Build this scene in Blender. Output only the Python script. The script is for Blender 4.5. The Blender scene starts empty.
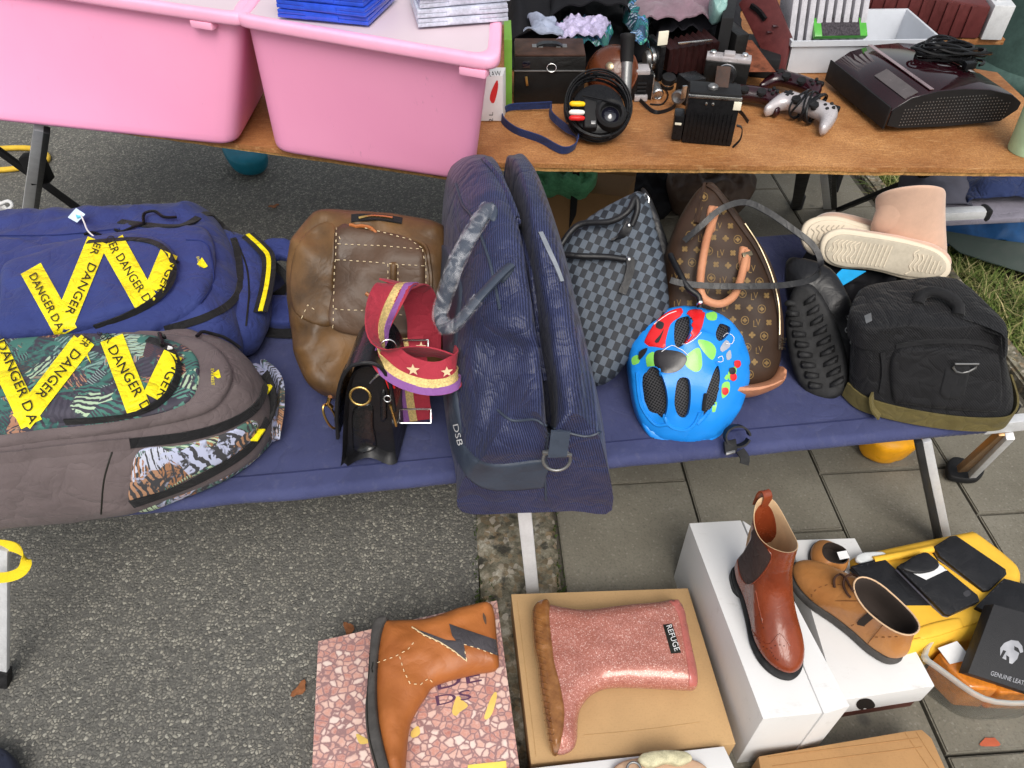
import bpy, bmesh, math, random
import numpy as np
from mathutils import Vector as V, Matrix, noise
from mathutils.geometry import delaunay_2d_cdt
from mathutils.bvhtree import BVHTree
random.seed(7)
SC = bpy.context.scene
COL = SC.collection
F = 750.0; H = 1.5; S2 = math.sqrt(.5)
CAM = V((0, 0, H))
BZ = .395      # cot deck height
TZ = .695      # table top height
DR = math.radians

# ---------- survey helpers: turn a measured image point into a point on a known plane / surface ----------
def rd(px, py):
    dx = (px - 512) / F; dy = (py - 384) / F
    return V((dx, S2 - dy * S2, -S2 - dy * S2))
def G(px, py, z=0.):
    d = rd(px, py); return CAM + d * ((z - H) / d.z)
def PL(px, py, p0, n):
    d = rd(px, py); return CAM + d * ((p0 - CAM).dot(n) / d.dot(n))
def PY(px, py, Y):
    d = rd(px, py); return CAM + d * (Y / d.y)
def PR(P):
    r = P - CAM; f = (r.y - r.z) * S2
    return 512 + F * r.x / f, 384 + F * (-(r.y + r.z) * S2) / f
def plane(px, py, z, n):
    return (G(px, py, z), V(n).normalized())

# ---------- scene helpers ----------
def T(name, label, cat, loc, group=None):
    o = bpy.data.objects.new(name, None); COL.objects.link(o)
    o.location = loc; o['label'] = label; o['category'] = cat; o.empty_display_size = .05
    if group: o['group'] = group
    ORG[o] = V(loc)
    return o
def tag(o, label, cat, group=None):
    o['label'] = label; o['category'] = cat
    if group: o['group'] = group
    return o
ORG = {}; BV = {}; CNT = {}
def org(parent):
    return ORG[parent] if parent else V((0, 0, 0))
def mk(name, verts, faces, mat, parent=None, sharp=40, uv=None, smooth=True, bvh=False, loc=None, fix=True):
    verts = [V(v) for v in verts]
    me = bpy.data.meshes.new(name)
    o0 = org(parent) if parent else (V(loc) if loc is not None else sum(verts, V((0, 0, 0))) / len(verts))
    me.from_pydata([v - o0 for v in verts], [], faces)
    if uv is not None:
        ul = me.uv_layers.new(name='UVMap')
        for l in me.loops: ul.data[l.index].uv = uv[l.vertex_index]
    if fix:
        bm = bmesh.new(); bm.from_mesh(me); bmesh.ops.recalc_face_normals(bm, faces=bm.faces); bm.to_mesh(me); bm.free()
    if smooth:
        me.shade_smooth()
        if sharp < 179: me.set_sharp_from_angle(angle=DR(sharp))
    me.materials.append(mat)
    ob = bpy.data.objects.new(name, me); COL.objects.link(ob)
    if parent: ob.parent = parent
    else: ob.location = o0
    ORG[ob] = o0
    if bvh: BV[ob] = BVHTree.FromPolygons([list(v) for v in verts], faces)
    return ob
def from_bm(name, bm, mat, parent=None, sharp=40, bvh=False, loc=None):
    bm.verts.index_update()
    vs = [v.co.copy() for v in bm.verts]; fs = [[v.index for v in f.verts] for f in bm.faces]; bm.free()
    return mk(name, vs, fs, mat, parent, sharp, bvh=bvh, loc=loc)

def spl(pts, step=None, n=None, closed=False):
    P = [V(p) for p in pts]; N = len(P); out = []
    segs = N if closed else N - 1
    for i in range(segs):
        if closed: a, b, c, d = P[i-1], P[i], P[(i+1) % N], P[(i+2) % N]
        else: a, b, c, d = P[max(i-1, 0)], P[i], P[i+1], P[min(i+2, N-1)]
        k = n or max(1, int(math.ceil((c - b).length / step)))
        for j in range(k):
            t = j / k
            out.append(.5 * ((2*b) + (c - a)*t + (2*a - 5*b + 4*c - d)*t*t + (3*b - a - 3*c + d)*t*t*t))
    if not closed: out.append(P[-1])
    return out
def lin(pts, step, closed=True):
    P = [V(p) for p in pts]; out = []
    for i in range(len(P) if closed else len(P) - 1):
        b, c = P[i], P[(i+1) % len(P)]; k = max(1, int(round((c - b).length / step)))
        for j in range(k): out.append(b.lerp(c, j / k))
    if not closed: out.append(P[-1])
    return out

def tube_geo(pts, r, res=8, closed=False, taper=None, flat=None):
    P = [V(p) for p in pts]; N = len(P); vs = []; fs = []
    t0 = (P[1] - P[0]).normalized()
    up = V((0, 0, 1)) if abs(t0.z) < .9 else V((1, 0, 0))
    nrm = (up - t0 * up.dot(t0)).normalized()
    for i in range(N):
        if closed: t = (P[(i+1) % N] - P[i-1])
        else: t = P[min(i+1, N-1)] - P[max(i-1, 0)]
        t = t.normalized() if t.length > 1e-9 else t0
        nrm = nrm - t * nrm.dot(t)
        nrm = nrm.normalized() if nrm.length > 1e-6 else t.orthogonal().normalized()
        b = t.cross(nrm); rr = r if taper is None else r * taper(i / (N - 1))
        for k in range(res):
            a = 2 * math.pi * k / res
            vs.append(P[i] + (nrm * math.cos(a) * (flat or 1) + b * math.sin(a)) * rr)
    for i in range(N if closed else N - 1):
        j = (i + 1) % N
        for k in range(res):
            l = (k + 1) % res
            fs.append([i*res + k, i*res + l, j*res + l, j*res + k])
    if not closed:
        fs.append(list(range(res))[::-1]); fs.append([(N-1)*res + k for k in range(res)])
    return vs, fs
def tube(name, pts, r, mat, parent=None, res=8, closed=False, taper=None, sm=None, flat=None, bvh=False):
    if sm: pts = spl(pts, step=sm, closed=closed)
    vs, fs = tube_geo(pts, r, res, closed, taper, flat)
    return mk(name, vs, fs, mat, parent, 50, bvh=bvh)
def merge(geos):
    vs = []; fs = []
    for v, f in geos:
        k = len(vs); vs += v; fs += [[i + k for i in q] for q in f]
    return vs, fs
def tubes(name, lines, r, mat, parent=None, res=6, sm=None):
    return mk(name, *merge([tube_geo(spl(p, step=sm) if sm else p, r, res) for p in lines]), mat, parent, 50)

def strap_geo(pts, wd, w, t):
    P = [V(p) for p in pts]; N = len(P); vs = []; fs = []; uv = []; L = 0
    for i in range(N):
        d = (P[min(i+1, N-1)] - P[max(i-1, 0)]).normalized()
        if isinstance(wd, list):
            k = i / (N - 1) * (len(wd) - 1); a = int(min(k, len(wd) - 2)); ww = V(wd[a]).lerp(V(wd[a+1]), k - a)
        else: ww = V(wd)
        ww = (ww - d * ww.dot(d)).normalized(); n = d.cross(ww)
        if i: L += (P[i] - P[i-1]).length
        for sx, sn in ((-1, -1), (-.3, -1), (.3, -1), (1, -1), (1, 1), (.3, 1), (-.3, 1), (-1, 1)):
            vs.append(P[i] + ww * (sx * w / 2) + n * (sn * t / 2)); uv.append((sx * w / 2, L))
    for i in range(N - 1):
        for k in range(8):
            l = (k + 1) % 8; fs.append([i*8 + k, i*8 + l, i*8 + 8 + l, i*8 + 8 + k])
    fs.append(list(range(8))[::-1]); fs.append([(N-1)*8 + k for k in range(8)])
    return vs, fs, uv
def strap(name, pts, wd, w, t, mat, parent=None, sm=None, bvh=False):
    if sm: pts = spl(pts, step=sm)
    vs, fs, uv = strap_geo(pts, wd, w, t)
    return mk(name, vs, fs, mat, parent, 40, uv=uv, bvh=bvh)

def hull(name, tops, bots, mat, parent=None, bev=.004, seg=2, bvh=False, cap=True):
    """closed prism between two rings of points"""
    bm = bmesh.new(); n = len(tops)
    a = [bm.verts.new(p) for p in tops]; b = [bm.verts.new(p) for p in bots]
    bm.faces.new(a); bm.faces.new(b[::-1])
    for i in range(n): bm.faces.new((a[i], b[i], b[(i+1) % n], a[(i+1) % n]))
    bmesh.ops.recalc_face_normals(bm, faces=bm.faces)
    if bev: bmesh.ops.bevel(bm, geom=list(bm.edges), offset=bev, segments=seg, affect='EDGES', profile=.6, clamp_overlap=True)
    return from_bm(name, bm, mat, parent, 35, bvh=bvh)
def pbox(name, px, zt, zb, mat, parent=None, bev=.003, seg=2, bvh=False, shrink=0):
    tops = [G(x, y, zt) for x, y in px]
    c = sum(tops, V()) / len(tops)
    bots = [V((p.x, p.y, zb)) + (c - p).normalized() * V((1, 1, 0)).length * 0 for p in tops]
    if shrink: bots = [V((c.x + (p.x - c.x)*(1 - shrink), c.y + (p.y - c.y)*(1 - shrink), zb)) for p in tops]
    return hull(name, tops, bots, mat, parent, bev, seg, bvh)
def obox(name, c, ax, ay, az, sx, sy, sz, mat, parent=None, bev=.003, seg=2, bvh=False):
    """box centred at c with axes and full sizes"""
    c = V(c); ax = V(ax).normalized(); ay = V(ay).normalized(); az = V(az).normalized()
    q = [(-1, -1), (1, -1), (1, 1), (-1, 1)]
    t = [c + ax*(a*sx/2) + ay*(b*sy/2) + az*(sz/2) for a, b in q]
    u = [c + ax*(a*sx/2) + ay*(b*sy/2) - az*(sz/2) for a, b in q]
    return hull(name, t, u, mat, parent, bev, seg, bvh)
def bar(name, p, q, w, t, mat, parent=None, side=(1, 0, 0), bev=.002):
    p = V(p); q = V(q); d = (q - p).normalized(); s = V(side); s = (s - d*s.dot(d)).normalized(); n = d.cross(s)
    a = [p + s*(x*w/2) + n*(y*t/2) for x, y in ((-1, -1), (1, -1), (1, 1), (-1, 1))]
    b = [v + (q - p) for v in a]
    return hull(name, a, b, mat, parent, bev)
def lathe(name, prof, base, mat, parent=None, axis=(0, 0, 1), res=28, cap=True, bvh=False, sharp=40, sq=1):
    base = V(base); az = V(axis).normalized(); ax = az.orthogonal().normalized(); ay = az.cross(ax)
    vs = []; fs = []; n = len(prof)
    for r, z in prof:
        for k in range(res):
            a = 2*math.pi*k/res; vs.append(base + az*z + ax*(r*math.cos(a)) + ay*(r*math.sin(a)*sq))
    for i in range(n - 1):
        for k in range(res):
            l = (k+1) % res; fs.append([i*res+k, i*res+l, (i+1)*res+l, (i+1)*res+k])
    if cap:
        fs.append(list(range(res))[::-1]); fs.append([(n-1)*res+k for k in range(res)])
    return mk(name, vs, fs, mat, parent, sharp, bvh=bvh)

# ---------- planar triangulation used by inflated bodies and sewn-on panels ----------
def dist_to(poly, q):
    a = np.array(poly); b = np.roll(a, -1, 0); q = np.array(q)
    out = np.full(len(q), 1e9)
    ab = b - a; L = (ab**2).sum(1) + 1e-18
    for i in range(0, len(q), 400):
        s = q[i:i+400, None, :] - a[None]
        t = np.clip((s * ab[None]).sum(2) / L, 0, 1)
        out[i:i+400] = np.sqrt(((s - t[..., None] * ab[None])**2).sum(2)).min(1)
    return out
def inside(poly, q):
    a = np.array(poly); b = np.roll(a, -1, 0); q = np.array(q); x = q[:, 0:1]; y = q[:, 1:2]
    c = ((a[:, 1] > y) != (b[:, 1] > y)) & (x < (b[:, 0] - a[:, 0]) * (y - a[:, 1]) / (b[:, 1] - a[:, 1] + 1e-15) + a[:, 0])
    return c.sum(1) % 2 == 1
def tri(poly, g, rings=(), holes=()):
    poly = [(p[0], p[1]) for p in poly]; A = np.array(poly); n = len(A)
    pts = []
    if rings:
        tng = np.roll(A, -1, 0) - np.roll(A, 1, 0); nr = np.stack([-tng[:, 1], tng[:, 0]], 1); nr /= np.linalg.norm(nr, axis=1)[:, None] + 1e-12
        area = (A[:, 0] * np.roll(A[:, 1], -1) - A[:, 1] * np.roll(A[:, 0], -1)).sum()
        if area < 0: nr = -nr
        last = 0
        for k, d in enumerate(rings):
            c = A + nr * d
            ok = inside(poly, c) & (dist_to(poly, c) > d * .93)
            pts += [tuple(p) for p in c[ok]]; last = d
    else: last = 0
    lo = A.min(0); hi = A.max(0)
    gx = np.arange(lo[0] + g*.5, hi[0], g); gy = np.arange(lo[1] + g*.5, hi[1], g*.866)
    q = np.array([(x + (j % 2)*g*.5, y) for j, y in enumerate(gy) for x in gx])
    if len(q):
        ok = inside(poly, q); q = q[ok]
        if len(q):
            q = q[dist_to(poly, q) > max(g*.55, last + g*.4)]
            pts += [tuple(p) for p in q]
    allp = poly + pts; edges = [(i, (i+1) % n) for i in range(n)]
    for h in holes:
        hp = [(p[0], p[1]) for p in h]
        keep = [(i < n) or not (inside(hp, [p])[0] or dist_to(hp, [p])[0] < g*.45) for i, p in enumerate(allp)]
        allp = [p for p, k in zip(allp, keep) if k]
        k0 = len(allp); allp += hp; edges += [(k0 + i, k0 + (i+1) % len(hp)) for i in range(len(hp))]
    r = delaunay_2d_cdt([V(p) for p in allp], edges, [], 0, 1e-7)
    vo = np.array([(v.x, v.y) for v in r[0]]); fs = [list(f) for f in r[2]]
    cen = np.array([vo[f].mean(0) for f in fs]); ok = inside(poly, cen)
    for h in holes: ok &= ~inside([(p[0], p[1]) for p in h], cen)
    fs = [f for f, k in zip(fs, ok) if k]
    used = sorted({i for f in fs for i in f}); mp = {o: i for i, o in enumerate(used)}
    return vo[used], [[mp[i] for i in f] for f in fs]
def edge_info(fs):
    cnt = {}
    for f in fs:
        for a, b in zip(f, f[1:] + f[:1]):
            e = (min(a, b), max(a, b)); cnt.setdefault(e, []).append((a, b))
    return cnt
def inflate(vo, fs, poly, p, rim):
    d = dist_to([(q[0], q[1]) for q in poly], vo)
    if rim:
        x = np.clip(d / rim, 0, 1); return np.sqrt(np.clip(1 - (1 - x)**2, 0, 1))**(2*p)
    n = len(vo); cnt = edge_info(fs); bd = d < 1e-6
    A = np.zeros((n, n)); 
    for (a, b) in cnt:
        w = 1.0; A[a, b] -= w; A[b, a] -= w; A[a, a] += w; A[b, b] += w
    deg = np.full(n, 1.0); rhs = deg.copy()
    A[bd] = 0; A[bd, bd] = 0
    for i in np.where(bd)[0]: A[i, i] = 1; rhs[i] = 0
    ph = np.clip(np.linalg.solve(A + np.eye(n)*1e-9, rhs), 0, None)
    return (ph / ph.max())**p

def puff(name, mat, parent, px, pl, front=.05, back=.05, g=.012, p=.5, rim=None, wr=None, holes=(), sm=True, bvh=True, world=None, loc=None, sharp=60, jit=0):
    """closed inflated body: its outline lies in a real plane, it bulges to both sides"""
    p0, n = V(pl[0]), V(pl[1]).normalized()
    u = V((1, 0, 0)); u = (u - n*u.dot(n)).normalized(); v = n.cross(u)
    P = world if world else [PL(x, y, p0, n) for x, y in px]
    q = [V(((w - p0).dot(u), (w - p0).dot(v))) for w in P]
    q = spl(q, step=g, closed=True) if sm else lin(q, g)
    hs = []
    for h in holes:
        hw = [PL(x, y, p0, n) for x, y in h]
        hs.append(spl([V(((w - p0).dot(u), (w - p0).dot(v))) for w in hw], step=g*.7, closed=True))
    rings = tuple(k * rim for k in (.04, .13, .28, .5, .8)) if rim else (g*.12, g*.4)
    rings = tuple(r for r in rings)
    vo, fs = tri(q, g, rings, hs)
    h = inflate(vo, fs, q, p, rim)
    bd = dist_to([(a.x, a.y) for a in q], vo) < 1e-6
    N = len(vo); vs = []; uv = []
    def wob(P, hh, k):
        if not wr: return 0
        if len(wr) > 2:
            a = noise.noise(P * wr[1] + V((k, 3, 1))); b = noise.noise(P * wr[1] * 1.9 + V((7, k, 2)))
            return hh * wr[0] * (.55 - 1.6*abs(a) + .5*(.4 - 1.5*abs(b)) + .2*noise.noise(P * wr[1] * 4))
        return hh * wr[0] * (noise.noise(P * wr[1] + V((k, 3, 1))) + .5 * noise.noise(P * wr[1] * 2.3 + V((7, k, 2))))
    for i in range(N):
        P = p0 + u*vo[i][0] + v*vo[i][1]
        vs.append(P + n * (front*h[i] + wob(P, h[i], 0))); uv.append((vo[i][0], vo[i][1]))
    faces = [f[:] for f in fs]
    if holes:
        cnt = edge_info(fs)
        hb = [(l[0]) for e, l in cnt.items() if len(l) == 1 and not (bd[e[0]] and bd[e[1]])]
        mp = {}
        for a, b in hb:
            for k in (a, b):
                if k not in mp: mp[k] = len(vs); vs.append(vs[k] - n * .014); uv.append(uv[k])
        for a, b in hb: faces.append([b, a, mp[a], mp[b]])
    if back is not None:
        if holes: vo2, fs2 = tri(q, g, rings); h2 = inflate(vo2, fs2, q, p, rim)
        else: vo2, fs2, h2 = vo, fs, h
        bd2 = dist_to([(a.x, a.y) for a in q], vo2) < 1e-6
        key = {(round(float(vo[i][0]), 6), round(float(vo[i][1]), 6)): i for i in range(N) if bd[i]}
        mp = {}
        for i in range(len(vo2)):
            k = (round(float(vo2[i][0]), 6), round(float(vo2[i][1]), 6))
            if bd2[i] and k in key: mp[i] = key[k]
            else:
                P = p0 + u*vo2[i][0] + v*vo2[i][1]; mp[i] = len(vs)
                vs.append(P - n * (back*h2[i] + wob(P, h2[i], 5))); uv.append((vo2[i][0], vo2[i][1]))
        faces += [[mp[i] for i in f][::-1] for f in fs2]
    return mk(name, vs, faces, mat, parent, sharp, uv=uv, bvh=bvh, loc=loc)

class Combo: pass
def combo(*objs):
    c = Combo(); vs = []; fs = []
    for o in objs:
        k = len(vs); o0 = ORG[o]
        vs += [list(v.co + o0) for v in o.data.vertices]; fs += [[i + k for i in p.vertices] for p in o.data.polygons]
    BV[c] = BVHTree.FromPolygons(vs, fs); return c
def cast(px, py, target, last=None):
    bv = BV[target]; d = rd(px, py).normalized()
    loc, nr, i, t = bv.ray_cast(CAM, d)
    if loc is None:
        dep = last if last else 1.4
        loc, nr, i, t = bv.find_nearest(CAM + d*dep); t = dep
    if nr.dot(d) > 0: nr = -nr
    return loc, nr, t
def mapped(pix, fs, target, off, up=None):
    """put a 2-D mesh measured in image points on the target's surface"""
    n = len(pix); loc = []; nr = np.zeros((n, 3)); last = None
    for i, (x, y) in enumerate(pix):
        l, m, last = cast(x, y, target, last); loc.append(l); nr[i] = m
    es = np.array(list(edge_info(fs).keys()))
    for k in range(5):
        a = nr.copy(); np.add.at(a, es[:, 0], nr[es[:, 1]]); np.add.at(a, es[:, 1], nr[es[:, 0]])
        nr = a / (np.linalg.norm(a, axis=1)[:, None] + 1e-12)
    return [loc[i] + V(nr[i]) * float(off[i]) for i in range(n)], nr
def patch(name, mat, parent, px, target, t=.006, rim=6, lift=.0008, g=7, sm=True, p=.5, bvh=False, sharp=60, uvs=1):
    """a sewn-on panel or printed piece on the target's surface, t thick with rounded rim"""
    q = spl([V((x, y)) for x, y in px], step=g, closed=True) if sm else lin([V((x, y)) for x, y in px], g)
    rings = (rim*.15, rim*.5, rim) if t > .0015 else ()
    vo, fs = tri(q, g, rings)
    d = dist_to([(a.x, a.y) for a in q], vo)
    x = np.clip(d / max(rim, 1e-6), 0, 1); off = lift + t * np.sqrt(1 - (1 - x)**2)
    if t > .0015: off = np.where(d < 1e-6, -.002, off)
    vs, nr = mapped(vo, fs, target, off)
    uv = [(a[0]/600*uvs, -a[1]/600*uvs) for a in vo]
    N = len(vs)
    return mk(name, vs, fs, mat, parent, sharp, uv=uv, bvh=bvh, fix=False) if True else None
def line_on(px, target, step=4, lift=.001, sm=True, closed=False):
    q = spl([V((x, y)) for x, y in px], step=step, closed=closed) if sm else lin([V((x, y)) for x, y in px], step, closed)
    out = []; last = None
    for a in q:
        l, m, last = cast(a.x, a.y, target, last); out.append(l + m * lift)
    return out
def seam(name, mat, parent, px, target, r=.0015, lift=.0005, step=4, closed=False, res=6, sm=True):
    return tube(name, line_on(px, target, step, lift, sm, closed), r, mat, parent, res, closed)
def stitch(name, mat, parent, px, target, dash=5, r=.0007, lift=.0006, sm=False):
    q = line_on(px, target, 1.3, lift, sm); ls = [q[i:i+3] for i in range(0, len(q) - 3, 5)]
    return tubes(name, ls, r, mat, parent, 5)
def zipper(name, mat, parent, px, target, wpx=7, lift=.0015, t=.0015, step=5):
    q = spl([V((x, y)) for x, y in px], step=step); pts = []; ns = []; last = None
    for a in q:
        l, m, last = cast(a.x, a.y, target, last); pts.append(l); ns.append(m)
    for k in range(3):
        ns = [(ns[max(i-1, 0)] + ns[i] + ns[min(i+1, len(ns)-1)]).normalized() for i in range(len(ns))]
        pts = [pts[i] if i in (0, len(pts)-1) else (pts[i-1] + pts[i]*2 + pts[i+1])/4 for i in range(len(pts))]
    P = [p + n*lift for p, n in zip(pts, ns)]; w = wpx * (P[len(P)//2] - CAM).length / F
    wd = []
    for i in range(len(P)):
        d = (P[min(i+1, len(P)-1)] - P[max(i-1, 0)]).normalized(); wd.append(d.cross(ns[i]).normalized())
    return strap(name, P, wd, w, max(t, .003), mat, parent)

FONT = {}
def text_geo(s, shear=0):
    if (s, shear) not in FONT:
        cu = bpy.data.curves.new('lettering', 'FONT'); cu.body = s; cu.resolution_u = 3; cu.shear = shear
        ob = bpy.data.objects.new('lettering', cu); COL.objects.link(ob)
        dg = bpy.context.evaluated_depsgraph_get(); dg.update()
        me = ob.evaluated_get(dg).to_mesh()
        vs = [(v.co.x, v.co.y) for v in me.vertices]; fs = [list(p.vertices) for p in me.polygons]
        ob.evaluated_get(dg).to_mesh_clear(); bpy.data.objects.remove(ob); bpy.data.curves.remove(cu)
        FONT[(s, shear)] = (vs, fs)
    return FONT[(s, shear)]
def text_px(name, s, p0, p1, hpx, target, mat, parent, lift=.0022, bold=0):
    vs, fs = text_geo(s); a = np.array(vs); lo = a.min(0); hi = a.max(0)
    p0 = V(p0); p1 = V(p1); d = (p1 - p0); up = V((d.y, -d.x)).normalized() * hpx
    pix = []
    for x, y in vs:
        u = (x - lo[0])/(hi[0] - lo[0]); v = (y - lo[1])/(hi[1] - lo[1]); q = p0 + d*u + up*v
        pix.append((q.x, q.y))
    w, nr = mapped(pix, fs, target, np.full(len(pix), lift))
    return mk(name, w, fs, mat, parent, 179, fix=False)
def band_px(name, mat, parent, p0, p1, w, target, lift=.0012, g=6, e0=None, e1=None):
    p0 = V(p0); p1 = V(p1); d = (p1 - p0).normalized(); n = V((-d.y, d.x)) * w/2
    return patch(name, mat, parent, [p0 + n, p1 + n, p1 - n, p0 - n], target, .0006, 1, lift, g, sm=False)

def loft_i(name, rings, mat, parent=None, n=4, m=5, cap=(True, True), bvh=True, sharp=50, wob=None):
    """like loft, but the surface passes through every given point"""
    R = [spl(r, n=n, closed=True) for r in rings]; K = len(R[0])
    cols = [spl([r[k] for r in R], n=m) for k in range(K)]
    rows = [[cols[k][j] for k in range(K)] for j in range(len(cols[0]))]
    if wob: rows = [[wob(p) for p in r] for r in rows]
    return loft(name, rows, mat, parent, True, cap, 0, bvh, sharp)
def ridge(P, f, k=0):
    return .5 - 1.7*abs(noise.noise(P*f + V((k, 3, 1)))) + .4*noise.noise(P*f*2.1 + V((7, k, 2)))
def loft(name, rings, mat, parent=None, closed=True, cap=(True, True), sub=2, bvh=True, sharp=60, loc=None, uvf=None):
    """rings of equal length, smoothed with subdivision"""
    n = len(rings[0]); vs = [V(p) for r in rings for p in r]; fs = []
    for i in range(len(rings) - 1):
        for k in range(n if closed else n - 1):
            l = (k+1) % n; fs.append([i*n+k, i*n+l, (i+1)*n+l, (i+1)*n+k])
    for which, i in ((0, 0), (1, len(rings) - 1)):
        if cap[which]:
            c = len(vs); vs.append(sum((V(p) for p in rings[i]), V()) / n)
            for k in range(n):
                l = (k+1) % n
                fs.append([i*n+k, i*n+l, c] if which else [i*n+l, i*n+k, c])
    if sub:
        me = bpy.data.meshes.new('t'); me.from_pydata(vs, [], fs)
        ob = bpy.data.objects.new('t', me); COL.objects.link(ob)
        m = ob.modifiers.new('s', 'SUBSURF'); m.levels = sub; m.render_levels = sub
        dg = bpy.context.evaluated_depsgraph_get(); dg.update(); ev = ob.evaluated_get(dg); em = ev.to_mesh()
        vs = [v.co.copy() for v in em.vertices]; fs = [list(p.vertices) for p in em.polygons]
        ev.to_mesh_clear(); bpy.data.objects.remove(ob); bpy.data.meshes.remove(me)
    return mk(name, vs, fs, mat, parent, sharp, bvh=bvh, loc=loc)
# ---------- materials ----------
class NT:
    def __init__(s, name):
        s.m = bpy.data.materials.new(name); s.m.use_nodes = True; s.t = s.m.node_tree
        s.b = s.t.nodes['Principled BSDF']; s.o = s.t.nodes['Material Output']
    def n(s, typ, **k):
        nd = s.t.nodes.new(typ)
        for a, b in k.items():
            if a.startswith('i_'):
                key = a[2:]; key = int(key) if key.isdigit() else key.replace('_', ' ')
                nd.inputs[key].default_value = b
            else: setattr(nd, a, b)
        return nd
    def l(s, a, b): s.t.links.new(a, b)
    def co(s, which='Object', scale=1., rot=(0, 0, 0), loc=(0, 0, 0)):
        tc = s.n('ShaderNodeTexCoord'); mp = s.n('ShaderNodeMapping')
        sc = scale if isinstance(scale, tuple) else (scale,)*3
        mp.inputs['Scale'].default_value = sc; mp.inputs['Rotation'].default_value = rot; mp.inputs['Location'].default_value = loc
        s.l(tc.outputs[which], mp.inputs[0]); return mp.outputs[0]
    def ramp(s, fac, stops, interp='LINEAR'):
        r = s.n('ShaderNodeValToRGB'); r.color_ramp.interpolation = interp
        el = r.color_ramp.elements
        while len(el) < len(stops): el.new(.5)
        for e, (p, c) in zip(el, stops):
            e.position = p; e.color = (c[0], c[1], c[2], 1) if not isinstance(c, (int, float)) else (c, c, c, 1)
        s.l(fac, r.inputs[0]); return r.outputs[0]
    def noise(s, co, scale, detail=4, rough=.55, dist=0):
        t = s.n('ShaderNodeTexNoise'); s.l(co, t.inputs['Vector'])
        t.inputs['Scale'].default_value = scale; t.inputs['Detail'].default_value = detail
        t.inputs['Roughness'].default_value = rough; t.inputs['Distortion'].default_value = dist
        return t.outputs['Fac']
    def vor(s, co, scale, feature='F1', rnd=1., out='Distance'):
        t = s.n('ShaderNodeTexVoronoi', feature=feature); s.l(co, t.inputs['Vector'])
        t.inputs['Scale'].default_value = scale; t.inputs['Randomness'].default_value = rnd
        return t.outputs[out]
    def wave(s, co, scale, dist=0, axis='X', dscale=1., typ='BANDS', prof='SIN'):
        t = s.n('ShaderNodeTexWave', wave_type=typ, wave_profile=prof)
        if typ == 'BANDS': t.bands_direction = axis
        s.l(co, t.inputs['Vector']); t.inputs['Scale'].default_value = scale; t.inputs['Distortion'].default_value = dist
        t.inputs['Detail Scale'].default_value = dscale
        return t.outputs['Fac']
    def mix(s, fac, a, b, mode='MIX'):
        m = s.n('ShaderNodeMix', data_type='RGBA', blend_type=mode)
        for sock, val in ((m.inputs[0], fac), (m.inputs[6], a), (m.inputs[7], b)):
            if hasattr(val, 'links'): s.l(val, sock)
            elif isinstance(val, (int, float)): sock.default_value = val if sock.type == 'VALUE' else (val, val, val, 1)
            else: sock.default_value = (val[0], val[1], val[2], 1)
        return m.outputs[2]
    def math(s, op, a, b=0., c=None):
        m = s.n('ShaderNodeMath', operation=op)
        for i, val in enumerate((a, b, c)):
            if val is None: continue
            if hasattr(val, 'links'): s.l(val, m.inputs[i])
            else: m.inputs[i].default_value = val
        return m.outputs[0]
    def bump(s, h, strength=.3, dist=.002, prev=None):
        b = s.n('ShaderNodeBump'); b.inputs['Strength'].default_value = strength; b.inputs['Distance'].default_value = dist
        s.l(h, b.inputs['Height'])
        if prev is not None: s.l(prev, b.inputs['Normal'])
        return b.outputs[0]
    def out(s, col=None, nrm=None, rough=None, **k):
        if col is not None:
            if hasattr(col, 'links'): s.l(col, s.b.inputs['Base Color'])
            else: s.b.inputs['Base Color'].default_value = (*col[:3], 1)
        if nrm is not None: s.l(nrm, s.b.inputs['Normal'])
        if rough is not None:
            if hasattr(rough, 'links'): s.l(rough, s.b.inputs['Roughness'])
            else: s.b.inputs['Roughness'].default_value = rough
        k.setdefault('Specular_IOR_Level', .22)
        for a, b in k.items(): s.b.inputs[a.replace('_', ' ')].default_value = b
        return s.m
MC = {}
def creases(s, co, prev=None, f=9, st=.5, dist=.012):
    n = s.noise(co, f, 2, .5, .6); h = s.math('ABSOLUTE', s.math('SUBTRACT', n, .5)); n2 = s.noise(co, f*2.3, 2, .5, .8); h2 = s.math('ABSOLUTE', s.math('SUBTRACT', n2, .5))
    t = s.math('ADD', s.math('POWER', s.math('MULTIPLY', h, 2.), .6), s.math('MULTIPLY', s.math('POWER', s.math('MULTIPLY', h2, 2.), .6), .4))
    return s.bump(t, st, dist, prev)
def M(name, col, rough=.5, metal=0., var=(6, .15), bump=(200, .1), coat=0., fine=None, sheen=0., **k):
    """general surface: a base colour with soft wear variation and a fine bump"""
    if name in MC: return MC[name]
    s = NT(name); co = s.co()
    f = s.noise(co, var[0], 5); g = s.noise(co, var[0]*7, 3)
    f = s.math('ADD', s.math('MULTIPLY', f, .65), s.math('MULTIPLY', g, .35))
    d = tuple(c*(1 - var[1]*1.6) for c in col); l = tuple(min(1, c*(1 + var[1]*1.6)) for c in col)
    c = s.ramp(f, [(.3, d), (.7, l)])
    nb = s.bump(s.noise(co, bump[0], 3), bump[1], .002)
    r = s.ramp(g, [(.3, max(0, rough - .08)), (.7, min(1, rough + .08))])
    k.setdefault('Specular_IOR_Level', .5 if (coat or rough < .3) else .22)
    s.out(c, nb, r, Metallic=metal, Coat_Weight=coat, Sheen_Weight=sheen, **k)
    MC[name] = s.m; return s.m
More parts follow.
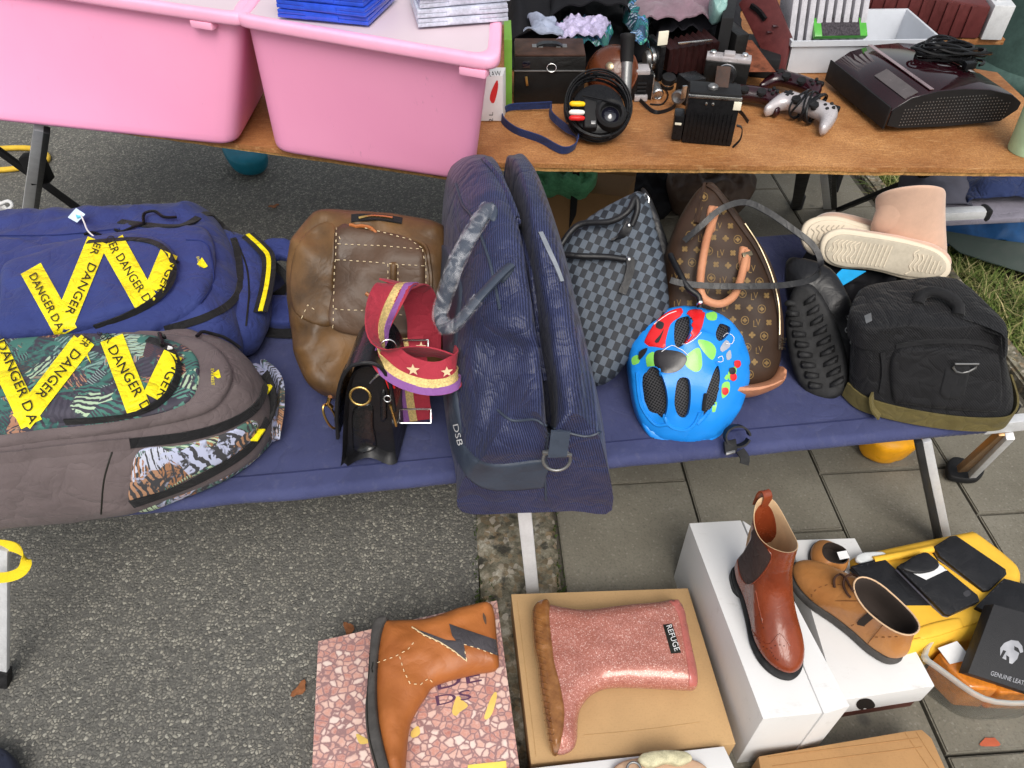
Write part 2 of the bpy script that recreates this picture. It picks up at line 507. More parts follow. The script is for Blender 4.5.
def twill(name, col, col2, scale=300, ang=.6, rough=.75, bump=.25, uv=False, dist=1.5, sheen=.2, wr=.25, spec=.15):
    s = NT(name); co = s.co('UV' if uv else 'Object', 1, (0, 0, ang) if uv else (ang*.5, ang, ang*.3))
    w = s.wave(co, scale, dist, 'X', 2.)
    n = s.noise(s.co(), 14, 5)
    c = s.mix(w, col, col2); c = s.mix(s.ramp(n, [(.35, 0.), (.75, .45)]), c, tuple(x*.6 for x in col))
    b = s.bump(w, bump, .0015); b = s.bump(n, wr*.6, .012, b); b = creases(s, s.co(), b, 11, min(1, wr*1.6), .012)
    return s.out(c, b, rough, Sheen_Weight=sheen*.35, Specular_IOR_Level=spec)
def leather(name, col, dark, rough=.42, scale=420, bump=.25, mott=9, coat=0.):
    s = NT(name); co = s.co()
    n = s.noise(co, mott, 6, .6); c = s.ramp(n, [(.3, dark), (.65, col)])
    v = s.vor(co, scale, 'DISTANCE_TO_EDGE'); b = s.bump(v, bump, .001); b = s.bump(s.noise(co, 22, 5), .22, .006, b); b = creases(s, co, b, 15, .16, .008)
    r = s.ramp(n, [(.3, rough - .1), (.7, rough + .12)])
    return s.out(c, b, r, Coat_Weight=coat, Specular_IOR_Level=.35)

# ground
def m_asphalt():
    s = NT('asphalt'); co = s.co(); wn = s.n('ShaderNodeTexNoise'); s.l(co, wn.inputs['Vector']); wn.inputs['Scale'].default_value = 150; wn.inputs['Detail'].default_value = 2
    vm = s.n('ShaderNodeVectorMath', operation='MULTIPLY_ADD'); s.l(wn.outputs['Color'], vm.inputs[0]); vm.inputs[1].default_value = (.006,)*3; s.l(co, vm.inputs[2]); cw = vm.outputs[0]
    sp = s.n('ShaderNodeSeparateColor'); s.l(s.vor(cw, 135, 'F1', 1, 'Color'), sp.inputs[0]); e = s.vor(cw, 135, 'DISTANCE_TO_EDGE'); d1 = s.vor(cw, 135, 'F1')
    sp2 = s.n('ShaderNodeSeparateColor'); s.l(s.vor(cw, 330, 'F1', 1, 'Color'), sp2.inputs[0])
    stone = s.ramp(sp.outputs[0], [(0., (.11, .108, .10)), (.4, (.185, .178, .157)), (.75, (.28, .265, .225)), (.93, (.33, .315, .265)), (1., (.40, .385, .33))])
    grit = s.ramp(sp2.outputs[0], [(0., (.080, .078, .072)), (.6, (.110, .107, .098)), (1., (.16, .155, .138))])
    show = s.math('MULTIPLY', s.ramp(e, [(.06, 0.), (.16, 1.)]), s.ramp(sp.outputs[1], [(.14, 0.), (.24, 1.)]))
    show = s.math('MULTIPLY', show, s.ramp(s.noise(co, 26, 4, .6), [(.30, .2), (.5, 1.)]))
    c = s.mix(show, grit, stone)
    big = s.noise(co, 2.0, 6, .65); c = s.mix(s.ramp(big, [(.40, .0), (.72, .5)]), c, (.095, .092, .084))
    c = s.mix(s.ramp(s.noise(co, 5.5, 5, .7), [(.60, 0.), (.72, .45)]), c, (.06, .058, .055))
    h = s.math('MULTIPLY', show, s.math('SUBTRACT', 1., d1)); b = s.bump(h, .8, .004); b = s.bump(sp2.outputs[1], .35, .0015, b)
    return s.out(c, b, .85)
def m_slab():
    s = NT('paving_stone'); co = s.co()
    n = s.noise(co, 5, 6, .65); f = s.noise(co, 190, 4, .7); sp = s.vor(co, 240, 'F1', 1, 'Color'); q = s.n('ShaderNodeSeparateColor'); s.l(sp, q.inputs[0])
    rnd = s.n('ShaderNodeObjectInfo').outputs['Random']
    c = s.ramp(n, [(.25, (.135, .123, .096)), (.55, (.175, .162, .130)), (.8, (.22, .206, .17))])
    c = s.mix(s.ramp(f, [(.5, 0.), (.75, .55)]), c, (.055, .052, .042))
    c = s.mix(s.ramp(q.outputs[0], [(.93, 0.), (.99, .35)]), c, (.30, .28, .24))
    c = s.mix(s.ramp(s.vor(co, 7, 'F1'), [(.05, .6), (.12, 0.)]), c, (.05, .05, .048))
    b = s.bump(f, .5, .003)
    return s.out(c, b, .85)
def m_gutter():
    s = NT('worn_concrete'); co = s.co()
    n = s.noise(co, 14, 7, .7); q = s.n('ShaderNodeSeparateColor'); s.l(s.vor(co, 90, 'F1', 1, 'Color'), q.inputs[0])
    n = s.math('ADD', s.math('MULTIPLY', n, .55), s.math('MULTIPLY', s.noise(co, 42, 6, .7), .45)); c = s.ramp(n, [(.36, (.045, .04, .03)), (.46, (.12, .11, .08)), (.54, (.22, .20, .15)), (.62, (.42, .40, .34))])
    c = s.mix(s.ramp(q.outputs[0], [(.5, 0.), (.8, .65)]), c, s.ramp(q.outputs[1], [(0., (.10, .075, .045)), (.6, (.26, .18, .10)), (1., (.50, .46, .40))]))
    c = s.mix(s.ramp(s.noise(co, 33, 4), [(.56, 0.), (.66, .85)]), c, (.03, .03, .026))
    b = s.bump(s.noise(co, 70, 5, .7), .9, .006)
    return s.out(c, b, .9)
def m_soil():
    s = NT('soil'); co = s.co(); n = s.noise(co, 9, 7, .7)
    c = s.ramp(n, [(.3, (.035, .028, .017)), (.55, (.075, .066, .035)), (.75, (.13, .12, .07))])
    return s.out(c, s.bump(s.noise(co, 60, 5), .9, .01), .95)
def m_board():
    s = NT('hardboard'); co = s.co(scale=(1, 1, 1)); g = s.noise(s.co(scale=(25, 260, 80), rot=(0, 0, .12)), 1, 4, .6); n = s.noise(co, 5, 6, .6); f = s.noise(co, 300, 2, .6)
    c = s.ramp(n, [(.30, (.16, .062, .022)), (.48, (.34, .145, .050)), (.68, (.50, .245, .092))])
    c = s.mix(s.ramp(f, [(.42, .45), (.6, 0.)]), c, (.14, .052, .018)); c = s.mix(s.ramp(g, [(.55, 0.), (.75, .55)]), c, (.68, .42, .20))
    c = s.mix(s.ramp(s.noise(co, 1.6, 4), [(.55, 0.), (.7, .5)]), c, (.38, .17, .07))
    return s.out(c, s.bump(f, .35, .002), .55)
def m_cardboard(name, col):
    s = NT(name); co = s.co(); n = s.noise(co, 6, 6, .6); w = s.wave(s.co(scale=(1, 1, 1), rot=(0, 0, .06)), 95, .6, 'Y')
    c = s.ramp(n, [(.25, tuple(x*.82 for x in col)), (.75, tuple(min(1, x*1.1) for x in col))])
    f = s.noise(co, 260, 3); c = s.mix(s.ramp(f, [(.5, 0.), (.8, .3)]), c, tuple(x*.6 for x in col))
    b = s.bump(w, .08, .001); b = s.bump(s.noise(co, 12, 4), .15, .006, b)
    return s.out(c, b, .8)
def m_pebbles():
    s = NT('printed_stone_pattern'); co0 = s.co(scale=(1, 1.15, 1), rot=(0, 0, .2)); nz = s.n('ShaderNodeTexNoise'); s.l(co0, nz.inputs['Vector']); nz.inputs['Scale'].default_value = 70; nz.inputs['Detail'].default_value = 2; vm = s.n('ShaderNodeVectorMath', operation='MULTIPLY_ADD'); s.l(nz.outputs['Color'], vm.inputs[0]); vm.inputs[1].default_value = (.009,)*3; s.l(co0, vm.inputs[2]); co = vm.outputs[0]
    wob = s.n('ShaderNodeMix', data_type='VECTOR'); 
    e = s.vor(co, 70, 'DISTANCE_TO_EDGE', .9); q = s.n('ShaderNodeSeparateColor'); s.l(s.vor(co, 70, 'F1', .9, 'Color'), q.inputs[0])
    st = s.ramp(q.outputs[0], [(0., (.44, .18, .145)), (.35, (.55, .27, .215)), (.7, (.66, .42, .345)), (1., (.74, .60, .53))])
    st = s.mix(s.ramp(s.noise(co, 170, 4, .7), [(.45, 0.), (.7, .35)]), st, (.78, .66, .60))
    ln = s.ramp(e, [(.045, 0.), (.115, 1.)]); c = s.mix(ln, (.085, .045, .058), st)
    ln2 = s.ramp(e, [(.11, .5), (.22, 0.)]); c = s.mix(ln2, c, (.50, .30, .28))
    return s.out(c, s.bump(s.noise(co, 10, 3), .1, .004), .5)
def m_checker():
    s = NT('checked_canvas'); co = s.co('UV', (1, 1, 1), (0, 0, .42)); n = s.noise(s.co(), 5, 3)
    sh = s.n('ShaderNodeMapping'); s.l(co, sh.inputs[0]); sh.inputs['Scale'].default_value = (1., .66, 1)
    ck = s.n('ShaderNodeTexChecker'); s.l(sh.outputs[0], ck.inputs[0]); ck.inputs['Scale'].default_value = 86
    w = s.wave(s.co('UV', 1, (0, 0, -.4)), 420, .5); w2 = s.wave(s.co('UV', 1, (0, 0, .9)), 500, .5)
    a = s.mix(w, (.012, .014, .019), (.030, .034, .042)); b = s.mix(w2, (.058, .074, .096), (.105, .125, .155))
    c = s.mix(ck.outputs['Fac'], a, b)
    return s.out(c, s.bump(w2, .15, .001), .5)
def m_camo(name, pal, dark):
    s = NT(name); co = s.co(); wp = s.noise(co, 18, 3)
    cell = s.vor(co, 24, 'F1', 1, 'Color'); q = s.n('ShaderNodeSeparateColor'); s.l(cell, q.inputs[0])
    vr = s.n('ShaderNodeVectorRotate', rotation_type='Z_AXIS'); s.l(co, vr.inputs['Vector']); s.l(s.math('MULTIPLY', q.outputs[0], 6.28), vr.inputs['Angle'])
    w = s.wave(vr.outputs[0], 34, 4.5, 'X', 1.5); w2 = s.wave(vr.outputs[0], 75, 2.5, 'X', 1.5)
    base = s.ramp(q.outputs[1], [(i/len(pal), c) for i, c in enumerate(pal)], 'CONSTANT')
    alt = s.ramp(q.outputs[2], [(i/len(pal), c) for i, c in enumerate(pal[::-1])], 'CONSTANT')
    c = s.mix(s.ramp(w, [(.5, 0.), (.56, 1.)]), base, dark)
    c = s.mix(s.math('MULTIPLY', s.ramp(w2, [(.62, 0.), (.68, 1.)]), s.ramp(q.outputs[1], [(.45, 0.), (.5, 1.)])), c, alt)
    c = s.mix(s.ramp(s.noise(co, 26, 4, .6, 1.5), [(.52, 0.), (.56, 1.)]), c, s.mix(s.ramp(wp, [(.45, 0.), (.5, 1.)]), dark, pal[0]))
    return s.out(c, s.bump(s.noise(co, 500, 2), .15, .001), .7)
def m_glitter():
    s = NT('pink_glitter_rubber'); co = s.co(); q = s.n('ShaderNodeSeparateColor'); s.l(s.vor(co, 620, 'F1', 1, 'Color'), q.inputs[0])
    c = s.ramp(q.outputs[0], [(0., (.34, .115, .085)), (.6, (.43, .165, .125)), (.9, (.53, .24, .195)), (1., (.72, .48, .42))])
    nm = s.n('ShaderNodeBump'); nm.inputs['Strength'].default_value = .5; nm.inputs['Distance'].default_value = .001; s.l(q.outputs[1], nm.inputs['Height'])
    return s.out(c, nm.outputs[0], .32, Metallic=.15, Coat_Weight=.7, Coat_Roughness=.12)
def m_amber():
    s = NT('amber_rubber'); co = s.co(); n = s.noise(co, 30, 5, .6)
    c = s.ramp(n, [(.3, (.13, .045, .014)), (.6, (.27, .115, .035)), (.75, (.38, .19, .10))])
    return s.out(c, s.bump(s.noise(co, 140, 3), .5, .003), .25, Coat_Weight=.6)
def m_grass():
    s = NT('grass_blade'); r = s.n('ShaderNodeNewGeometry').outputs['Random Per Island']
    c = s.ramp(r, [(0., (.05, .085, .015)), (.4, (.10, .15, .03)), (.7, (.19, .21, .065)), (1., (.40, .34, .17))])
    return s.out(c, None, .7)
def m_clear(name, col, rough=.1, tr=.9, alpha=1.):
    s = NT(name); return s.out(col, s.bump(s.noise(s.co(), 60, 3), .08, .002), rough, Transmission_Weight=tr, IOR=1.3)
def m_film():
    s = NT('crinkled_film'); co = s.co(); n = s.noise(co, 32, 3, .5, 1.5); b = s.bump(n, .8, .006)
    s.out((.86, .86, .9), b, .12); tr = s.n('ShaderNodeBsdfTransparent'); mx = s.n('ShaderNodeMixShader')
    f = s.ramp(n, [(.45, .03), (.7, .30)]); s.l(f, mx.inputs[0]); s.l(tr.outputs[0], mx.inputs[1]); s.l(s.b.outputs[0], mx.inputs[2]); s.l(mx.outputs[0], s.o.inputs[0])
    return s.m
def m_deck():
    s = NT('navy_cot_canvas'); co = s.co(); a = s.wave(co, 330, .4, 'X'); b = s.wave(co, 330, .4, 'Y'); n = s.noise(co, 5, 6, .6)
    c = s.ramp(n, [(.25, (.030, .036, .098)), (.55, (.045, .053, .135)), (.8, (.064, .073, .165))]); w = s.math('MULTIPLY', a, b)
    c = s.mix(s.math('MULTIPLY', w, .35), c, (.11, .12, .22))
    rib = s.wave(s.co(rot=(0, 0, .12)), 16, 3, 'X', .6)
    nb = s.bump(w, .3, .001); nb = s.bump(s.noise(s.co(scale=(7, 2.5, 2)), 1.6, 4), .45, .02, nb); nb = creases(s, co, nb, 6, .35, .012); c = s.mix(s.ramp(s.noise(co, 60, 6, .7), [(.55, 0.), (.8, .35)]), c, (.13, .135, .19))
    return s.out(c, nb, .8, Sheen_Weight=.06, Specular_IOR_Level=.2)
def m_patternspines():
    s = NT('game_case_spines'); return s.out((.7, .7, .7))
ASPH = m_asphalt(); SLAB = m_slab(); GUT = m_gutter(); SOIL = m_soil(); BOARD = m_board(); DECK = m_deck()
KRAFT = m_cardboard('kraft_board', (.47, .30, .145)); CARD = m_cardboard('brown_cardboard', (.42, .235, .10)); DCARD = m_cardboard('dark_cardboard', (.22, .125, .055))
PEB = m_pebbles(); CHK = m_checker(); GLIT = m_glitter(); AMB = m_amber(); GRASS = m_grass(); FILM = m_film()
def m_pink():
    s = NT('pink_plastic'); co = s.co(); n = s.noise(co, 3, 4)
    c = s.ramp(n, [(.3, (.86, .33, .53)), (.7, (.90, .36, .56))])
    sc = s.math('MULTIPLY', s.ramp(s.noise(s.co(scale=(40, 40, 12)), 3, 5, .75), [(.60, 0.), (.68, .5)]), s.ramp(s.noise(co, 9, 3), [(.5, 0.), (.62, 1.)]))
    c = s.mix(sc, c, (.52, .22, .33))
    return s.out(c, s.bump(s.noise(co, 30, 2), .03, .003), .42, Specular_IOR_Level=.4)
PINK = m_pink(); M('pink_plastic_old', (.86, .30, .50), .42, var=(3, .025), bump=(40, .015), Subsurface_Weight=.0)
PINKRIM = M('pink_rim_plastic', (.92, .42, .60), .35, var=(5, .05))
MILK = NT('milky_lid_plastic').out((.62, .50, .55), None, .35)
BLUEC = M('blue_case_plastic', (.022, .075, .55), .15, var=(12, .2), coat=.4)
CLEARC = M('clear_case_plastic', (.50, .52, .62), .12, var=(30, .25), coat=.6)
PAPER = M('white_paper', (.66, .66, .66), .7, var=(8, .05))
def m_wbox():
    s = NT('white_box_card'); co = s.co(); n = s.noise(co, 5, 5)
    c = s.ramp(n, [(.3, (.63, .625, .62)), (.7, (.69, .685, .68))])
    g = s.math('MULTIPLY', s.ramp(s.noise(s.co(scale=(1, 2.5, 1)), 26, 6, .75), [(.56, 0.), (.70, .45)]), s.ramp(s.noise(co, 7, 3), [(.45, 0.), (.62, 1.)]))
    c = s.mix(g, c, (.40, .38, .35)); b = s.bump(s.noise(co, 16, 3), .12, .006)
    return s.out(c, b, .5, Specular_IOR_Level=.3)
WBOX = m_wbox()
DRED = M('dark_red_card', (.07, .022, .016), .6)
def m_tape():
    s = NT('yellow_tape'); co = s.co(); n = s.noise(co, 25, 5, .6); w = s.wave(co, 420, .5, 'X')
    c = s.ramp(n, [(.3, (.74, .60, .006)), (.6, (.84, .73, .010)), (.8, (.86, .78, .03))])
    b = s.bump(w, .2, .001); b = creases(s, co, b, 16, .6, .01); return s.out(c, b, .5, Specular_IOR_Level=.35)
YTAPE = m_tape()
BLK = M('black_print', (.015, .015, .012), .6)
BLUE = twill('blue_polyester', (.024, .036, .145), (.044, .062, .21), 420, .5, .7, .15)
NAVY = twill('navy_striped_nylon', (.007, .009, .032), (.042, .052, .130), 84, .25, .45, .28, dist=1.6, wr=.3, spec=.32)
NAVYTRIM = leather('navy_trim_leather', (.045, .058, .085), (.03, .04, .06), .5, 500, .08)
GREYP = twill('grey_brown_polyester', (.095, .075, .078), (.17, .135, .135), 380, .9, .8, .2)
BLKW = twill('black_webbing', (.006, .006, .007), (.024, .024, .026), 350, .3, .7, .35)
BLKN = twill('black_nylon', (.004, .004, .005), (.018, .018, .020), 90, .8, .6, .4, wr=.4)
OLIVE = twill('olive_webbing', (.085, .066, .018), (.19, .155, .06), 200, .7, .75, .4)
CAMO = m_camo('leaf_print', [(.05, .15, .125), (.09, .22, .18), (.06, .055, .075), (.36, .48, .33), (.03, .09, .085), (.10, .045, .045), (.22, .31, .29), (.05, .045, .06), (.33, .17, .11)], (.045, .042, .058))
CAMO2 = m_camo('pale_leaf_print', [(.42, .45, .60), (.36, .20, .12), (.08, .16, .13), (.38, .48, .33), (.30, .15, .08), (.46, .48, .58)], (.05, .05, .055))
BROWNL = leather('brown_waxed_leather', (.18, .092, .032), (.040, .023, .011), .5, 260, .12, 6)
BROWNP = leather('brown_panel_leather', (.105, .060, .036), (.050, .028, .016), .5, 300, .12, 5)
THREAD = M('cream_thread', (.62, .50, .32), .8)
GOLD = M('gold_metal', (.72, .48, .16), .28, 1.)
SILV = M('silver_metal', (.72, .72, .72), .25, 1.)
ALU = M('aluminium', (.66, .67, .69), .45, .35, var=(30, .08))
DALU = M('dark_anodised_metal', (.05, .052, .055), .4, .6)
BRASS = M('aged_brass', (.32, .26, .17), .35, 1.)
BLKL = leather('black_croc_leather', (.009, .009, .010), (.004, .004, .005), .26, 130, .35, 30, .3)
BLKS = leather('black_smooth_leather', (.010, .010, .012), (.006, .006, .007), .4, 600, .12, 20)
REDW = twill('red_webbing', (.28, .018, .035), (.45, .05, .075), 260, .0, .75, .25)
PURP = twill('purple_webbing', (.20, .07, .26), (.30, .13, .36), 260, 0, .7, .2)
GLDW = M('gold_lurex_webbing', (.62, .46, .19), .45, .35, var=(300, .3), bump=(700, .6))
STAR = M('pale_gold_print', (.78, .58, .36), .5)
def m_mono():
    s = NT('brown_coated_canvas'); n = s.noise(s.co(), 8, 5); w = s.noise(s.co(), 500, 2)
    return s.out(s.ramp(n, [(.3, (.024, .013, .008)), (.7, (.050, .028, .018))]), s.bump(w, .2, .001), .42)
MONO = m_mono()
MONOP = M('ochre_print', (.17, .105, .038), .5, var=(60, .3))
TANL = leather('tan_leather', (.52, .235, .125), (.38, .15, .075), .5, 400, .15, 14)
HBLUE = M('blue_helmet_shell', (.012, .225, .70), .34, var=(5, .05), bump=(20, .02), coat=.12, Specular_IOR_Level=.25)
HRED = M('red_gloss_print', (.66, .014, .018), .35, var=(6, .05), coat=.1)
HGRN = M('green_gloss_print', (.22, .60, .10), .35, coat=.1)
HBLK = M('black_gloss_print', (.02, .018, .02), .35, coat=.1)
HWHT = M('white_gloss_print', (.8, .8, .82), .35, coat=.1)
def m_mesh():
    s = NT('helmet_insect_mesh'); co = s.co('UV', 1, (0, 0, .5)); v = s.vor(co, 210, 'DISTANCE_TO_EDGE', .15)
    c = s.ramp(v, [(.05, (.075, .075, .08)), (.14, (.004, .004, .005))]); return s.out(c, None, .6)
HMESH = m_mesh()
FOAM = M('black_foam', (.02, .02, .022), .85)
SUED = M('pink_beige_suede', (.58, .375, .275), .9, var=(10, .08), bump=(500, .25), sheen=.5)
SOLEB = M('cream_rubber', (.62, .54, .42), .65, var=(14, .05))
SOLEG = M('worn_cream_rubber', (.42, .37, .29), .7, var=(24, .12))
RUBK = M('black_rubber', (.016, .016, .017), .6, var=(60, .45), bump=(150, .25))
RUBG = M('dark_grey_rubber', (.062, .058, .055), .6, var=(30, .2), bump=(250, .3))
COGN = leather('cognac_leather', (.42, .14, .034), (.27, .08, .020), .5, 420, .12, 6, .05)
CHES = leather('chestnut_leather', (.24, .046, .014), (.13, .022, .008), .27, 520, .06, 10, .2)
TANB = leather('light_tan_leather', (.48, .215, .065), (.36, .14, .038), .42, 420, .14, 9, .1)
GTEX = twill('grey_glitter_fabric', (.035, .032, .036), (.11, .10, .11), 600, .4, .6, .3)
ELAS = twill('brown_elastic', (.028, .014, .012), (.075, .045, .04), 420, .2, .8, .4, uv=True, dist=0)
LIN = M('beige_lining', (.56, .38, .22), .8)
DLIN = M('dark_lining', (.035, .026, .022), .85)
LACE = M('brown_lace', (.06, .028, .018), .8)
YCASE = M('yellow_case_plastic', (.80, .46, .045), .5, var=(6, .08), bump=(60, .1))
ORNG = M('orange_plastic_wrap', (.70, .22, .025), .18, var=(20, .3), coat=.5)
TEAL = M('teal_plastic', (.012, .15, .22), .4)
GRNB = M('green_bag_plastic', (.10, .33, .17), .35, var=(20, .35), bump=(25, .6))
BURG = M('burgundy_leatherette', (.085, .020, .020), .45, var=(8, .25), bump=(250, .2))
CONS = M('piano_black_plastic', (.015, .0025, .0045), .06, var=(3, .1), bump=(4, .0), coat=.2)  # dark red reflections painted into the base colour of the black console
CONM = M('smoked_red_plastic', (.020, .004, .007), .14, coat=.2)
CHRM = M('pinkish_chrome', (.60, .42, .42), .25, .9)
SILP = M('silver_plastic', (.46, .43, .44), .3, .3, var=(8, .06))
BLKP = M('black_plastic', (.008, .008, .009), .3, var=(12, .2))
BLKM = M('matt_black_plastic', (.012, .012, .013), .6)
CREAM = M('cream_plastic', (.72, .68, .55), .4)
GREYM = M('grey_metal', (.22, .22, .22), .35, .7)
GLASSD = M('dark_lens_glass', (.006, .006, .012), .04, coat=1.)
BROWNG = leather('glossy_brown_leather', (.13, .036, .012), (.055, .014, .006), .28, 400, .08, 9, .15)
NAVYS = twill('navy_strap_webbing', (.012, .025, .10), (.03, .06, .19), 320, .3, .7, .3)
RCAY = M('yellow_plug', (.85, .52, .01), .35); RCAW = M('white_plug', (.75, .75, .7), .35); RCAR = M('red_plug', (.62, .02, .02), .35)
WPLA = M('white_plastic', (.50, .52, .56), .4, var=(6, .05))
GRNC = M('green_game_case', (.06, .32, .03), .2, coat=.4)
LILAC = M('lilac_cloth', (.19, .12, .15), .9, var=(16, .2), bump=(60, .5), sheen=.3)
LAV = M('lavender_lace', (.40, .36, .52), .85, var=(80, .35), bump=(120, .8))
TEALC = m_camo('teal_paisley_print', [(.02, .16, .16), (.08, .32, .22), (.10, .22, .45), (.42, .5, .6), (.03, .06, .12)], (.02, .05, .08))
BLKC = M('black_cloth', (.006, .006, .008), .8, var=(10, .3), bump=(30, .5))
IRON = M('green_painted_iron', (.050, .090, .078), .45, var=(14, .2), bump=(90, .15))
MINT = M('mint_plastic', (.45, .68, .46), .4)
GREYF = twill('grey_cot_fabric', (.16, .15, .19), (.22, .21, .25), 400, .3, .8, .15)
TARP = M('blue_tarpaulin', (.01, .06, .17), .55, var=(6, .3), bump=(12, .6))
DGRNT = M('dark_green_sheet', (.03, .045, .04), .6, bump=(20, .4))
NAVYC = twill('navy_clothing', (.012, .022, .075), (.03, .045, .12), 250, .3, .8, .2, wr=.6)
YCORD = M('yellow_cord', (.62, .40, .04), .6); YSTR = twill('yellow_strap', (.70, .50, .01), (.85, .66, .03), 300, .3, .7, .3)
SANDL = M('pale_woven_raffia', (.50, .46, .30), .7, var=(60, .25), bump=(150, .6)); SANDI = M('beige_insole', (.50, .33, .22), .7)
BLUTAG = M('bright_blue_tag', (.01, .30, .62), .4)
CREDP = M('red_print', (.55, .03, .03), .5)
# ---------- ground ----------
def structure(o): o['kind'] = 'structure'; return o
KA = V((-.065, 1, 0)).normalized(); KB = V((1, .065, 0)).normalized()      # kerb direction and its right-hand normal
K0 = V((.111, .95, 0))
def kp(a, b, z=0.): p = K0 + KB*a + KA*b; return V((p.x, p.y, z))
def sheet(name, pts, z, mat):
    return structure(mk(name, [V((p[0], p[1], z)) for p in pts], [list(range(len(pts)))], mat, smooth=False, loc=(0, 0, 0)))
sheet('ground', [(-60, -60), (60, -60), (60, 60), (-60, 60)], -.03, SOIL)
sheet('road', [kp(-60, -30), kp(-.19, -30), kp(-.19, 40), kp(-60, 40)], 0, ASPH)
vs = []; fs = []
for j in range(-12, 60):
    b0 = j*.6 + .05
    for k in range(6):
        for l in range(2): pass
# gutter: slightly dished worn concrete strip
gv = []; gf = []; nb = 120
prof = [(-.189, 0.001), (-.175, .009), (-.12, .004), (-.06, .002), (-.022, .008), (-.008, .001), (0., -.012)]
for i in range(nb + 1):
    b = -1.2 + i*.05
    for a, z in prof: gv.append(kp(a + .004*noise.noise(V((b*7, a*9, 0))), b, z + .003*noise.noise(V((b*11, a*30, 4)))))
for i in range(nb):
    for k in range(len(prof) - 1): q = i*len(prof) + k; gf.append([q, q+1, q+1+len(prof), q+len(prof)])
structure(mk('gutter_strip', gv, gf, GUT, loc=(0, 0, 0)))
# paving slabs
S = .336; bm = bmesh.new(); rs = random.Random(3)
for c in range(4):
    off = {0: .178, 1: .178 + .168, 2: .178, 3: .033}[c]
    for j in range(-5, 14):
        a0 = c*S + .0035; a1 = a0 + S - .006; b0 = off + (j)*S + .004; b1 = b0 + S - .006
        if c == 3: a1 = a0 + .30
        z = .012 + rs.uniform(-.0025, .0025)
        q = [(a0, b0), (a1, b0), (a1, b1), (a0, b1)]
        tilt = [rs.uniform(-.0015, .0015) for _ in q]
        t = [bm.verts.new(kp(a, b, z + d)) for (a, b), d in zip(q, tilt)]; u = [bm.verts.new(kp(a, b, -.028)) for a, b in q]
        f = [bm.faces.new(t)] + [bm.faces.new((t[i], u[i], u[(i+1) % 4], t[(i+1) % 4])) for i in range(4)]
bmesh.ops.recalc_face_normals(bm, faces=bm.faces)
te = [e for e in bm.edges if all(v.co.z > 0 for v in e.verts)]
bmesh.ops.bevel(bm, geom=te, offset=.003, segments=2, affect='EDGES')
structure(from_bm('pavement', bm, SLAB, loc=(0, 0, 0)))
sheet('joint_sand', [kp(-.012, -3), kp(1.34, -3), kp(1.34, 6), kp(-.012, 6)], -.004, M('joint_dirt', (.075, .068, .055), .95, var=(30, .3), bump=(200, .6)))
bm = bmesh.new()
for j in range(-4, 9):
    b0 = j*.7 + .31
    if j < 0: continue
    q = [(1.345, b0), (1.405, b0), (1.405, b0 + .69), (1.345, b0 + .69)]
    t = [bm.verts.new(kp(a, b, .03)) for a, b in q]; u = [bm.verts.new(kp(a, b, -.029)) for a, b in q]
    bm.faces.new(t); [bm.faces.new((t[i], u[i], u[(i+1) % 4], t[(i+1) % 4])) for i in range(4)]
bmesh.ops.recalc_face_normals(bm, faces=bm.faces); bmesh.ops.bevel(bm, geom=list(bm.edges), offset=.008, segments=2, affect='EDGES')
structure(from_bm('grass_edging', bm, GUT, loc=(0, 0, 0)))
# grass blades
def grass():
    rg = random.Random(5); vs = []; fs = []
    def blade(a, b, h, lean):
        th = rg.uniform(0, 6.28); d = V((math.cos(th), math.sin(th), 0)); s = V((-d.y, d.x, 0)) * rg.uniform(.0016, .0035)
        p = kp(a, b, -.032); k = len(vs)
        for t, w in ((0, 1), (.4, .9), (.75, .6), (1, .08)):
            c = p + d*(lean*h*t*t) + V((0, 0, h*(t - .25*lean*t*t)))
            vs.extend([c - s*w, c + s*w])
        for i in range(3): fs.append([k+2*i, k+2*i+1, k+2*i+3, k+2*i+2])
    n = 0
    while n < 55000:
        a = 1.40 + 2.2*rg.random()**1.3; b = .45 + 4.2*rg.random()
        d = noise.noise(V((a*3.2, b*3.2, 0))) + .5*noise.noise(V((a*9, b*9, 2)))
        if d < -.18 + rg.uniform(-.2, .2): continue
        blade(a, b, rg.uniform(.03, .085)*(1 + .5*d), rg.uniform(.3, 1.6)); n += 1
    o = mk('lawn', vs, fs, GRASS, fix=False, loc=(0, 0, 0)); o['kind'] = 'stuff'; tag(o, 'patchy green and straw coloured grass beside the paving', 'grass')
grass()
# weeds in the gutter joint
def moss():
    rg = random.Random(9); vs = []; fs = []
    for i in range(900):
        b = rg.gauss(-.16, .04) if i % 3 else rg.uniform(-.3, .3); a = rg.choice((-.19, -.165, 0., -.01)) + rg.gauss(0, .008)
        p = kp(a, b, .001); k = len(vs); th = rg.uniform(0, 6.28); h = rg.uniform(.004, .014)
        d = V((math.cos(th), math.sin(th), 0))*rg.uniform(.003, .008)
        vs += [p, p + d + V((0, 0, h)), p + V((-d.y, d.x, 0))*.6 + V((0, 0, h*.6))]; fs.append([k, k+1, k+2])
    o = mk('gutter_moss', vs, fs, M('moss', (.05, .075, .02), .9), fix=False, loc=(0, 0, 0)); o['kind'] = 'stuff'; tag(o, 'low moss along the edge of the gutter strip', 'moss')
moss()

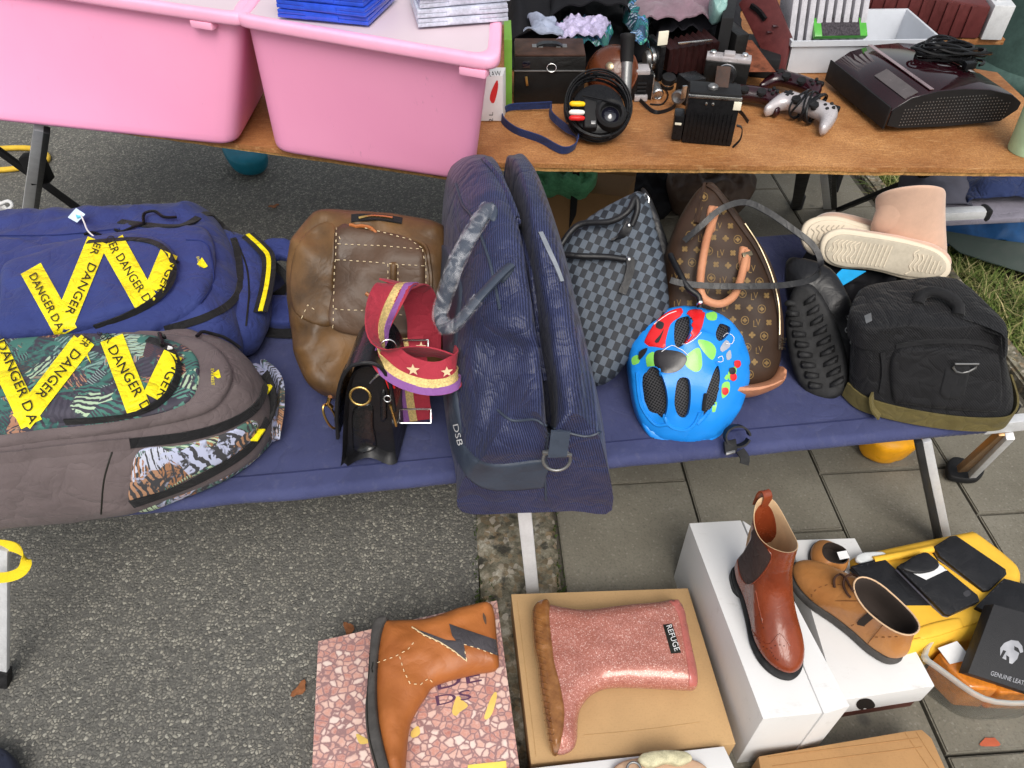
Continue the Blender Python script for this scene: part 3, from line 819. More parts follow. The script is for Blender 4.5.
# ---------- the navy camp bed ----------
FA = G(140, 517, .365); FB = G(985, 435, .365); FA = V((FA.x, FA.y, 0)); FB = V((FB.x, FB.y, 0))
BU = (FB - FA).normalized(); BVV = V((-BU.y, BU.x, 0)); BL0 = FA - BU*.52; BLEN = (FB - BL0).length; BWID = .70
def bp(a, b, z=BZ): p = BL0 + BU*a + BVV*b; return V((p.x, p.y, z))
bed = T('camp_bed', 'long navy blue canvas camp bed on aluminium legs holding the bags', 'camp bed', bp(BLEN/2, BWID/2, 0))
def deck():
    na, nbk = 420, 40; vs = []; fs = []
    prof = []
    r = .016
    for k in range(7):  # front round
        a = math.pi*(1 - k/6) - math.pi/2 - math.pi/2*0
    # closed profile around the tube hems, front to back
    top = [(r - r*math.cos(t), BZ - r + r*math.sin(t)) for t in [math.pi*i/12 for i in range(0, 7)]]
    mid = [(r + (BWID - 2*r)*i/nbk, BZ) for i in range(1, nbk)]
    bk = [(BWID - r + r*math.sin(t), BZ - r + r*math.cos(t)) for t in [math.pi*i/12 for i in range(0, 13)]]
    fr = [(r - r*math.sin(t), BZ - r - r*math.cos(t)) for t in [math.pi*i/12 for i in range(0, 7)]]
    pr = top + mid + bk + fr; m = len(pr)
    for i in range(na + 1):
        a = BLEN*i/na
        for b, z in pr:
            w = noise.noise(V((a*5, b*8, z*0)))*.0022 + noise.noise(V((a*17, b*3, 2)))*.0010 - abs(noise.noise(V((a*7 + b*3, b*6, 5))))*.0022
            rib = .0011*math.sin(a*2*math.pi/.0125 + 2*noise.noise(V((a*9, 0, 0))))*max(0, noise.noise(V((a*4, 7, 0))) + .35) if b < .045 else 0; vs.append(bp(a, b + (noise.noise(V((a*8, b, 1)))*.003 - rib if b < .02 else 0), z + w - .0012 + (rib*.8 if z > BZ - .01 else 0)))
    for i in range(na):
        for k in range(m): l = (k+1) % m; fs.append([i*m+k, i*m+l, (i+1)*m+l, (i+1)*m+k])
    fs.append(list(range(m))); fs.append([na*m + k for k in range(m)][::-1])
    return mk('canvas_deck', vs, fs, DECK, bed, 60, bvh=True)
DK = deck()
tubes('hem_seam', [[bp(a, .048, BZ - .0006 + .0012*noise.noise(V((a*5, .4, 0)))) for a in np.linspace(.01, BLEN - .01, 120)]], .0013, M('navy_thread', (.02, .025, .08), .8), bed)
bar('side_rail', bp(.01, .055, BZ - .036), bp(BLEN - .01, .055, BZ - .036), .022, .02, ALU, bed, (0, 0, 1))
bar('side_rail', bp(.01, BWID - .03, BZ - .045), bp(BLEN - .01, BWID - .03, BZ - .045), .022, .02, ALU, bed, (0, 0, 1))
def bedleg(pt, pb, ztop=.36, w=.027, zf=0.0, mat=ALU, foot=True):
    a = G(*pt, ztop); b = G(*pb, zf)
    t = bar('leg', a, b, w, .012, mat, bed, (1, 0, 0))
    if foot:
        d = (b - a).normalized(); f = bar('foot_cap', b - d*.05, b + d*.001, w*1.25, .02, RUBK, t, (1, 0, 0))
    return t
def child_of(o, parent):
    return o
bedleg((522, 487), (534, 604), foot=False); 
L2 = bedleg((2, 548), (2, 684), .36, .024)
bar('leg', G(918, 440, .36), G(939, 545, 0), .014, .014, DALU, bed); bar('leg', G(926, 440, .36), G(948, 545, 0), .018, .012, ALU, bed)
for a in (.14, 1.0, BLEN - .14):
    bar('leg', bp(a, BWID - .04, BZ - .05), bp(a + .03, BWID + .02, 0), .025, .012, ALU, bed)

# ---------- trestle table with chipboard top ----------
tb = T('trestle_table', 'long chipboard table top on black folding legs behind the camp bed', 'table', V((0, 1.7, 0)))
def board(name, p, q, dep, zt, th, mat, cut=False):
    p = V((p.x, p.y, 0)); q = V((q.x, q.y, 0)); u = (q - p).normalized(); v = V((-u.y, u.x, 0)); n = max(2, int((q - p).length/.02))
    fr = [p.lerp(q, i/n) + v*(noise.noise(V((i*.9, 0, zt*9)))*.0025 + noise.noise(V((i*.13, 3, 0)))*.004) for i in range(n + 1)]
    ring = fr + ([q + v*dep, p + v*dep] if not cut else [q + v*.50, p.lerp(q, .86) + v*.58, p.lerp(q, .845) + v*dep, p + v*dep])
    o = hull(name, [V((a.x, a.y, zt)) for a in ring], [V((a.x, a.y, zt - th)) for a in ring], mat, tb, 0, 1)
    return o
EDGE = M('raw_board_edge', (.40, .22, .075), .85, var=(90, .4), bump=(240, .9))
def boards():
    a = G(-160, 88, TZ); b = G(469, 176, TZ); board('table_board', a, b, .85, TZ, .011, BOARD)
    board('edge', a + V((0, .004, 0)), b + V((0, .004, 0)), .84, TZ - .0112, .007, EDGE)
    a = G(471, 163, TZ + .004); b = G(1100, 170, TZ + .004); board('table_board', a, b, .735, TZ + .004, .010, BOARD, True); hull('table_board', [V((x, y, TZ + .004)) for x, y in ((.3, 2.175), (1.38, 2.165), (1.40, 2.62), (.3, 2.63))], [V((x, y, TZ - .012)) for x, y in ((.3, 2.175), (1.38, 2.165), (1.40, 2.62), (.3, 2.63))], BOARD, tb, .001)
    board('edge', a + V((.002, .003, 0)), b + V((0, .003, 0)), .725, TZ - .0062, .009, EDGE, True)
boards()
def tleg(p, q, w=.022, m=BLKM, t=.016): return bar('leg', p, q, w, t, m, tb)
tleg(G(41, 128, .66), G(24, 232, .0), .03, ALU, .018)
tleg(G(47, 130, .66), G(33, 232, .0), .014, DALU, .018)
bar('brace', G(-20, 137, .45), G(110, 232, .1), .022, .014, BLKM, tb)
obox('joint_block', G(37, 168, .42), (1, .3, 0), (0, 1, 0), (0, 0, 1), .05, .035, .085, BLKM, tb)
l = tleg(G(806, 160, .67), G(796, 207, 0.02), .032)
lathe('foot_cap', [(.02, 0), (.022, .004), (.022, .05), (.018, .055)], G(796, 208, .012), RUBK, tb)
tleg(G(826, 160, .67), G(828, 208, .0), .03, ALU); tleg(G(831, 160, .67), G(834, 208, .0), .02, BLKM)
bar('brace', G(985, 150, .62), G(838, 210, .06), .02, .014, BLKM, tb)
tleg(V((1.2, 2.5, .68)), V((1.22, 2.52, 0))); tleg(V((.2, 2.1, .66)), V((.2, 2.15, 0)))
UPN = V((0, 0, 1))
def danger(parent, body, A, texts, ypat):
    for k, (p, q, w) in enumerate(A): band_px('danger_tape', YTAPE, parent, p, q, w, body, .0014 + .0006*k, 5)
    for s, p, q, h in texts: text_px('tape_lettering', s, p, q, h, body, BLK, parent, .0048)

# ---------- blue backpack ----------
bb = T('backpack', 'blue backpack with yellow danger tape print lying at the back of the cot', 'backpack', G(120, 270, BZ))
zm = BZ + .075
b_body = puff('body', BLUE, bb, [(-150, 232), (-60, 226), (0, 232), (90, 228), (170, 224), (212, 223), (226, 236), (240, 262), (246, 296), (243, 325), (236, 350), (180, 372), (80, 384), (-150, 392)],
     (G(100, 300, zm), UPN), .095, .072, .014, .5, .085, wr=(.012, 13, 1))
# lower back panel and straps to the right
panel = puff('side_panel', BLUE, bb, [(150, 250), (222, 240), (244, 243), (262, 252), (271, 270), (272, 300), (267, 325), (250, 345), (200, 356), (150, 350)],
     (G(220, 300, BZ + .055), UPN), .055, .05, .013, .5, .045, wr=(.006, 20))
strap('reflective_webbing', [p + UPN*.003 for p in spl([G(248, 236, BZ+.108), G(262, 249, BZ+.111), G(269, 260, BZ+.108), G(267.5, 285, BZ+.107), G(261, 313, BZ+.098)], step=.008)], [(1, .35, .0), (1, 0, 0), (1, .05, 0)], .030, .002, BLKW, bb)
strap('reflective_stripe', [p + UPN*.0055 for p in spl([G(248, 236, BZ+.108), G(262, 249, BZ+.111), G(269, 260, BZ+.108), G(267.5, 285, BZ+.107), G(261, 313, BZ+.098)], step=.008)], [(1, .35, .0), (1, 0, 0), (1, .05, 0)], .0095, .001, YTAPE, bb)
def shoulder(pts, w, t, name='shoulder_strap'):
    o = strap(name, pts, [(0, 1, .25), (0, 1, .1)], w, t, BLUE, bb, .012); return o
puff('shoulder_strap', BLUE, bb, [(262, 246), (276, 240), (292, 243), (300, 252), (299, 268), (292, 262), (280, 258), (270, 262)], plane(280, 252, BZ + .075, (0, -.2, 1)), .014, .014, .007, .5, wr=(.003, 40))
puff('shoulder_strap', BLUE, bb, [(262, 300), (278, 298), (296, 300), (298, 318), (290, 326), (270, 326), (262, 318)], plane(280, 312, BZ + .03, (0, -.2, 1)), .02, .02, .008, .5, wr=(.003, 40))
strap('strap_webbing', [G(270, 262, BZ + .05), G(282, 272, BZ + .06), G(287, 284, BZ + .05), G(276, 296, BZ + .035), G(262, 300, BZ + .02)], (.3, .3, 1), .022, .0025, BLKW, bb, .008)
strap('strap_webbing', [G(258, 328, BZ + .012), G(280, 330, BZ + .012), G(300, 331, BZ + .006)], (0, 1, .2), .04, .006, BLKW, bb, .008)
# pockets
ALLB = None
pk2 = patch('large_pocket', BLUE, bb, [(-60, 262), (20, 250), (90, 238), (160, 228), (200, 228), (212, 240), (216, 262), (212, 285), (200, 305), (170, 325), (120, 342), (-60, 350)], b_body, .014, 9, 0, 8, bvh=True)
pk1 = patch('front_pocket', BLUE, bb, [(6, 268), (40, 255), (90, 240), (135, 237), (163, 243), (178, 260), (176, 283), (160, 302), (120, 320), (60, 336), (2, 340), (2, 300)], pk2, .02, 8, 0, 7, bvh=True)
ALLB = combo(b_body, panel, pk2, pk1)
zipper('pocket_zip', BLKW, bb, [(88, 243), (140, 240), (163, 248), (173, 264), (170, 283), (154, 300), (125, 316), (95, 327)], ALLB, 6, .002)
zipper('main_zip', BLKW, bb, [(120, 222), (150, 226), (185, 226), (205, 214), (222, 216), (236, 246), (240, 280), (232, 302), (205, 318), (165, 330)], ALLB, 6, .002)
seam('side_piping', BLK, bb, [(236, 240), (246, 265), (249, 290), (246, 326)], ALLB, .002, .001)
seam('pocket_seam', M('dark_blue_thread', (.015, .025, .12), .8), bb, [(186, 240), (205, 243), (212, 262), (212, 285), (200, 303)], pk2, .0016, .001)
seam('pocket_seam', M('dark_blue_thread', (.015, .025, .12), .8), bb, [(0, 236), (60, 235), (120, 229)], b_body, .0016, .001)
puff('mesh_pocket', BLUE, bb, [(-60, 255), (0, 240), (38, 246), (50, 250), (20, 262), (4, 290), (-20, 330), (-60, 330)], plane(-10, 280, BZ + .175, (0, 0, 1)), .02, .02, .01, .5, wr=(.005, 30))
danger(bb, ALLB, [((31, 269), (67, 333), 23), ((98, 241), (64, 324), 21), ((112, 242), (148, 306), 25), ((169, 254), (154, 291), 18)],
  [('DANGER DA', (29.5, 278), (58, 331), 8.3), ('ER', (95, 244), (91, 255), 7), ('DANGER', (90, 264), (66, 314), 8.3), ('GER', (106, 239.5), (113, 256), 8.5), ('DANGER D', (116.5, 259), (145, 304), 8.8), ('NGER', (172, 260), (156, 292), 7.5)], 0)
patch('emblem', YTAPE, bb, [(197, 265), (202, 258), (208, 267), (204, 269)], pk2, .0005, 1, .002, 3, sm=False)
text_px('emblem_lettering', 'EVEREST', (197, 258), (199.5, 269), 2.6, pk2, YTAPE, bb, .003)
tube('zip_pull', [p + UPN*.006 for p in line_on([(116, 232), (124, 234), (136, 229), (146, 226)], b_body, 4)], .0032, BLKP, bb, 6)
tube('haul_loop', [p + UPN*(.012) for p in line_on([(146, 228), (146, 219), (156, 216), (166, 222), (178, 222)], b_body, 3)], .0035, BLKP, bb, 6)
tube('zip_pull', [p + UPN*.006 for p in line_on([(86, 237), (94, 235), (102, 238)], b_body, 4)], .0035, BLKP, bb, 6)
# swing tag
tg = T('price_tag', 'small pale blue paper tag on a white string on the blue backpack', 'tag', G(76, 213, BZ + .19))
hull('card', [G(68, 217, BZ+.19), G(76, 208, BZ+.21), G(85, 214, BZ+.21), G(77, 222, BZ+.19)], [G(68, 217.6, BZ+.189), G(76, 208.6, BZ+.209), G(85, 214.6, BZ+.209), G(77, 222.6, BZ+.189)], M('pale_blue_paper', (.55, .66, .78), .6), tg, 0)
hull('printed_square', [G(75, 213, BZ+.201), G(79, 212, BZ+.205), G(81, 217, BZ+.203), G(77, 218, BZ+.2)], [G(75, 213.5, BZ+.199), G(79, 212.5, BZ+.203), G(81, 217.5, BZ+.201), G(77, 218.5, BZ+.198)], M('teal_print', (.1, .45, .55), .6), tg, 0)
tube('string', [G(80, 213, BZ+.207), G(84, 222, BZ+.205), G(88, 231, BZ+.205), G(97, 239, BZ+.2)], .0016, PAPER, tg, 5, sm=.006)

# ---------- leaf print backpack ----------
cb = T('backpack', 'grey brown and leaf print backpack with danger tape lying at the cot front edge', 'backpack', G(110, 430, BZ))
zm = BZ + .06
c_body = puff('body', GREYP, cb, [(-150, 382), (-40, 376), (80, 372), (190, 364), (222, 364), (248, 372), (266, 388), (272, 412), (264, 438), (228, 466), (135, 503), (100, 510), (40, 518), (-40, 525), (-150, 535)],
     (G(100, 430, zm), UPN), .13, .059, .014, .5, .06, wr=(.010, 13, 1))
c_side = patch('side_panel', CAMO2, cb, [(140, 450), (180, 445), (222, 434), (250, 420), (258, 424), (252, 440), (230, 458), (190, 478), (134, 505), (130, 480)], c_body, .004, 4, .0, 6, bvh=True)
c_low = puff('back_panel', CAMO2, cb, [(120, 470), (180, 440), (250, 372), (268, 374), (279, 392), (279, 418), (270, 440), (235, 470), (180, 495), (132, 508)], (G(200, 450, BZ + .03), UPN), .035, .029, .012, .5, .025)
if 0: puff('base_panel', GREYP, cb, [(-150, 462), (0, 458), (60, 455), (110, 452), (128, 470), (134, 500), (100, 512), (0, 526), (-150, 540)], (G(0, 500, BZ + .065), UPN), .06, .064, .013, .5, .05, wr=(.004, 16))
c_pk2 = patch('large_pocket', GREYP, cb, [(-80, 345), (60, 338), (150, 336), (196, 340), (220, 352), (232, 374), (226, 396), (205, 414), (150, 428), (60, 440), (-80, 446)], c_body, .016, 9, 0, 8, bvh=True)
c_pk15 = patch('printed_pocket_side', CAMO, cb, [(-80, 345), (60, 338), (150, 338), (180, 344), (196, 356), (200, 372), (196, 392), (182, 406), (140, 418), (60, 428), (-80, 434)], c_pk2, .006, 5, .0, 7, bvh=True)
c_pk1 = patch('front_pocket', CAMO, cb, [(-80, 344), (0, 343), (80, 337), (140, 336), (165, 342), (180, 358), (180, 382), (165, 402), (135, 416), (80, 422), (20, 425), (-80, 428)], c_pk15, .02, 8, 0, 7, bvh=True)
ALLC = combo(c_body, c_side, c_low, c_pk2, c_pk15, c_pk1)
zipper('pocket_zip', BLKW, cb, [(148, 340), (165, 346), (177, 362), (175, 382), (161, 400), (135, 413), (100, 419), (65, 421)], ALLC, 7, .002)
zipper('main_zip', BLKW, cb, [(130, 443), (180, 437), (220, 427), (250, 412), (262, 396), (264, 378)], ALLC, 9, .003)
strap('piping_strip', line_on([(-80, 462), (0, 458), (60, 451), (130, 443)], c_body, 6, .003), [(0, .3, 1)], .02, .004, GREYP, cb)
zipper('bottom_zip', BLKW, cb, [(132, 503), (180, 487), (225, 464), (252, 444), (266, 420)], ALLC, 9, .003)
seam('panel_seam', BLK, cb, [(112, 452), (104, 480), (101, 514)], c_body, .0015, .0)
danger(cb, ALLC, [((-6, 344), (32, 424), 23), ((86, 339), (22, 422), 22), ((112, 339), (140, 413), 24), ((173, 355), (152, 398), 19)],
  [('DANGER DA', (-3, 345), (31, 424), 10), ('ER', (86, 338), (80, 346), 8), ('DANGER', (75, 350), (36, 396), 9.5), ('GER', (97, 335), (108, 346), 9), ('DANGER D', (108, 351), (142, 412), 10), ('NGER', (174, 361), (155, 396), 9)], 0)
patch('emblem', YTAPE, cb, [(212, 375), (219, 370), (221, 378), (218, 379)], c_pk2, .0005, 1, .002, 3, sm=False)
text_px('emblem_lettering', 'EVEREST', (211, 370), (211.5, 386), 3, c_pk2, YTAPE, cb, .003)
strap('strap_webbing', [G(264, 374, BZ+.09), G(271, 392, BZ+.08), G(270, 414, BZ+.07), G(256, 436, BZ+.07), G(246, 446, BZ+.06)], (.8, -.3, .4), .024, .003, BLKW, cb, .008)
strap('shoulder_strap', [G(262, 366, BZ+.05), G(276, 380, BZ+.055), G(279, 405, BZ+.05), G(274, 440, BZ+.02)], (.6, -.2, .7), .03, .01, CAMO2, cb, .008)
for p in ((267, 390), (258, 435)): obox('strap_tab', G(*p, BZ + .086), (.3, 1, 0), (1, 0, 0), (0, 0, 1), .028, .013, .004, YTAPE, cb, .001)
tube('haul_loop', [p + UPN*.008 for p in line_on([(198, 340), (206, 334), (222, 334), (236, 336), (248, 344)], c_body, 4)], .0035, BLKP, cb, 6)
tube('zip_pull', [p + UPN*.01 for p in line_on([(156, 324), (158, 336), (168, 340), (172, 336)], c_pk1, 4)], .0035, BLKP, cb, 6)
tube('zip_pull', [p + UPN*.008 for p in line_on([(172, 336), (176, 338), (176, 343), (171, 343)], c_pk1, 3)], .0018, PAPER, cb, 6)

# yellow strap loop hanging below the cot
strap('webbing_loop', [G(-14, 545, .36), G(4, 545, .36), G(18, 549, .36), G(26, 560, .355), G(22, 571, .345), G(8, 577, .34), G(-14, 578, .34)], [(0, .8, .5), (-.5, .5, .7), (0, .8, .5)], .018, .002, YSTR, None, .008)
tag(bpy.context.scene.objects['webbing_loop'], 'yellow webbing loop hanging under the cot beside its leg', 'strap')

# ---------- brown leather holdall ----------
bl = T('leather_bag', 'worn brown waxed leather holdall with cream stitching standing behind small black handbag', 'bag', G(360, 340, BZ))
pn = (-.03, -.62, .78)
l_body = puff('body', BROWNL, bl, [(292, 300), (291, 275), (296, 250), (306, 232), (320, 219), (336, 215), (370, 217), (410, 220), (440, 226), (452, 240), (455, 280), (453, 330), (449, 375), (430, 392), (390, 400), (345, 401), (318, 392), (302, 368), (296, 335)],
    plane(360, 360, BZ + .075, pn), .078, .07, .011, .42, .042, wr=(.026, 8, 1))
l_pk = patch('front_pocket', BROWNP, bl, [(337, 226), (360, 228), (400, 235), (418, 243), (425, 256), (425, 300), (424, 335), (334, 330), (334, 280)], l_body, .010, 7, .0, 8, bvh=True)
l_side = patch('end_gusset', BROWNL, bl, [(292, 262), (300, 240), (318, 224), (335, 226), (334, 280), (333, 325), (300, 318), (290, 296)], l_body, .005, 6, .0, 8, bvh=True)
for px in ([(337, 227), (336, 258), (334, 300), (333, 330)], [(338, 244), (380, 246), (425, 250)], [(337, 260), (380, 263), (425, 266)], [(422, 250), (425, 266), (425, 300)], [(335, 309), (380, 312), (424, 318)], [(388, 264), (388, 290)], [(398, 265), (398, 290)], [(352, 226), (375, 231), (410, 240), (423, 250)], [(302, 318), (308, 305), (318, 312)]):
    stitch('stitching', THREAD, bl, px, l_pk if px[0][0] > 330 else l_side, r=.0009, lift=.002)
patch('buckle_tab', BROWNL, bl, [(390, 262), (397, 262), (397, 292), (390, 292)], l_pk, .006, 3, 0, 4, sm=False)
zipper('top_zip', BLKW, bl, [(352, 219), (370, 218), (392, 220), (402, 222)], l_body, 8, .003)
zipper('zip_teeth', GOLD, bl, [(358, 219), (372, 218), (392, 220)], l_body, 2, .006)
seam('piping', BROWNL, bl, [(350, 225), (366, 228), (376, 234), (400, 238), (424, 246), (430, 270), (432, 300)], l_body, .004, .003)
seam('leather_pull', COGN, bl, [(350, 226), (364, 227), (374, 231), (377, 235), (370, 237)], l_body, .0035, .006)
seam('leather_pull', COGN, bl, [(366, 293), (374, 299), (380, 303), (392, 306)], l_pk, .0035, .003)
puff('top_flap', BROWNP, bl, [(404, 222), (440, 228), (456, 236), (456, 250), (440, 246), (418, 238)], plane(430, 236, BZ + .2, (0, -.4, .9)), .014, .014, .008)

# ---------- small black handbag ----------
hb = T('handbag', 'small black crocodile leather handbag with brass rings at the cot front edge', 'handbag', G(360, 440, BZ))
# end gusset faces the viewer, the flap runs away over the top
Yf = G(366, 466, BZ).y
def hp(x, y, back=0.): p = PY(x, y, Yf); return p + V((back*.10, back, 0))
sec = [(341, 470), (342, 455), (343, 425), (345, 400), (349, 382), (356, 371), (368, 367), (380, 372), (386, 386), (390, 405), (393, 432), (396, 456), (397, 463), (388, 465), (370, 458), (355, 462)]
rings = [[hp(370 + (x-370)*k, 420 + (y-420)*k, b) for x, y in sec] for k, b in ((.90, .020), (.93, .010), (.99, .002), (1, .004), (1, .03), (1, .06), (1.0, .09), (.985, .094))]
h_body = loft_i('body', rings, BLKS, hb, 3, 2)
fl = [(338, 436), (337, 410), (339, 388), (344, 372), (353, 362), (368, 359), (381, 363), (390, 377), (394, 394), (396, 408)]
def flr(k, b): return [hp(366 + (x-366)*k, 420 + (y-420)*(k*.9 + .1), b) for x, y in fl]
fo = [flr(1, b) for b in (-.006, .0, .05, .098)]; fi = [flr(.955, b) for b in (.098, .05, .0, -.006)]
def sp_rows(rs): return [spl(r, n=4) for r in rs]
loft('flap', sp_rows([*fo, *fi, fo[0]]), BLKL, hb, False, (False, False), 0, sharp=40)
for b in (-.006,): tube('flap_edge', spl(flr(.978, b), n=4), .0035, BLKS, hb, 6)
patch('gusset_tab', BLKL, hb, [(354, 408), (372, 404), (374, 425), (376, 448), (356, 452), (352, 430)], h_body, .004, 3, .001, 5)
patch('side_tab', BLKL, hb, [(381, 392), (386, 392), (387, 420), (381, 420)], h_body, .004, 2, .001, 4)
def ring(name, c, r, n, m, parent, w=.002, sx=1, u=None):
    n = V(n).normalized(); u = V(u or (1, 0, 0)); u = (u - n*u.dot(n)).normalized(); v = n.cross(u)
    return tube(name, [V(c) + u*(r*sx*math.cos(a)) + v*(r*math.sin(a)) for a in np.linspace(0, 2*math.pi, 25)[:-1]], w, m, parent, 8, True)
ring('brass_ring', hp(362, 391, -.012), .017, (0, -1, .3), GOLD, hb, .0024)
ring('clip', hp(327, 425, .02), .030, (1, -.5, .2), GOLD, hb, .0024, .35, (0, 1, 0))
tube('clip', [hp(327, 405, .02), hp(325, 412, .02), hp(329, 416, .02)], .004, GOLD, hb)
tubes('zip_pull', [[hp(391, 403, -.005), hp(394, 412, -.006), hp(397, 423, -.006)]], .003, GOLD, hb, 8)
ring('zip_pull', hp(388, 397, -.004), .006, (0, -1, .3), SILV, hb, .0013)
strap('shoulder_strap', [hp(334, 400, .08), hp(326, 420, .09), hp(324, 445, .08), hp(330, 462, .06)], (0, 1, 0), .016, .003, BLKS, hb, .01)

# ---------- red bag strap ----------
rsb = T('bag_strap', 'coiled red webbing bag strap with gold stripe and stars beside black handbag', 'bag strap', G(412, 410, BZ))
def sp3(*a): return [PY(x, y, Y) for x, y, Y in a]
def wide_strap(pts, wd, w, nm):
    base = spl(pts, step=.008)
    o = strap(nm, base, wd, w, .0026, REDW, rsb, bvh=True)
    return base
def stripes(base, wd, w, side=1, flip=1):
    for f0, wdt, m, nm in ((-.38, .23, PURP, 'purple_edge'), (-.15, .26, GLDW, 'gold_stripe')):
        P = []; N = len(base)
        wl = [V(x) for x in wd]
        for i in range(N):
            d = (base[min(i+1, N-1)] - base[max(i-1, 0)]).normalized(); k = i/(N-1)*(len(wl)-1); a = int(min(k, len(wl)-2))
            ww = wl[a].lerp(wl[a+1], k-a); ww = (ww - d*ww.dot(d)).normalized(); n = d.cross(ww)
            P.append(base[i] + ww*(w*f0*side) + n*(.0017*flip))
        strap(nm, P, wd, w*wdt, .0016, m, rsb)
Yr = G(400, 425, BZ).y - .055
W = .066
# upright loop: striped outside at left, plain inside at right
b1 = wide_strap(sp3((424, 352, Yr+.10), (424, 320, Yr+.13), (418, 296, Yr+.13), (408, 284, Yr+.11), (394, 284, Yr+.08)), [(1, .2, 0), (1, .1, 0), (.95, -.1, -.2)], W*.95, 'strap_run')
b2 = wide_strap(sp3((404, 283, Yr+.10), (394, 287, Yr+.07), (383, 305, Yr+.03), (377, 328, Yr-.01), (382, 350, Yr-.035), (398, 368, Yr-.045), (424, 378, Yr-.05), (446, 377, Yr-.05), (456, 368, Yr-.03), (452, 360, Yr-.005)),
   [(1, .1, -.1), (.75, .6, -.1), (.45, .7, -.35), (.1, -.3, -.95), (0, -.65, -.75), (0, -.7, -.7), (0, -.7, -.7)], W*.85, 'strap_run')
stripes(b2, [(1, .1, -.1), (.75, .6, -.1), (.45, .7, -.35), (.1, -.3, -.95), (0, -.65, -.75), (0, -.7, -.7), (0, -.7, -.7)], W*.85, -1, 1)
stripes(b2, [(1, .1, -.1), (.75, .6, -.1), (.45, .7, -.35), (.1, -.3, -.95), (0, -.65, -.75), (0, -.7, -.7), (0, -.7, -.7)], W*.85, -1, -1)
b3 = wide_strap(sp3((452, 358, Yr-.005), (432, 352, Yr-.005), (412, 352, Yr+.005), (396, 356, Yr+.01)), [(0, .5, -.8), (0, .4, -.9)], W*.7, 'strap_run')
b4 = wide_strap(sp3((408, 338, Yr+.09), (412, 362, Yr+.06), (414, 395, Yr+.04), (418, 420, Yr+.03)), [(1, .2, .1), (1, .1, .1)], W*.85, 'strap_run')
stripes(b4, [(1, .2, .1), (1, .1, .1)], W*.85, 1, 1); stripes(b4, [(1, .2, .1), (1, .1, .1)], W*.85, 1, -1)
def star(c, r, n, u):
    n = V(n).normalized(); u = V(u); u = (u - n*u.dot(n)).normalized(); v = n.cross(u)
    ps = [V(c) + u*(math.cos(a)*q) + v*(math.sin(a)*q) for i in range(10) for a, q in ((i*math.pi/5 + .3, r if i % 2 == 0 else r*.42),)]
    return ps, [p - n*.001 for p in ps]
for (x, y, Y, r, n) in ((399, 291, Yr+.075, .010, (-.4, -.8, .4)), (413, 370, Yr-.062, .011, (-.1, -.95, .2)), (447, 372, Yr-.064, .010, (.25, -.95, .2)), (421, 347, Yr+.06, .010, (0, -.7, .7))):
    a, b = star(PY(x, y, Y), r, n, (1, 0, 0)); hull('star', a, b, STAR, rsb, 0)
for (x, y, Y) in ((412, 347, Yr+.07), (415, 416, Yr+.0)):
    c = PY(x, y, Y); ps = [c + V((sx*.029, sz*.009, sz*.009)) for sx, sz in ((-1, -1), (1, -1), (1, 1), (-1, 1))]
    tube('slider_buckle', lin(ps, .004), .0018, SILV, rsb, 6, True)
ring('clip_ring', PY(388, 347, Yr-.03), .013, (.3, -1, .3), SILV, rsb, .0016)
tubes('snap_hook', [spl([PY(382, 372, Yr-.03), PY(376, 376, Yr-.03), PY(370, 382, Yr-.025), PY(366, 388, Yr-.02)], step=.004)], .0036, SILV, rsb, 8)
strap('clip_tab', sp3((386, 372, Yr-.05), (389, 380, Yr-.05), (392, 388, Yr-.05)), (1, 0, .3), .012, .003, HRED, rsb, .006)
# ---------- navy weekend bag ----------
nb_ = T('travel_bag', 'tall navy striped nylon travel bag with film wrapped handles standing on the cot', 'travel bag', G(540, 460, BZ))
RG = [
 (1.38, [(444,306),(440,250),(446,182),(458,161),(474,155),(488,156),(495,165),(501,222),(504,222),(505,163),(514,155),(524,155),(533,172),(552,232),(572,306),(540,306),(480,306)]),
 (1.24, [(444,344),(440,276),(450,200),(466,172),(484,165),(498,170),(505,184),(511,262),(514,262),(516,178),(526,168),(537,175),(548,200),(566,262),(580,344),(545,344),(485,344)]),
 (1.06, [(446,399),(445,330),(462,258),(482,228),(502,220),(516,226),(521,244),(524,325),(528,325),(531,238),(542,228),(554,236),(565,262),(580,318),(594,399),(555,399),(490,399)]),
 (.93,  [(452,446),(452,385),(475,325),(498,303),(518,296),(530,303),(534,322),(538,395),(543,395),(547,322),(558,310),(570,316),(580,335),(592,372),(603,446),(565,446),(500,446)]),
 (.86,  [(459,476),(460,435),(486,388),(508,368),(527,360),(538,366),(543,384),(546,425),(552,425),(556,382),(566,370),(577,376),(587,392),(598,412),(607,476),(570,476),(510,476)]),
 (.79,  [(462,512),(463,480),(492,440),(514,420),(533,410),(542,413),(546,422),(549,434),(554,434),(559,424),(568,414),(580,417),(590,428),(602,444),(612,510),(572,511),(520,513)]),
]
rings = [[PY(x, y, Y) for x, y in ps] for Y, ps in RG]
def fold(P):
    k = max(0, min(1, (1.02 - P.y)/.16)) * max(0, min(1, (P.z - BZ - .05)/.06))
    return P + V((0, -1, .25)) * (.036*ridge(P, 8)*k) + V((-.3, -.3, .3)) * (.006*ridge(P, 6, 3) * min(1, max(0, (P.z - BZ)/.05)))
n_body = loft_i('body', rings[::-1], NAVY, nb_, 4, 6, wob=fold, sharp=70)
patch('corner_trim', NAVYTRIM, nb_, [(449, 405), (456, 425), (466, 446), (480, 460), (500, 464), (546, 460), (546, 478), (543, 487), (500, 490), (478, 485), (464, 471), (452, 445)], n_body, .004, 3, .0005, 5)
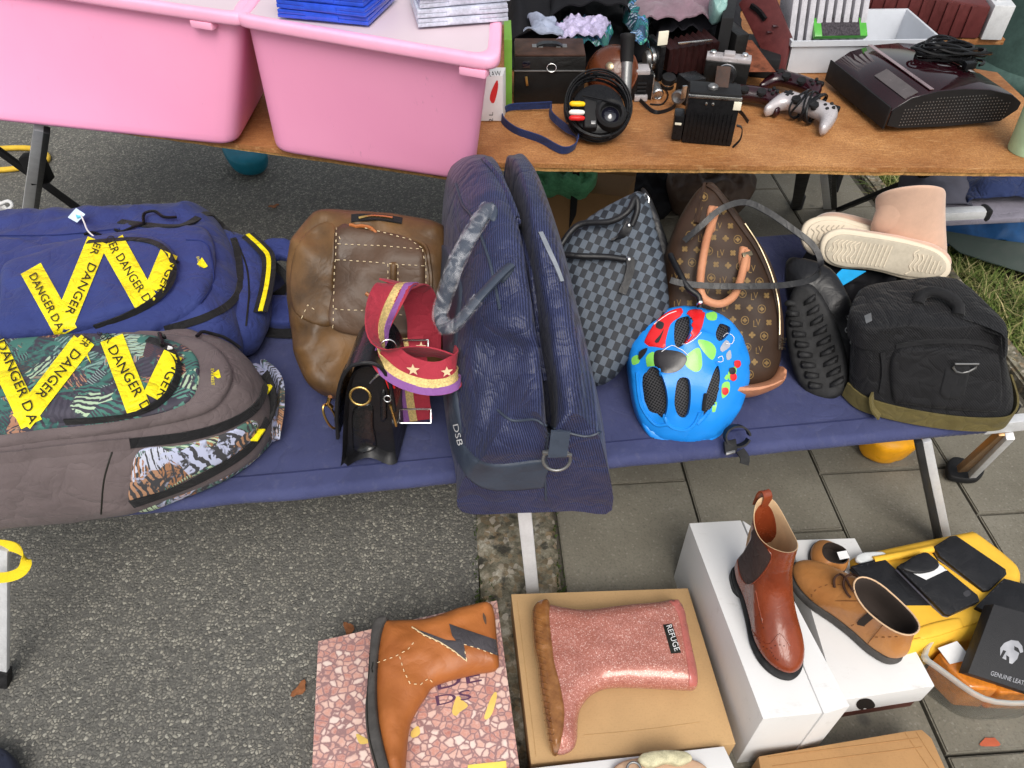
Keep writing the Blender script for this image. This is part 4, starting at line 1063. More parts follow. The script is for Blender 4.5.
patch('side_trim', NAVYTRIM, nb_, [(441, 238), (447, 246), (462, 285), (458, 330), (456, 380), (462, 430), (456, 440), (449, 415), (444, 350), (440, 290)], n_body, .004, 3, .0005, 5)
seam('end_seam', NAVYTRIM, nb_, [(546, 500), (545, 470), (547, 442), (549, 425)], n_body, .002, .001)
seam('end_seam', NAVYTRIM, nb_, [(498, 410), (512, 420), (535, 419), (545, 425), (560, 430), (585, 436), (600, 432)], n_body, .0022, .001)
seam('edge_piping', NAVY, nb_, [(484, 160), (500, 180), (515, 215), (530, 265), (536, 300), (540, 345), (546, 380)], n_body, .006, .001)
seam('panel_seam', NAVYTRIM, nb_, [(456, 184), (463, 205), (474, 220), (490, 262), (500, 310)], n_body, .0025, .001)
for k, px in enumerate(([(540, 233), (548, 250), (556, 268), (561, 282)],)):
    zipper('zip_teeth', SILV, nb_, px, n_body, 5, .002)
text_px('emblem_lettering', 'DSB', (456, 425), (461, 446), 5.5, n_body, PAPER, nb_, .006)
# D-ring and tab
pt = cast(556, 448, n_body)[0] + V((0, -.012, .012))
ring('d_ring', pt + V((0, -.012, -.012)), .022, (0, -1, .25), GREYM, nb_, .0028, 1.0)
bar('d_ring_bar', pt + V((-.024, -.012, .006)), pt + V((.024, -.013, .0)), .006, .006, GREYM, nb_, (0, 1, 0))
strap('d_ring_tab', [pt + V((.004, -.006, .05)), pt + V((.002, -.012, .02)), pt + V((0, -.016, .0)), pt + V((0, -.008, -.006))], (1, 0, 0), .03, .004, NAVYTRIM, nb_, .006)
# handle with film
def off_on(px, d): 
    return [a + V((-.35, -.6, .55)).normalized()*dd for a, dd in zip([cast(x, y, n_body)[0] for x, y in px], d)]
h1 = off_on([(489, 207), (480, 235), (470, 270), (461, 300), (457, 316), (462, 328), (474, 322), (488, 300), (503, 276), (511, 266)], [.002, .03, .055, .06, .06, .058, .05, .035, .012, .002])
tube('handle', h1, .0125, NAVYTRIM, nb_, 12, sm=.012, flat=.5)
def film(pts, r):
    P = spl(pts, step=.006); vs, fs = tube_geo(P, r, 16, flat=.62)
    vs = [v + V((noise.noise(v*38), noise.noise(v*38 + V((5, 0, 0))), noise.noise(v*38 + V((0, 5, 0)))))*.0018 for v in vs]
    return mk('film_wrap', vs, fs[:-2], FILM, nb_, 30)
film(h1[0:8], .0155)
for p in (h1[0], h1[-1]):
    pass
patch('handle_anchor', NAVYTRIM, nb_, [(490, 202), (498, 210), (494, 222), (485, 214)], n_body, .004, 2, .001, 4)
patch('handle_anchor', NAVYTRIM, nb_, [(498, 274), (510, 263), (514, 270), (502, 284)], n_body, .004, 2, .001, 4)

# ---------- checked grey handbag ----------
ch = T('handbag', 'grey and black checked canvas handbag leaning between navy bag and blue helmet', 'handbag', G(620, 380, BZ))
cn = (-.22, -.66, .70)
c_b = puff('body', CHK, ch, [(556, 262), (560, 246), (590, 217), (628, 196), (641, 192), (649, 203), (656, 228), (664, 258), (668, 288), (668, 312), (652, 332), (634, 352), (616, 376), (598, 386), (584, 380), (566, 340)],
    plane(610, 330, BZ + .13, cn), .038, .05, .011, .45, .055, wr=(.008, 9), sharp=80)
puff('gusset', BLKS, ch, [(641, 189), (649, 194), (662, 225), (673, 258), (683, 288), (688, 306), (676, 316), (662, 300), (654, 250), (645, 215)], plane(660, 260, BZ + .17, cn), .022, .06, .009, .5)
tube('handle', [cast(586, 268, c_b)[0]]*0 + [cast(x, y, c_b)[0] + V(cn).normalized()*d for x, y, d in ((632, 226, .006), (638, 212, .016), (636, 200, .02), (622, 193, .022), (602, 204, .022), (580, 228, .024), (562, 250, .026), (562, 256, .026), (580, 258, .02), (606, 258, .012), (626, 260, .006))], .0062, BLKS, ch, 8, sm=.008)
for px in ([(630, 224), (622, 236), (612, 241)], [(630, 258), (630, 272), (622, 294)]):
    strap('handle_tab', [p + V(cn).normalized()*.002 for p in line_on(px, c_b, 4, .003)], [(1, .5, .3), (1, .3, .2)], .016, .004, BLKS, ch)
    lathe('rivet', [(.0045, 0), (.004, .004), (.001, .006)], cast(px[0][0] - 1, px[0][1] + 2, c_b)[0] + V(cn).normalized()*.006, SILV, ch, V(cn), 12)
seam('zip_piping', SILV, ch, [(641, 190), (648, 200), (652, 206)], c_b, .0018, .003)
# ---------- brown monogram bag ----------
mb = T('handbag', 'brown monogram canvas handbag with tan handles behind the blue helmet', 'handbag', G(730, 370, BZ))
mn = (.05, -.62, .78)
m_b = puff('body', MONO, mb, [(664, 262), (676, 225), (690, 200), (700, 188), (710, 184), (722, 196), (746, 228), (768, 262), (779, 300), (780, 345), (776, 372), (762, 386), (730, 392), (700, 392), (676, 385), (662, 330)],
    plane(725, 330, BZ + .12, mn), .045, .075, .011, .45, .06, wr=(.006, 9))
puff('base_trim', TANL, mb, [(715, 384), (745, 385), (768, 379), (778, 366), (782, 372), (778, 386), (756, 396), (735, 398), (716, 396)], plane(745, 388, BZ + .05, mn), .052, .045, .008, .5, .02)
seam('zip_piping', MONO, mb, [(704, 184), (716, 192), (736, 220), (758, 252), (772, 285), (779, 318), (779, 350)], m_b, .006, .002)
seam('zip_teeth', BRASS, mb, [(742, 226), (756, 248), (768, 276), (775, 305), (776, 335)], m_b, .0018, .009)
text_px('name_tag_lettering', 'PALE', (775, 338), (774, 350), 6, m_b, BRASS, mb, .012)
mN = V(mn).normalized()
hpts = [cast(x, y, m_b)[0] + mN*d for x, y, d in ((716, 210, .004), (710, 224, .016), (702, 245, .028), (696, 275, .034), (695, 294, .036), (700, 304, .036), (714, 308, .036), (728, 300, .03), (736, 284, .022), (742, 266, .012), (746, 252, .004))]
tube('handle', hpts, .0078, TANL, mb, 10, sm=.008)
for px in ([(708, 207), (716, 208), (714, 232), (706, 230)], [(740, 246), (749, 252), (748, 272), (739, 266)]):
    patch('handle_tab', TANL, mb, px, m_b, .007, 3, .002, 4)
for a in ((713, 216), (745, 256)):
    p = cast(*a, m_b)[0] + mN*.012; obox('buckle', p, (1, .4, 0), (-.3, 1, .6), mN, .022, .010, .005, BRASS, mb, .0015)
# scattered print: letter pairs, four-petal flowers, circled flowers
def flower(cx, cy, r, rot, petals=4):
    q = [];
    for i in range(24):
        a = 2*math.pi*i/24; rr = r*(.55 + .45*abs(math.cos(a*petals/2))); q.append((cx + rr*math.cos(a + rot), cy + rr*math.sin(a + rot)))
    return q
import itertools
rr = random.Random(2); marks = []
for j in range(15):
    for i in range(11):
        x = 668 + i*12 + (j % 2)*6 + j*1.2; y = 194 + j*13.5 + i*1.0
        marks.append((x, y, (i + 2*j) % 4))
edge_poly = [(672, 258), (690, 214), (703, 196), (710, 194), (730, 218), (756, 258), (768, 290), (771, 340), (766, 372), (740, 384), (700, 384), (680, 370)]
gv = []; gf = []
for x, y, t in marks:
    if not inside(edge_poly, [(x, y)])[0]: continue
    if abs(x - 700) < 8 and 230 < y < 310: pass
    parts = []
    if t == 0:
        for s_, dx_ in (('L', -1.5), ('V', 1.0)):
            tv, tf = text_geo(s_); a = np.array(tv); lo, hi = a.min(0), a.max(0); sc = 6.4/(hi[1]-lo[1])
            parts.append(([(x + dx_ + (u-lo[0])*sc*.8 - 2, y + 4 - (v-lo[1])*sc + (1.5 if s_ == 'L' else 0)) for u, v in tv], tf))
    else:
        q = flower(x, y, 3.4 if t < 3 else 2.5, .78 if t == 1 else 0, 4)
        parts.append((q, [list(range(24))]))
        if t == 3:
            o_ = [(x + 4.1*math.cos(a), y + 4.4*math.sin(a)) for a in np.linspace(0, 6.283, 25)[:-1]]; i_ = [(x + 3.3*math.cos(a), y + 3.6*math.sin(a)) for a in np.linspace(0, 6.283, 25)[:-1]]
            parts.append((o_ + i_, [[k, (k+1) % 24, 24 + (k+1) % 24, 24 + k] for k in range(24)]))
    for q, f in parts:
        loc = []
        for px_, py_ in q:
            l, m, _ = cast(px_, py_, m_b); loc.append(l + m*.0005)
        k = len(gv); gv += loc; gf += [[i + k for i in ff] for ff in f]
mk('monogram_print', gv, gf, MONOP, mb, 179, fix=False)
# long black strap across both
bs = T('bag_strap', 'long black leather bag strap looped across the brown monogram bag', 'bag strap', G(740, 300, BZ + .1))
sp = [PL(x, y, *plane(725, 330, BZ + .12, mn)) + mN*d for x, y, d in ((676, 250, .06), (690, 238, .075), (708, 223, .085), (730, 217, .085), (752, 225, .08), (776, 240, .075), (796, 256, .075), (804, 274, .075), (796, 288, .078), (770, 295, .085), (740, 297, .09), (700, 297, .09), (672, 294, .085), (660, 290, .08))]
strap('strap', sp, [(.0, .7, .7), (.1, .6, .75), (.3, .6, .6), (0, .7, .7), (0, .7, .7)], .0115, .0035, BLKS, bs, .01)
tube('strap_end', [PL(x, y, *plane(725, 330, BZ+.12, mn)) + mN*d for x, y, d in ((664, 262, .05), (668, 280, .075), (676, 298, .085), (686, 306, .085), (688, 316, .08))], .006, BLKS, bs, 8, sm=.008)
obox('clasp', PL(686, 313, *plane(725, 330, BZ+.12, mn)) + mN*.09, (1, 0, 0), (0, -.6, .8), (0, .8, .6), .008, .022, .006, SILV, bs)

# ---------- child's helmet ----------
hm = T('bike_helmet', 'glossy blue child bike helmet with red ladybird wings, standing on the cot', 'bike helmet', G(690, 420, BZ))
hn = V((.0, -.72, .69)).normalized()
hpl = plane(690, 380, BZ + .06, hn)
hol = [[(643, 370), (650, 368), (657, 385), (660, 405), (657, 416), (648, 404), (642, 388)],
       [(668, 380), (676, 377), (680, 384), (680, 412), (672, 414), (666, 400)],
       [(702, 372), (708, 366), (711, 380), (706, 402), (696, 414), (694, 396)],
       [(707, 334), (714, 325), (724, 328), (721, 335), (712, 342), (707, 341)],
       [(670, 324), (680, 318), (684, 320), (680, 338), (672, 348), (667, 346)]]
HO = [(627, 362), (629, 345), (640, 326), (658, 312), (684, 306), (708, 311), (727, 320), (740, 340), (746, 362), (745, 384), (738, 406), (726, 426), (708, 438), (690, 442), (664, 440), (644, 430), (633, 405)]
shell = puff('shell', HBLUE, hm, HO, hpl, .088, .05, .0085, .5, holes=hol, sharp=55)
def sc_(o, k, dy=0): 
    cx = 687; cy = 376; return [(cx + (x-cx)*k, cy + (y-cy)*k + dy) for x, y in o]
puff('foam_liner', HMESH, hm, sc_(HO, .86), hpl, .068, .035, .012, .5)
vis = puff('visor', HBLUE, hm, [(640, 418), (660, 430), (690, 432), (716, 424), (730, 412), (722, 432), (706, 442), (684, 445), (660, 443), (646, 434)], (hpl[0] + hn*.012, hn), .022, .012, .007, .5)
patch('red_wing', HRED, hm, [(644, 344), (654, 324), (668, 312), (683, 308), (681, 316), (671, 324), (666, 340), (665, 348), (655, 347)], shell, .0022, 2, .0006, 4)
patch('red_wing', HRED, hm, [(685, 318), (690, 310), (704, 311), (704, 320), (700, 332), (692, 340), (683, 345), (681, 338)], shell, .0022, 2, .0006, 4)
for px in ([(664, 330), (660, 336), (655, 342), (659, 343)], [(658, 322), (664, 324), (662, 330), (656, 328)], [(686, 322), (692, 318), (692, 324), (686, 326)], [(684, 336), (690, 334), (688, 340), (683, 341)], [(640, 352), (648, 348), (646, 354), (640, 360)]):
    patch('black_spot', HBLK, hm, px, shell, .0008, 1, .0034, 3)
patch('black_head', HBLK, hm, [(655, 352), (666, 350), (680, 352), (687, 358), (684, 366), (676, 372), (664, 373), (655, 366)], shell, .0012, 1.5, .0012, 3)
for px in ([(686, 356), (699, 348), (702, 366), (696, 372), (686, 366)], [(646, 358), (654, 352), (655, 366), (650, 374)], [(632, 358), (638, 355), (640, 362), (633, 365)], [(698, 340), (710, 342), (716, 350), (712, 360), (702, 350)], [(722, 384), (729, 382), (729, 392), (722, 398)], [(728, 372), (736, 366), (735, 376), (729, 380)], [(713, 404), (717, 402), (715, 412), (712, 412)], [(706, 314), (716, 312), (716, 320), (708, 320)], [(727, 374), (728, 376), (727, 380), (724, 378)]):
    patch('green_leaf', HGRN, hm, px, shell, .0006, 1, .0008, 3)
for x, y in ((725, 391), (732, 371), (737, 364), (733, 377)):
    patch('red_bug', HRED if x != 732 else HBLK, hm, [(x-3, y-3), (x+2, y-3.4), (x+3.2, y+1), (x, y+4), (x-3, y+2)], shell, .0008, 1, .002, 2)
for px in ([(720, 348), (726, 340), (730, 346), (722, 352)], [(726, 354), (730, 350), (731, 358), (727, 360)]):
    patch('grey_print', M('grey_gloss_print', (.32, .34, .40), .2, coat=.8), hm, px, shell, .0006, 1, .0008, 3)
for px in ([(724, 338), (728, 334), (733, 338), (731, 344), (725, 344)], [(717, 358), (721, 356), (722, 361), (717, 362)], [(662, 352), (672, 346), (682, 350), (688, 356)], [(654, 325), (668, 315), (676, 312)], [(683, 345), (692, 341), (701, 333)]):
    seam('white_line', HWHT, hm, px, shell, .0007, .0028)
for px in ([(637, 372), (641, 404), (655, 424), (668, 424)], [(661, 372), (663, 404), (668, 424), (684, 430), (694, 424), (700, 412)], [(716, 362), (717, 390), (708, 412), (698, 424)]):
    seam('shell_ridge', HBLUE, hm, px, shell, .0042, -.0006)
seam('chin_strap', BLKW, hm, [(728, 430), (736, 424), (742, 408)], shell, .004, .002)
# ---------- watch ----------
wt = T('wrist_watch', 'black rubber wrist watch standing on the cot edge beside the helmet', 'watch', G(737, 440, BZ))
wc = G(737, 436, BZ + .022)
wl = [wc + V((.021*math.cos(a), .010*math.sin(a), .019*math.sin(a)*1.0)) for a in np.linspace(0, 6.283, 25)[:-1]]
strap('band', [wc + V((.023*math.cos(a), .012*math.sin(a) , .016*math.sin(a))) for a in np.linspace(.1, 6.0, 26)], (0, -.8, .6), .02, .0035, RUBK, wt)
obox('case', wc + V((-.014, -.016, -.012)), (1, .3, .0), (0, 1, .4), (0, -.4, 1), .026, .024, .011, RUBK, wt, .003)
obox('buckle', wc + V((-.016, -.030, -.014)), (1, .3, .0), (0, 1, .4), (0, -.4, 1), .02, .006, .008, GREYM, wt, .002)
strap('band_tail', [wc + V((.004, -.022, -.016)), wc + V((.012, -.036, -.022)), wc + V((.010, -.045, -.03))], (1, .2, 0), .018, .003, RUBK, wt, .005)

# ---------- chunky black boot ----------
kb_ = T('work_boot', 'chunky black boot lying with its lugged sole toward the viewer', 'boot', G(820, 380, BZ))
kn = V((-.35, -.72, .60)).normalized(); kp_ = plane(818, 345, BZ + .07, kn)
SOLEO = [(789, 300), (796, 286), (810, 284), (822, 296), (836, 322), (846, 352), (848, 378), (842, 394), (826, 400), (808, 394), (796, 378), (788, 350), (785, 322)]
ks = puff('sole', RUBK, kb_, SOLEO, kp_, .014, .03, .009, .5, .012)
for i in range(9):
    t = i/8; cx = 800 + 26*t; cy = 302 + 82*t; 
    for sgn in (-1, 1):
        w0 = 3; w1 = 19*(1 - .25*abs(t - .7))
        a = V((cx + sgn*w0, cy + 2)); b = V((cx + sgn*w1, cy - 5 if sgn > 0 else cy + 1)); 
        patch('lug', RUBK, kb_, [a + V((0, -2.2)), b + V((0, -4)), b + V((0, 4)), a + V((0, 2.2))], ks, .013, 1.2, 0, 4, sm=False)
puff('upper', BLKS, kb_, [(786, 262), (800, 258), (830, 268), (850, 300), (862, 340), (860, 372), (846, 385), (820, 370), (800, 330), (786, 295)], (kp_[0] - kn*.055, kn), .05, .045, .011, .5, wr=(.012, 14))
if 0: puff('shaft', BLKS, kb_, [(788, 236), (810, 232), (846, 240), (860, 270), (856, 310), (830, 310), (800, 290)], (kp_[0] - kn*.09, kn), .05, .04, .012, .5, wr=(.014, 14))
for (x, y) in ((848, 330), (853, 342), (857, 354), (850, 318)):
    p = PL(x, y, kp_[0] - kn*.01, kn); ring('eyelet', p, .005, kn, GREYM, kb_, .0015)
tube('lace', [PL(x, y, kp_[0] + kn*d, kn) for x, y, d in ((846, 316, -.01), (856, 326, -.005), (848, 336, -.005), (860, 346, -.005), (852, 356, -.005), (862, 364, -.01))], .002, BLKW, kb_, 6, sm=.006)
# black folded garment behind
bcl = puff('folded_clothing', BLKC, None, [(800, 262), (830, 250), (870, 260), (910, 272), (938, 284), (930, 304), (900, 312), (866, 318), (838, 316), (812, 300)], plane(870, 285, BZ + .06, (0, -.3, 1)), .075, .06, .011, .45, wr=(.045, 16, 1))
tag(bcl, 'crumpled black clothing under the pair of beige boots', 'clothing')
def ruled(name, A, B, t, mat, parent=None):
    A = spl(A, n=6); B = spl(B, n=6); n = len(A); vs = A + B + [p - V((0, t*.5, t)) for p in A] + [p - V((0, t*.5, t)) for p in B]; fs = []
    for i in range(n - 1): fs += [[i, i+1, n+i+1, n+i], [2*n+i, 3*n+i, 3*n+i+1, 2*n+i+1], [i, 2*n+i, 2*n+i+1, i+1], [n+i, n+i+1, 3*n+i+1, 3*n+i]]
    fs += [[0, n, 3*n, 2*n], [n-1, 3*n-1, 4*n-1, 2*n-1]]
    return mk(name, vs, fs, mat, parent, 40)
if 0: bt = hull('shop_tag', [G(820, 297, BZ+.165), G(826, 288, BZ+.17), G(838, 270, BZ+.175), G(864, 270, BZ+.17), G(846, 281, BZ+.165), G(826, 292, BZ+.163)],
          [p - V((0, .001, .0012)) for p in (G(820, 297, BZ+.165), G(826, 288, BZ+.17), G(838, 270, BZ+.175), G(864, 270, BZ+.17), G(846, 281, BZ+.165), G(826, 292, BZ+.163))], BLUTAG, None, 0)
bt = ruled('shop_tag', [G(822, 296, BZ+.13), G(826, 288, BZ+.15), G(832, 279, BZ+.162), G(842, 269, BZ+.165)], [G(823, 297, BZ+.13), G(834, 290, BZ+.145), G(848, 282, BZ+.155), G(866, 271, BZ+.16)], .0012, BLUTAG)
tag(bt, 'bright blue paper tag hanging below the beige boots', 'tag')

# ---------- pair of beige sheepskin boots ----------
def sole_tread(parent, pl_, tgt, px_ax, n, mat): pass
un = V((-.12, -.90, .42)).normalized()
SOLE1 = [(803, 240), (806, 226), (816, 219), (832, 218), (852, 222), (890, 232), (930, 243), (944, 250), (950, 262), (946, 274), (930, 281), (908, 279), (872, 268), (850, 262), (826, 262), (810, 254)]
def ugg(nm, label, dx, dy, P0, full):
    t = T(nm, label, 'boot', P0, 'pair of beige sheepskin boots')
    SO = [(x + dx, y + dy) for x, y in SOLE1]
    if full:
        SO = [(820, 250), (824, 236), (838, 229), (860, 231), (900, 238), (932, 247), (946, 256), (951, 267), (946, 277), (930, 281), (906, 279), (880, 272), (862, 269), (842, 268), (826, 262)]
    s1 = puff('midsole', SOLEB, t, SO, (P0, un), .006, .022, .007, .5, .008)
    c = V((sum(x for x, y in SO)/len(SO), sum(y for x, y in SO)/len(SO)))
    inn = [(c.x + (x - c.x)*.93, c.y + (y - c.y)*.84 + .8) for x, y in SO]
    s2 = patch('outsole', SOLEG, t, inn, s1, .004, 2, 0, 5, bvh=True)
    up = puff('upper', SUED, t, [(c.x + (x-c.x)*.96 + 2, c.y + (y-c.y)*.85 - 5) for x, y in SO], (P0 - un*.05, un), .035, .03, .010, .5, .03, wr=(.004, 25))
    # tread: wavy bars at toe and heel, straight bars at the ball
    ax = V((SO[7][0] - SO[0][0], SO[7][1] - SO[0][1])); L = ax.length; ax.normalize(); nr = V((-ax.y, ax.x))
    gl = []; gl2 = []
    for i in range(30):
        s = (i + .8)/31
        if .52 < s < .70: continue
        wavy = s < .26 or .70 <= s < .80
        row = []
        for k in range(13):
            q = V((SO[0][0], SO[0][1])) + ax*(s*L) + nr*((k/12 - .5)*52) + ax*((2.0*math.sin(k*2.6) if wavy else 0) + (k/12 - .5)*-14)
            if inside(inn, [(q.x, q.y)])[0] and dist_to(inn, [(q.x, q.y)])[0] > 2.2: row.append((q.x, q.y))
        if len(row) > 1: (gl if s < .6 else gl2).append(line_on(row, s2, 2, .0007))
    tubes('toe_tread', gl, .0017, SOLEB, t, 5); tubes('heel_tread', gl2, .0017, SOLEB, t, 5)
    return t, s1
ug2, _ = ugg('sheepskin_boot', 'beige sheepskin boot lying behind, mostly its round toe sole showing', 0, 0, G(850, 250, BZ + .13), False) if False else (None, None)
def back_ugg():
    P0 = G(840, 238, BZ + .155); t = T('sheepskin_boot', 'beige sheepskin boot behind its twin, only the toe of its cream sole showing', 'boot', P0, 'pair of beige sheepskin boots')
    n = V((-.10, -.80, .58)).normalized()
    SO = [(801, 238), (804, 224), (816, 217), (836, 216), (858, 222), (890, 232), (920, 244), (916, 260), (880, 262), (850, 262), (826, 261), (808, 252)]
    s1 = puff('midsole', SOLEB, t, SO, (P0, n), .006, .022, .007, .5, .008)
    inn = [(806, 238), (809, 227), (819, 221), (836, 220), (858, 226), (886, 236), (900, 250), (860, 258), (828, 257), (812, 250)]
    s2 = patch('outsole', SOLEB, t, inn, s1, .004, 2, 0, 5, bvh=True)
    gl = []
    for i in range(11):
        row = [(808 + i*5 + 1.8*math.sin(k*2.4), 222 + k*3.4) for k in range(11)]
        row = [q for q in row if inside(inn, [q])[0] and dist_to(inn, [q])[0] > 2]
        if len(row) > 2: gl.append(line_on(row, s2, 2, .0003))
    tubes('tread_pattern', gl, .0013, SOLEG, t, 5)
    puff('upper', SUED, t, [(808, 232), (812, 220), (832, 212), (870, 220), (910, 236), (910, 250), (870, 252), (830, 250)], (P0 - n*.05, n), .04, .03, .010, .5, .03)
back_ugg()
ug1, us = ugg('sheepskin_boot', 'pink beige sheepskin boot with upright shaft and full cream sole facing front', 0, 0, G(888, 256, BZ + .175), True)
def shaft():
    Y0 = G(888, 256, BZ + .175).y + .085
    rings = []
    for yc, hw, dd in ((262, 33, .060), (250, 33, .062), (238, 32, .06), (222, 31.5, .057), (208, 31.5, .056), (200, 32, .056), (196, 32, .056)):
        a = PY(911 - hw + (262 - yc)*-.03, yc, Y0); b = PY(911 + hw + (262 - yc)*.0, yc, Y0); c = (a + b)/2; r = (b - a).length/2
        rings.append([c + V((r*math.cos(t), -dd*math.sin(t)*.66, dd*math.sin(t)*.80)) for t in np.linspace(0, 2*math.pi, 21)[:-1]])
    top = rings[-1]; c = sum(top, V())/20
    inner = [[c + (p - c)*.84 + V((0, 0, dz)) for p in top] for dz in (0.0, -.03, -.10)]
    mid = [c + (p - c)*.94 + V((0, .004, .004)) for p in top]
    loft('shaft', rings + [mid] + inner, SUED, ug1, True, (False, True), 1)
shaft()

# ---------- black camera bag ----------
kg = T('camera_bag', 'black nylon camera bag with olive base webbing at right end of the cot', 'camera bag', G(920, 390, BZ))
def q3(px, z): return G(px[0], px[1], z)
zt = BZ + .18
B0 = [(848, 392), (900, 420), (968, 430), (1004, 424), (1003, 372), (940, 330), (870, 330)]
rings = []
foot = [(845, 396), (862, 410), (900, 421), (950, 429), (990, 430), (1003, 424), (1006, 410), (1000, 388), (968, 352), (905, 346), (866, 350), (850, 372)]
topo = [(853, 318), (868, 332), (905, 331), (950, 333), (988, 330), (1001, 338), (1003, 330), (995, 318), (955, 283), (900, 284), (866, 290), (856, 302)]
def Rg(k, z):  # blend foot->top
    fw = [G(x, y, BZ) for x, y in foot]; tw = [G(x, y, zt) for x, y in topo]
    return [V((a.x + (b.x-a.x)*k, a.y + (b.y-a.y)*k, z)) for a, b in zip(fw, tw)]
def shrink(r, s, dz=0): c = sum(r, V())/len(r); return [c + (p-c)*s + V((0, 0, dz)) for p in r]
rings = [shrink(Rg(0, BZ+.001), .93), Rg(0, BZ+.006), Rg(.0, BZ+.03), Rg(.35, BZ+.08), Rg(.68, BZ+.13), Rg(.92, zt - .012), Rg(1, zt)]
k_b = loft_i('body', rings + [shrink(Rg(1, zt), .96, .004), shrink(Rg(1, zt), .5, .006)], BLKN, kg, 3, 3, wob=lambda P: P + V((0, -.4, .6))*(.004*ridge(P, 12)), sharp=45)
l1 = [shrink(Rg(.80, zt - .036), 1.01), shrink(Rg(.80, zt - .037), 1.04), shrink(Rg(.82, zt - .034), 1.055), shrink(Rg(.97, zt-.004), 1.05), shrink(Rg(1, zt+.006), 1.02), shrink(Rg(1, zt+.012), .92), shrink(Rg(1, zt+.016), .5)]
k_l = loft_i('lid', l1, BLKN, kg, 3, 3, (False, True), wob=lambda P: P + V((0, -.2, 1))*(.005*ridge(P, 10)), sharp=45)
strap('base_webbing', spl(shrink(Rg(0, BZ + .021), 1.035)[0:8], step=.01), (0, 0, 1), .036, .004, OLIVE, kg)
patch('side_pocket', BLKN, kg, [(893, 352), (930, 346), (990, 352), (1000, 362), (1000, 405), (985, 412), (905, 404), (892, 396)], k_b, .010, 5, 0, 6)
strap('webbing_tab', line_on([(872, 392), (874, 404), (880, 412)], k_b, 4, .006), (.6, 1, 0), .03, .004, OLIVE, kg)
patch('webbing_panel', BLKW, kg, [(944, 362), (968, 362), (960, 398), (936, 396)], k_b, .003, 2, .010, 5, sm=False)
pr_ = cast(960, 362, k_b)[0] + V((0, -.018, .006))
tube('d_ring', [pr_ + V((x, 0, z)) for x, z in ((-.022, .006), (.022, .006), (.021, -.004), (.012, -.014), (0, -.017), (-.012, -.014), (-.021, -.004))], .0022, GREYM, kg, 8, True)
tube('handle', [cast(x, y, k_l)[0] + V((0, 0, d)) for x, y, d in ((918, 303, .0), (920, 299, .010), (930, 298, .016), (945, 303, .016), (956, 310, .010), (958, 315, .0))], .011, BLKW, kg, 8, sm=.01)
zipper('zip', BLKW, kg, [(882, 352), (884, 372), (881, 392)], k_b, 4, .003)
zipper('zip', BLKW, kg, [(895, 346), (930, 341), (975, 342), (998, 348)], k_b, 4, .003)
patch('badge', GREYM, kg, [(864, 316), (871, 313), (872, 321), (866, 324)], k_l, .0015, 1, .001, 3, sm=False)
# ================= things on the ground in front =================
def frame(heel, toe, z):
    a = G(*heel, z); b = G(*toe, z); x = (b - a); L = x.length; x.normalize(); y = V((0, 0, 1)).cross(x)
    return lambda p: a + x*p[0] + y*p[1] + V((0, 0, p[2])), L
def footw(s, side=0):
    # half width along the foot 0..1 (heel..toe)
    pts = [(0, .0), (.02, .17), (.07, .27), (.18, .335), (.35, .32), (.5, .36), (.68, .46), (.8, .45), (.9, .36), (.96, .24), (.99, .12), (1, 0)]
    for (a, u), (b, v) in zip(pts, pts[1:]):
        if s <= b: return u + (v - u)*(s - a)/(b - a)
    return 0
def foot_ring(tf, L, W, xh, xt, wk, z, n=36, blend=0., zfun=None, sidesh=0.):
    out = []
    for i in range(n):
        a = 2*math.pi*i/n; c = math.cos(a); s = math.sin(a)
        t = (1 - c)/2; x = xh + (xt - xh)*t
        hw_f = footw(t) / .46 * W/2 * wk
        hw_e = W/2*wk*abs(s)**.9
        y = (hw_f*(1 - blend) + hw_e*blend)*(1 if s >= 0 else -1)
        out.append(tf((x, y + sidesh*t, z + (zfun(t, s) if zfun else 0))))
    return out
def shoebox(name, label, px, zt, zb, mat, bev=.002, loc=None):
    return None

# ---- pink stone-print box ----
pb = T('shoe_box', 'shoe box printed with pink stone pattern under the brown lightning boot', 'shoe box', G(415, 700, 0))
PZ = .105
p_box = pbox('box', [(318, 641), (497, 600), (523, 772), (520, 830), (300, 850), (310, 768)], PZ, .001, PEB, pb, .002, bvh=True) if False else pbox('box', [(318, 641), (497, 600), (524, 800), (309, 830)], PZ, .001, PEB, pb, .002, bvh=True)
text_px('printed_lettering', 'DE', (438, 690), (482, 681), 13, p_box, M('purple_print', (.10, .045, .09), .6), pb, .0006)
text_px('printed_lettering', 'DS', (437, 706), (472, 699), 10, p_box, M('purple_print', (.10, .045, .09), .6), pb, .0006)
for px in ([(452, 712), (457, 696), (462, 700), (468, 706), (460, 712), (456, 716)], [(484, 718), (490, 700), (495, 692), (497, 696), (492, 714), (486, 720)], [(356, 734), (362, 736), (370, 742), (360, 744)], [(411, 732), (418, 726), (420, 734), (412, 738)]):
    patch('printed_figure', M('print_yellow', (.72, .50, .13), .5), pb, px, p_box, .0003, 1, .0005, 4)
patch('yellow_label', M('print_yellow2', (.85, .62, .12), .5), pb, [(468, 765), (506, 761), (508, 780), (466, 785)], p_box, .0003, 1, .0006, 6, sm=False)

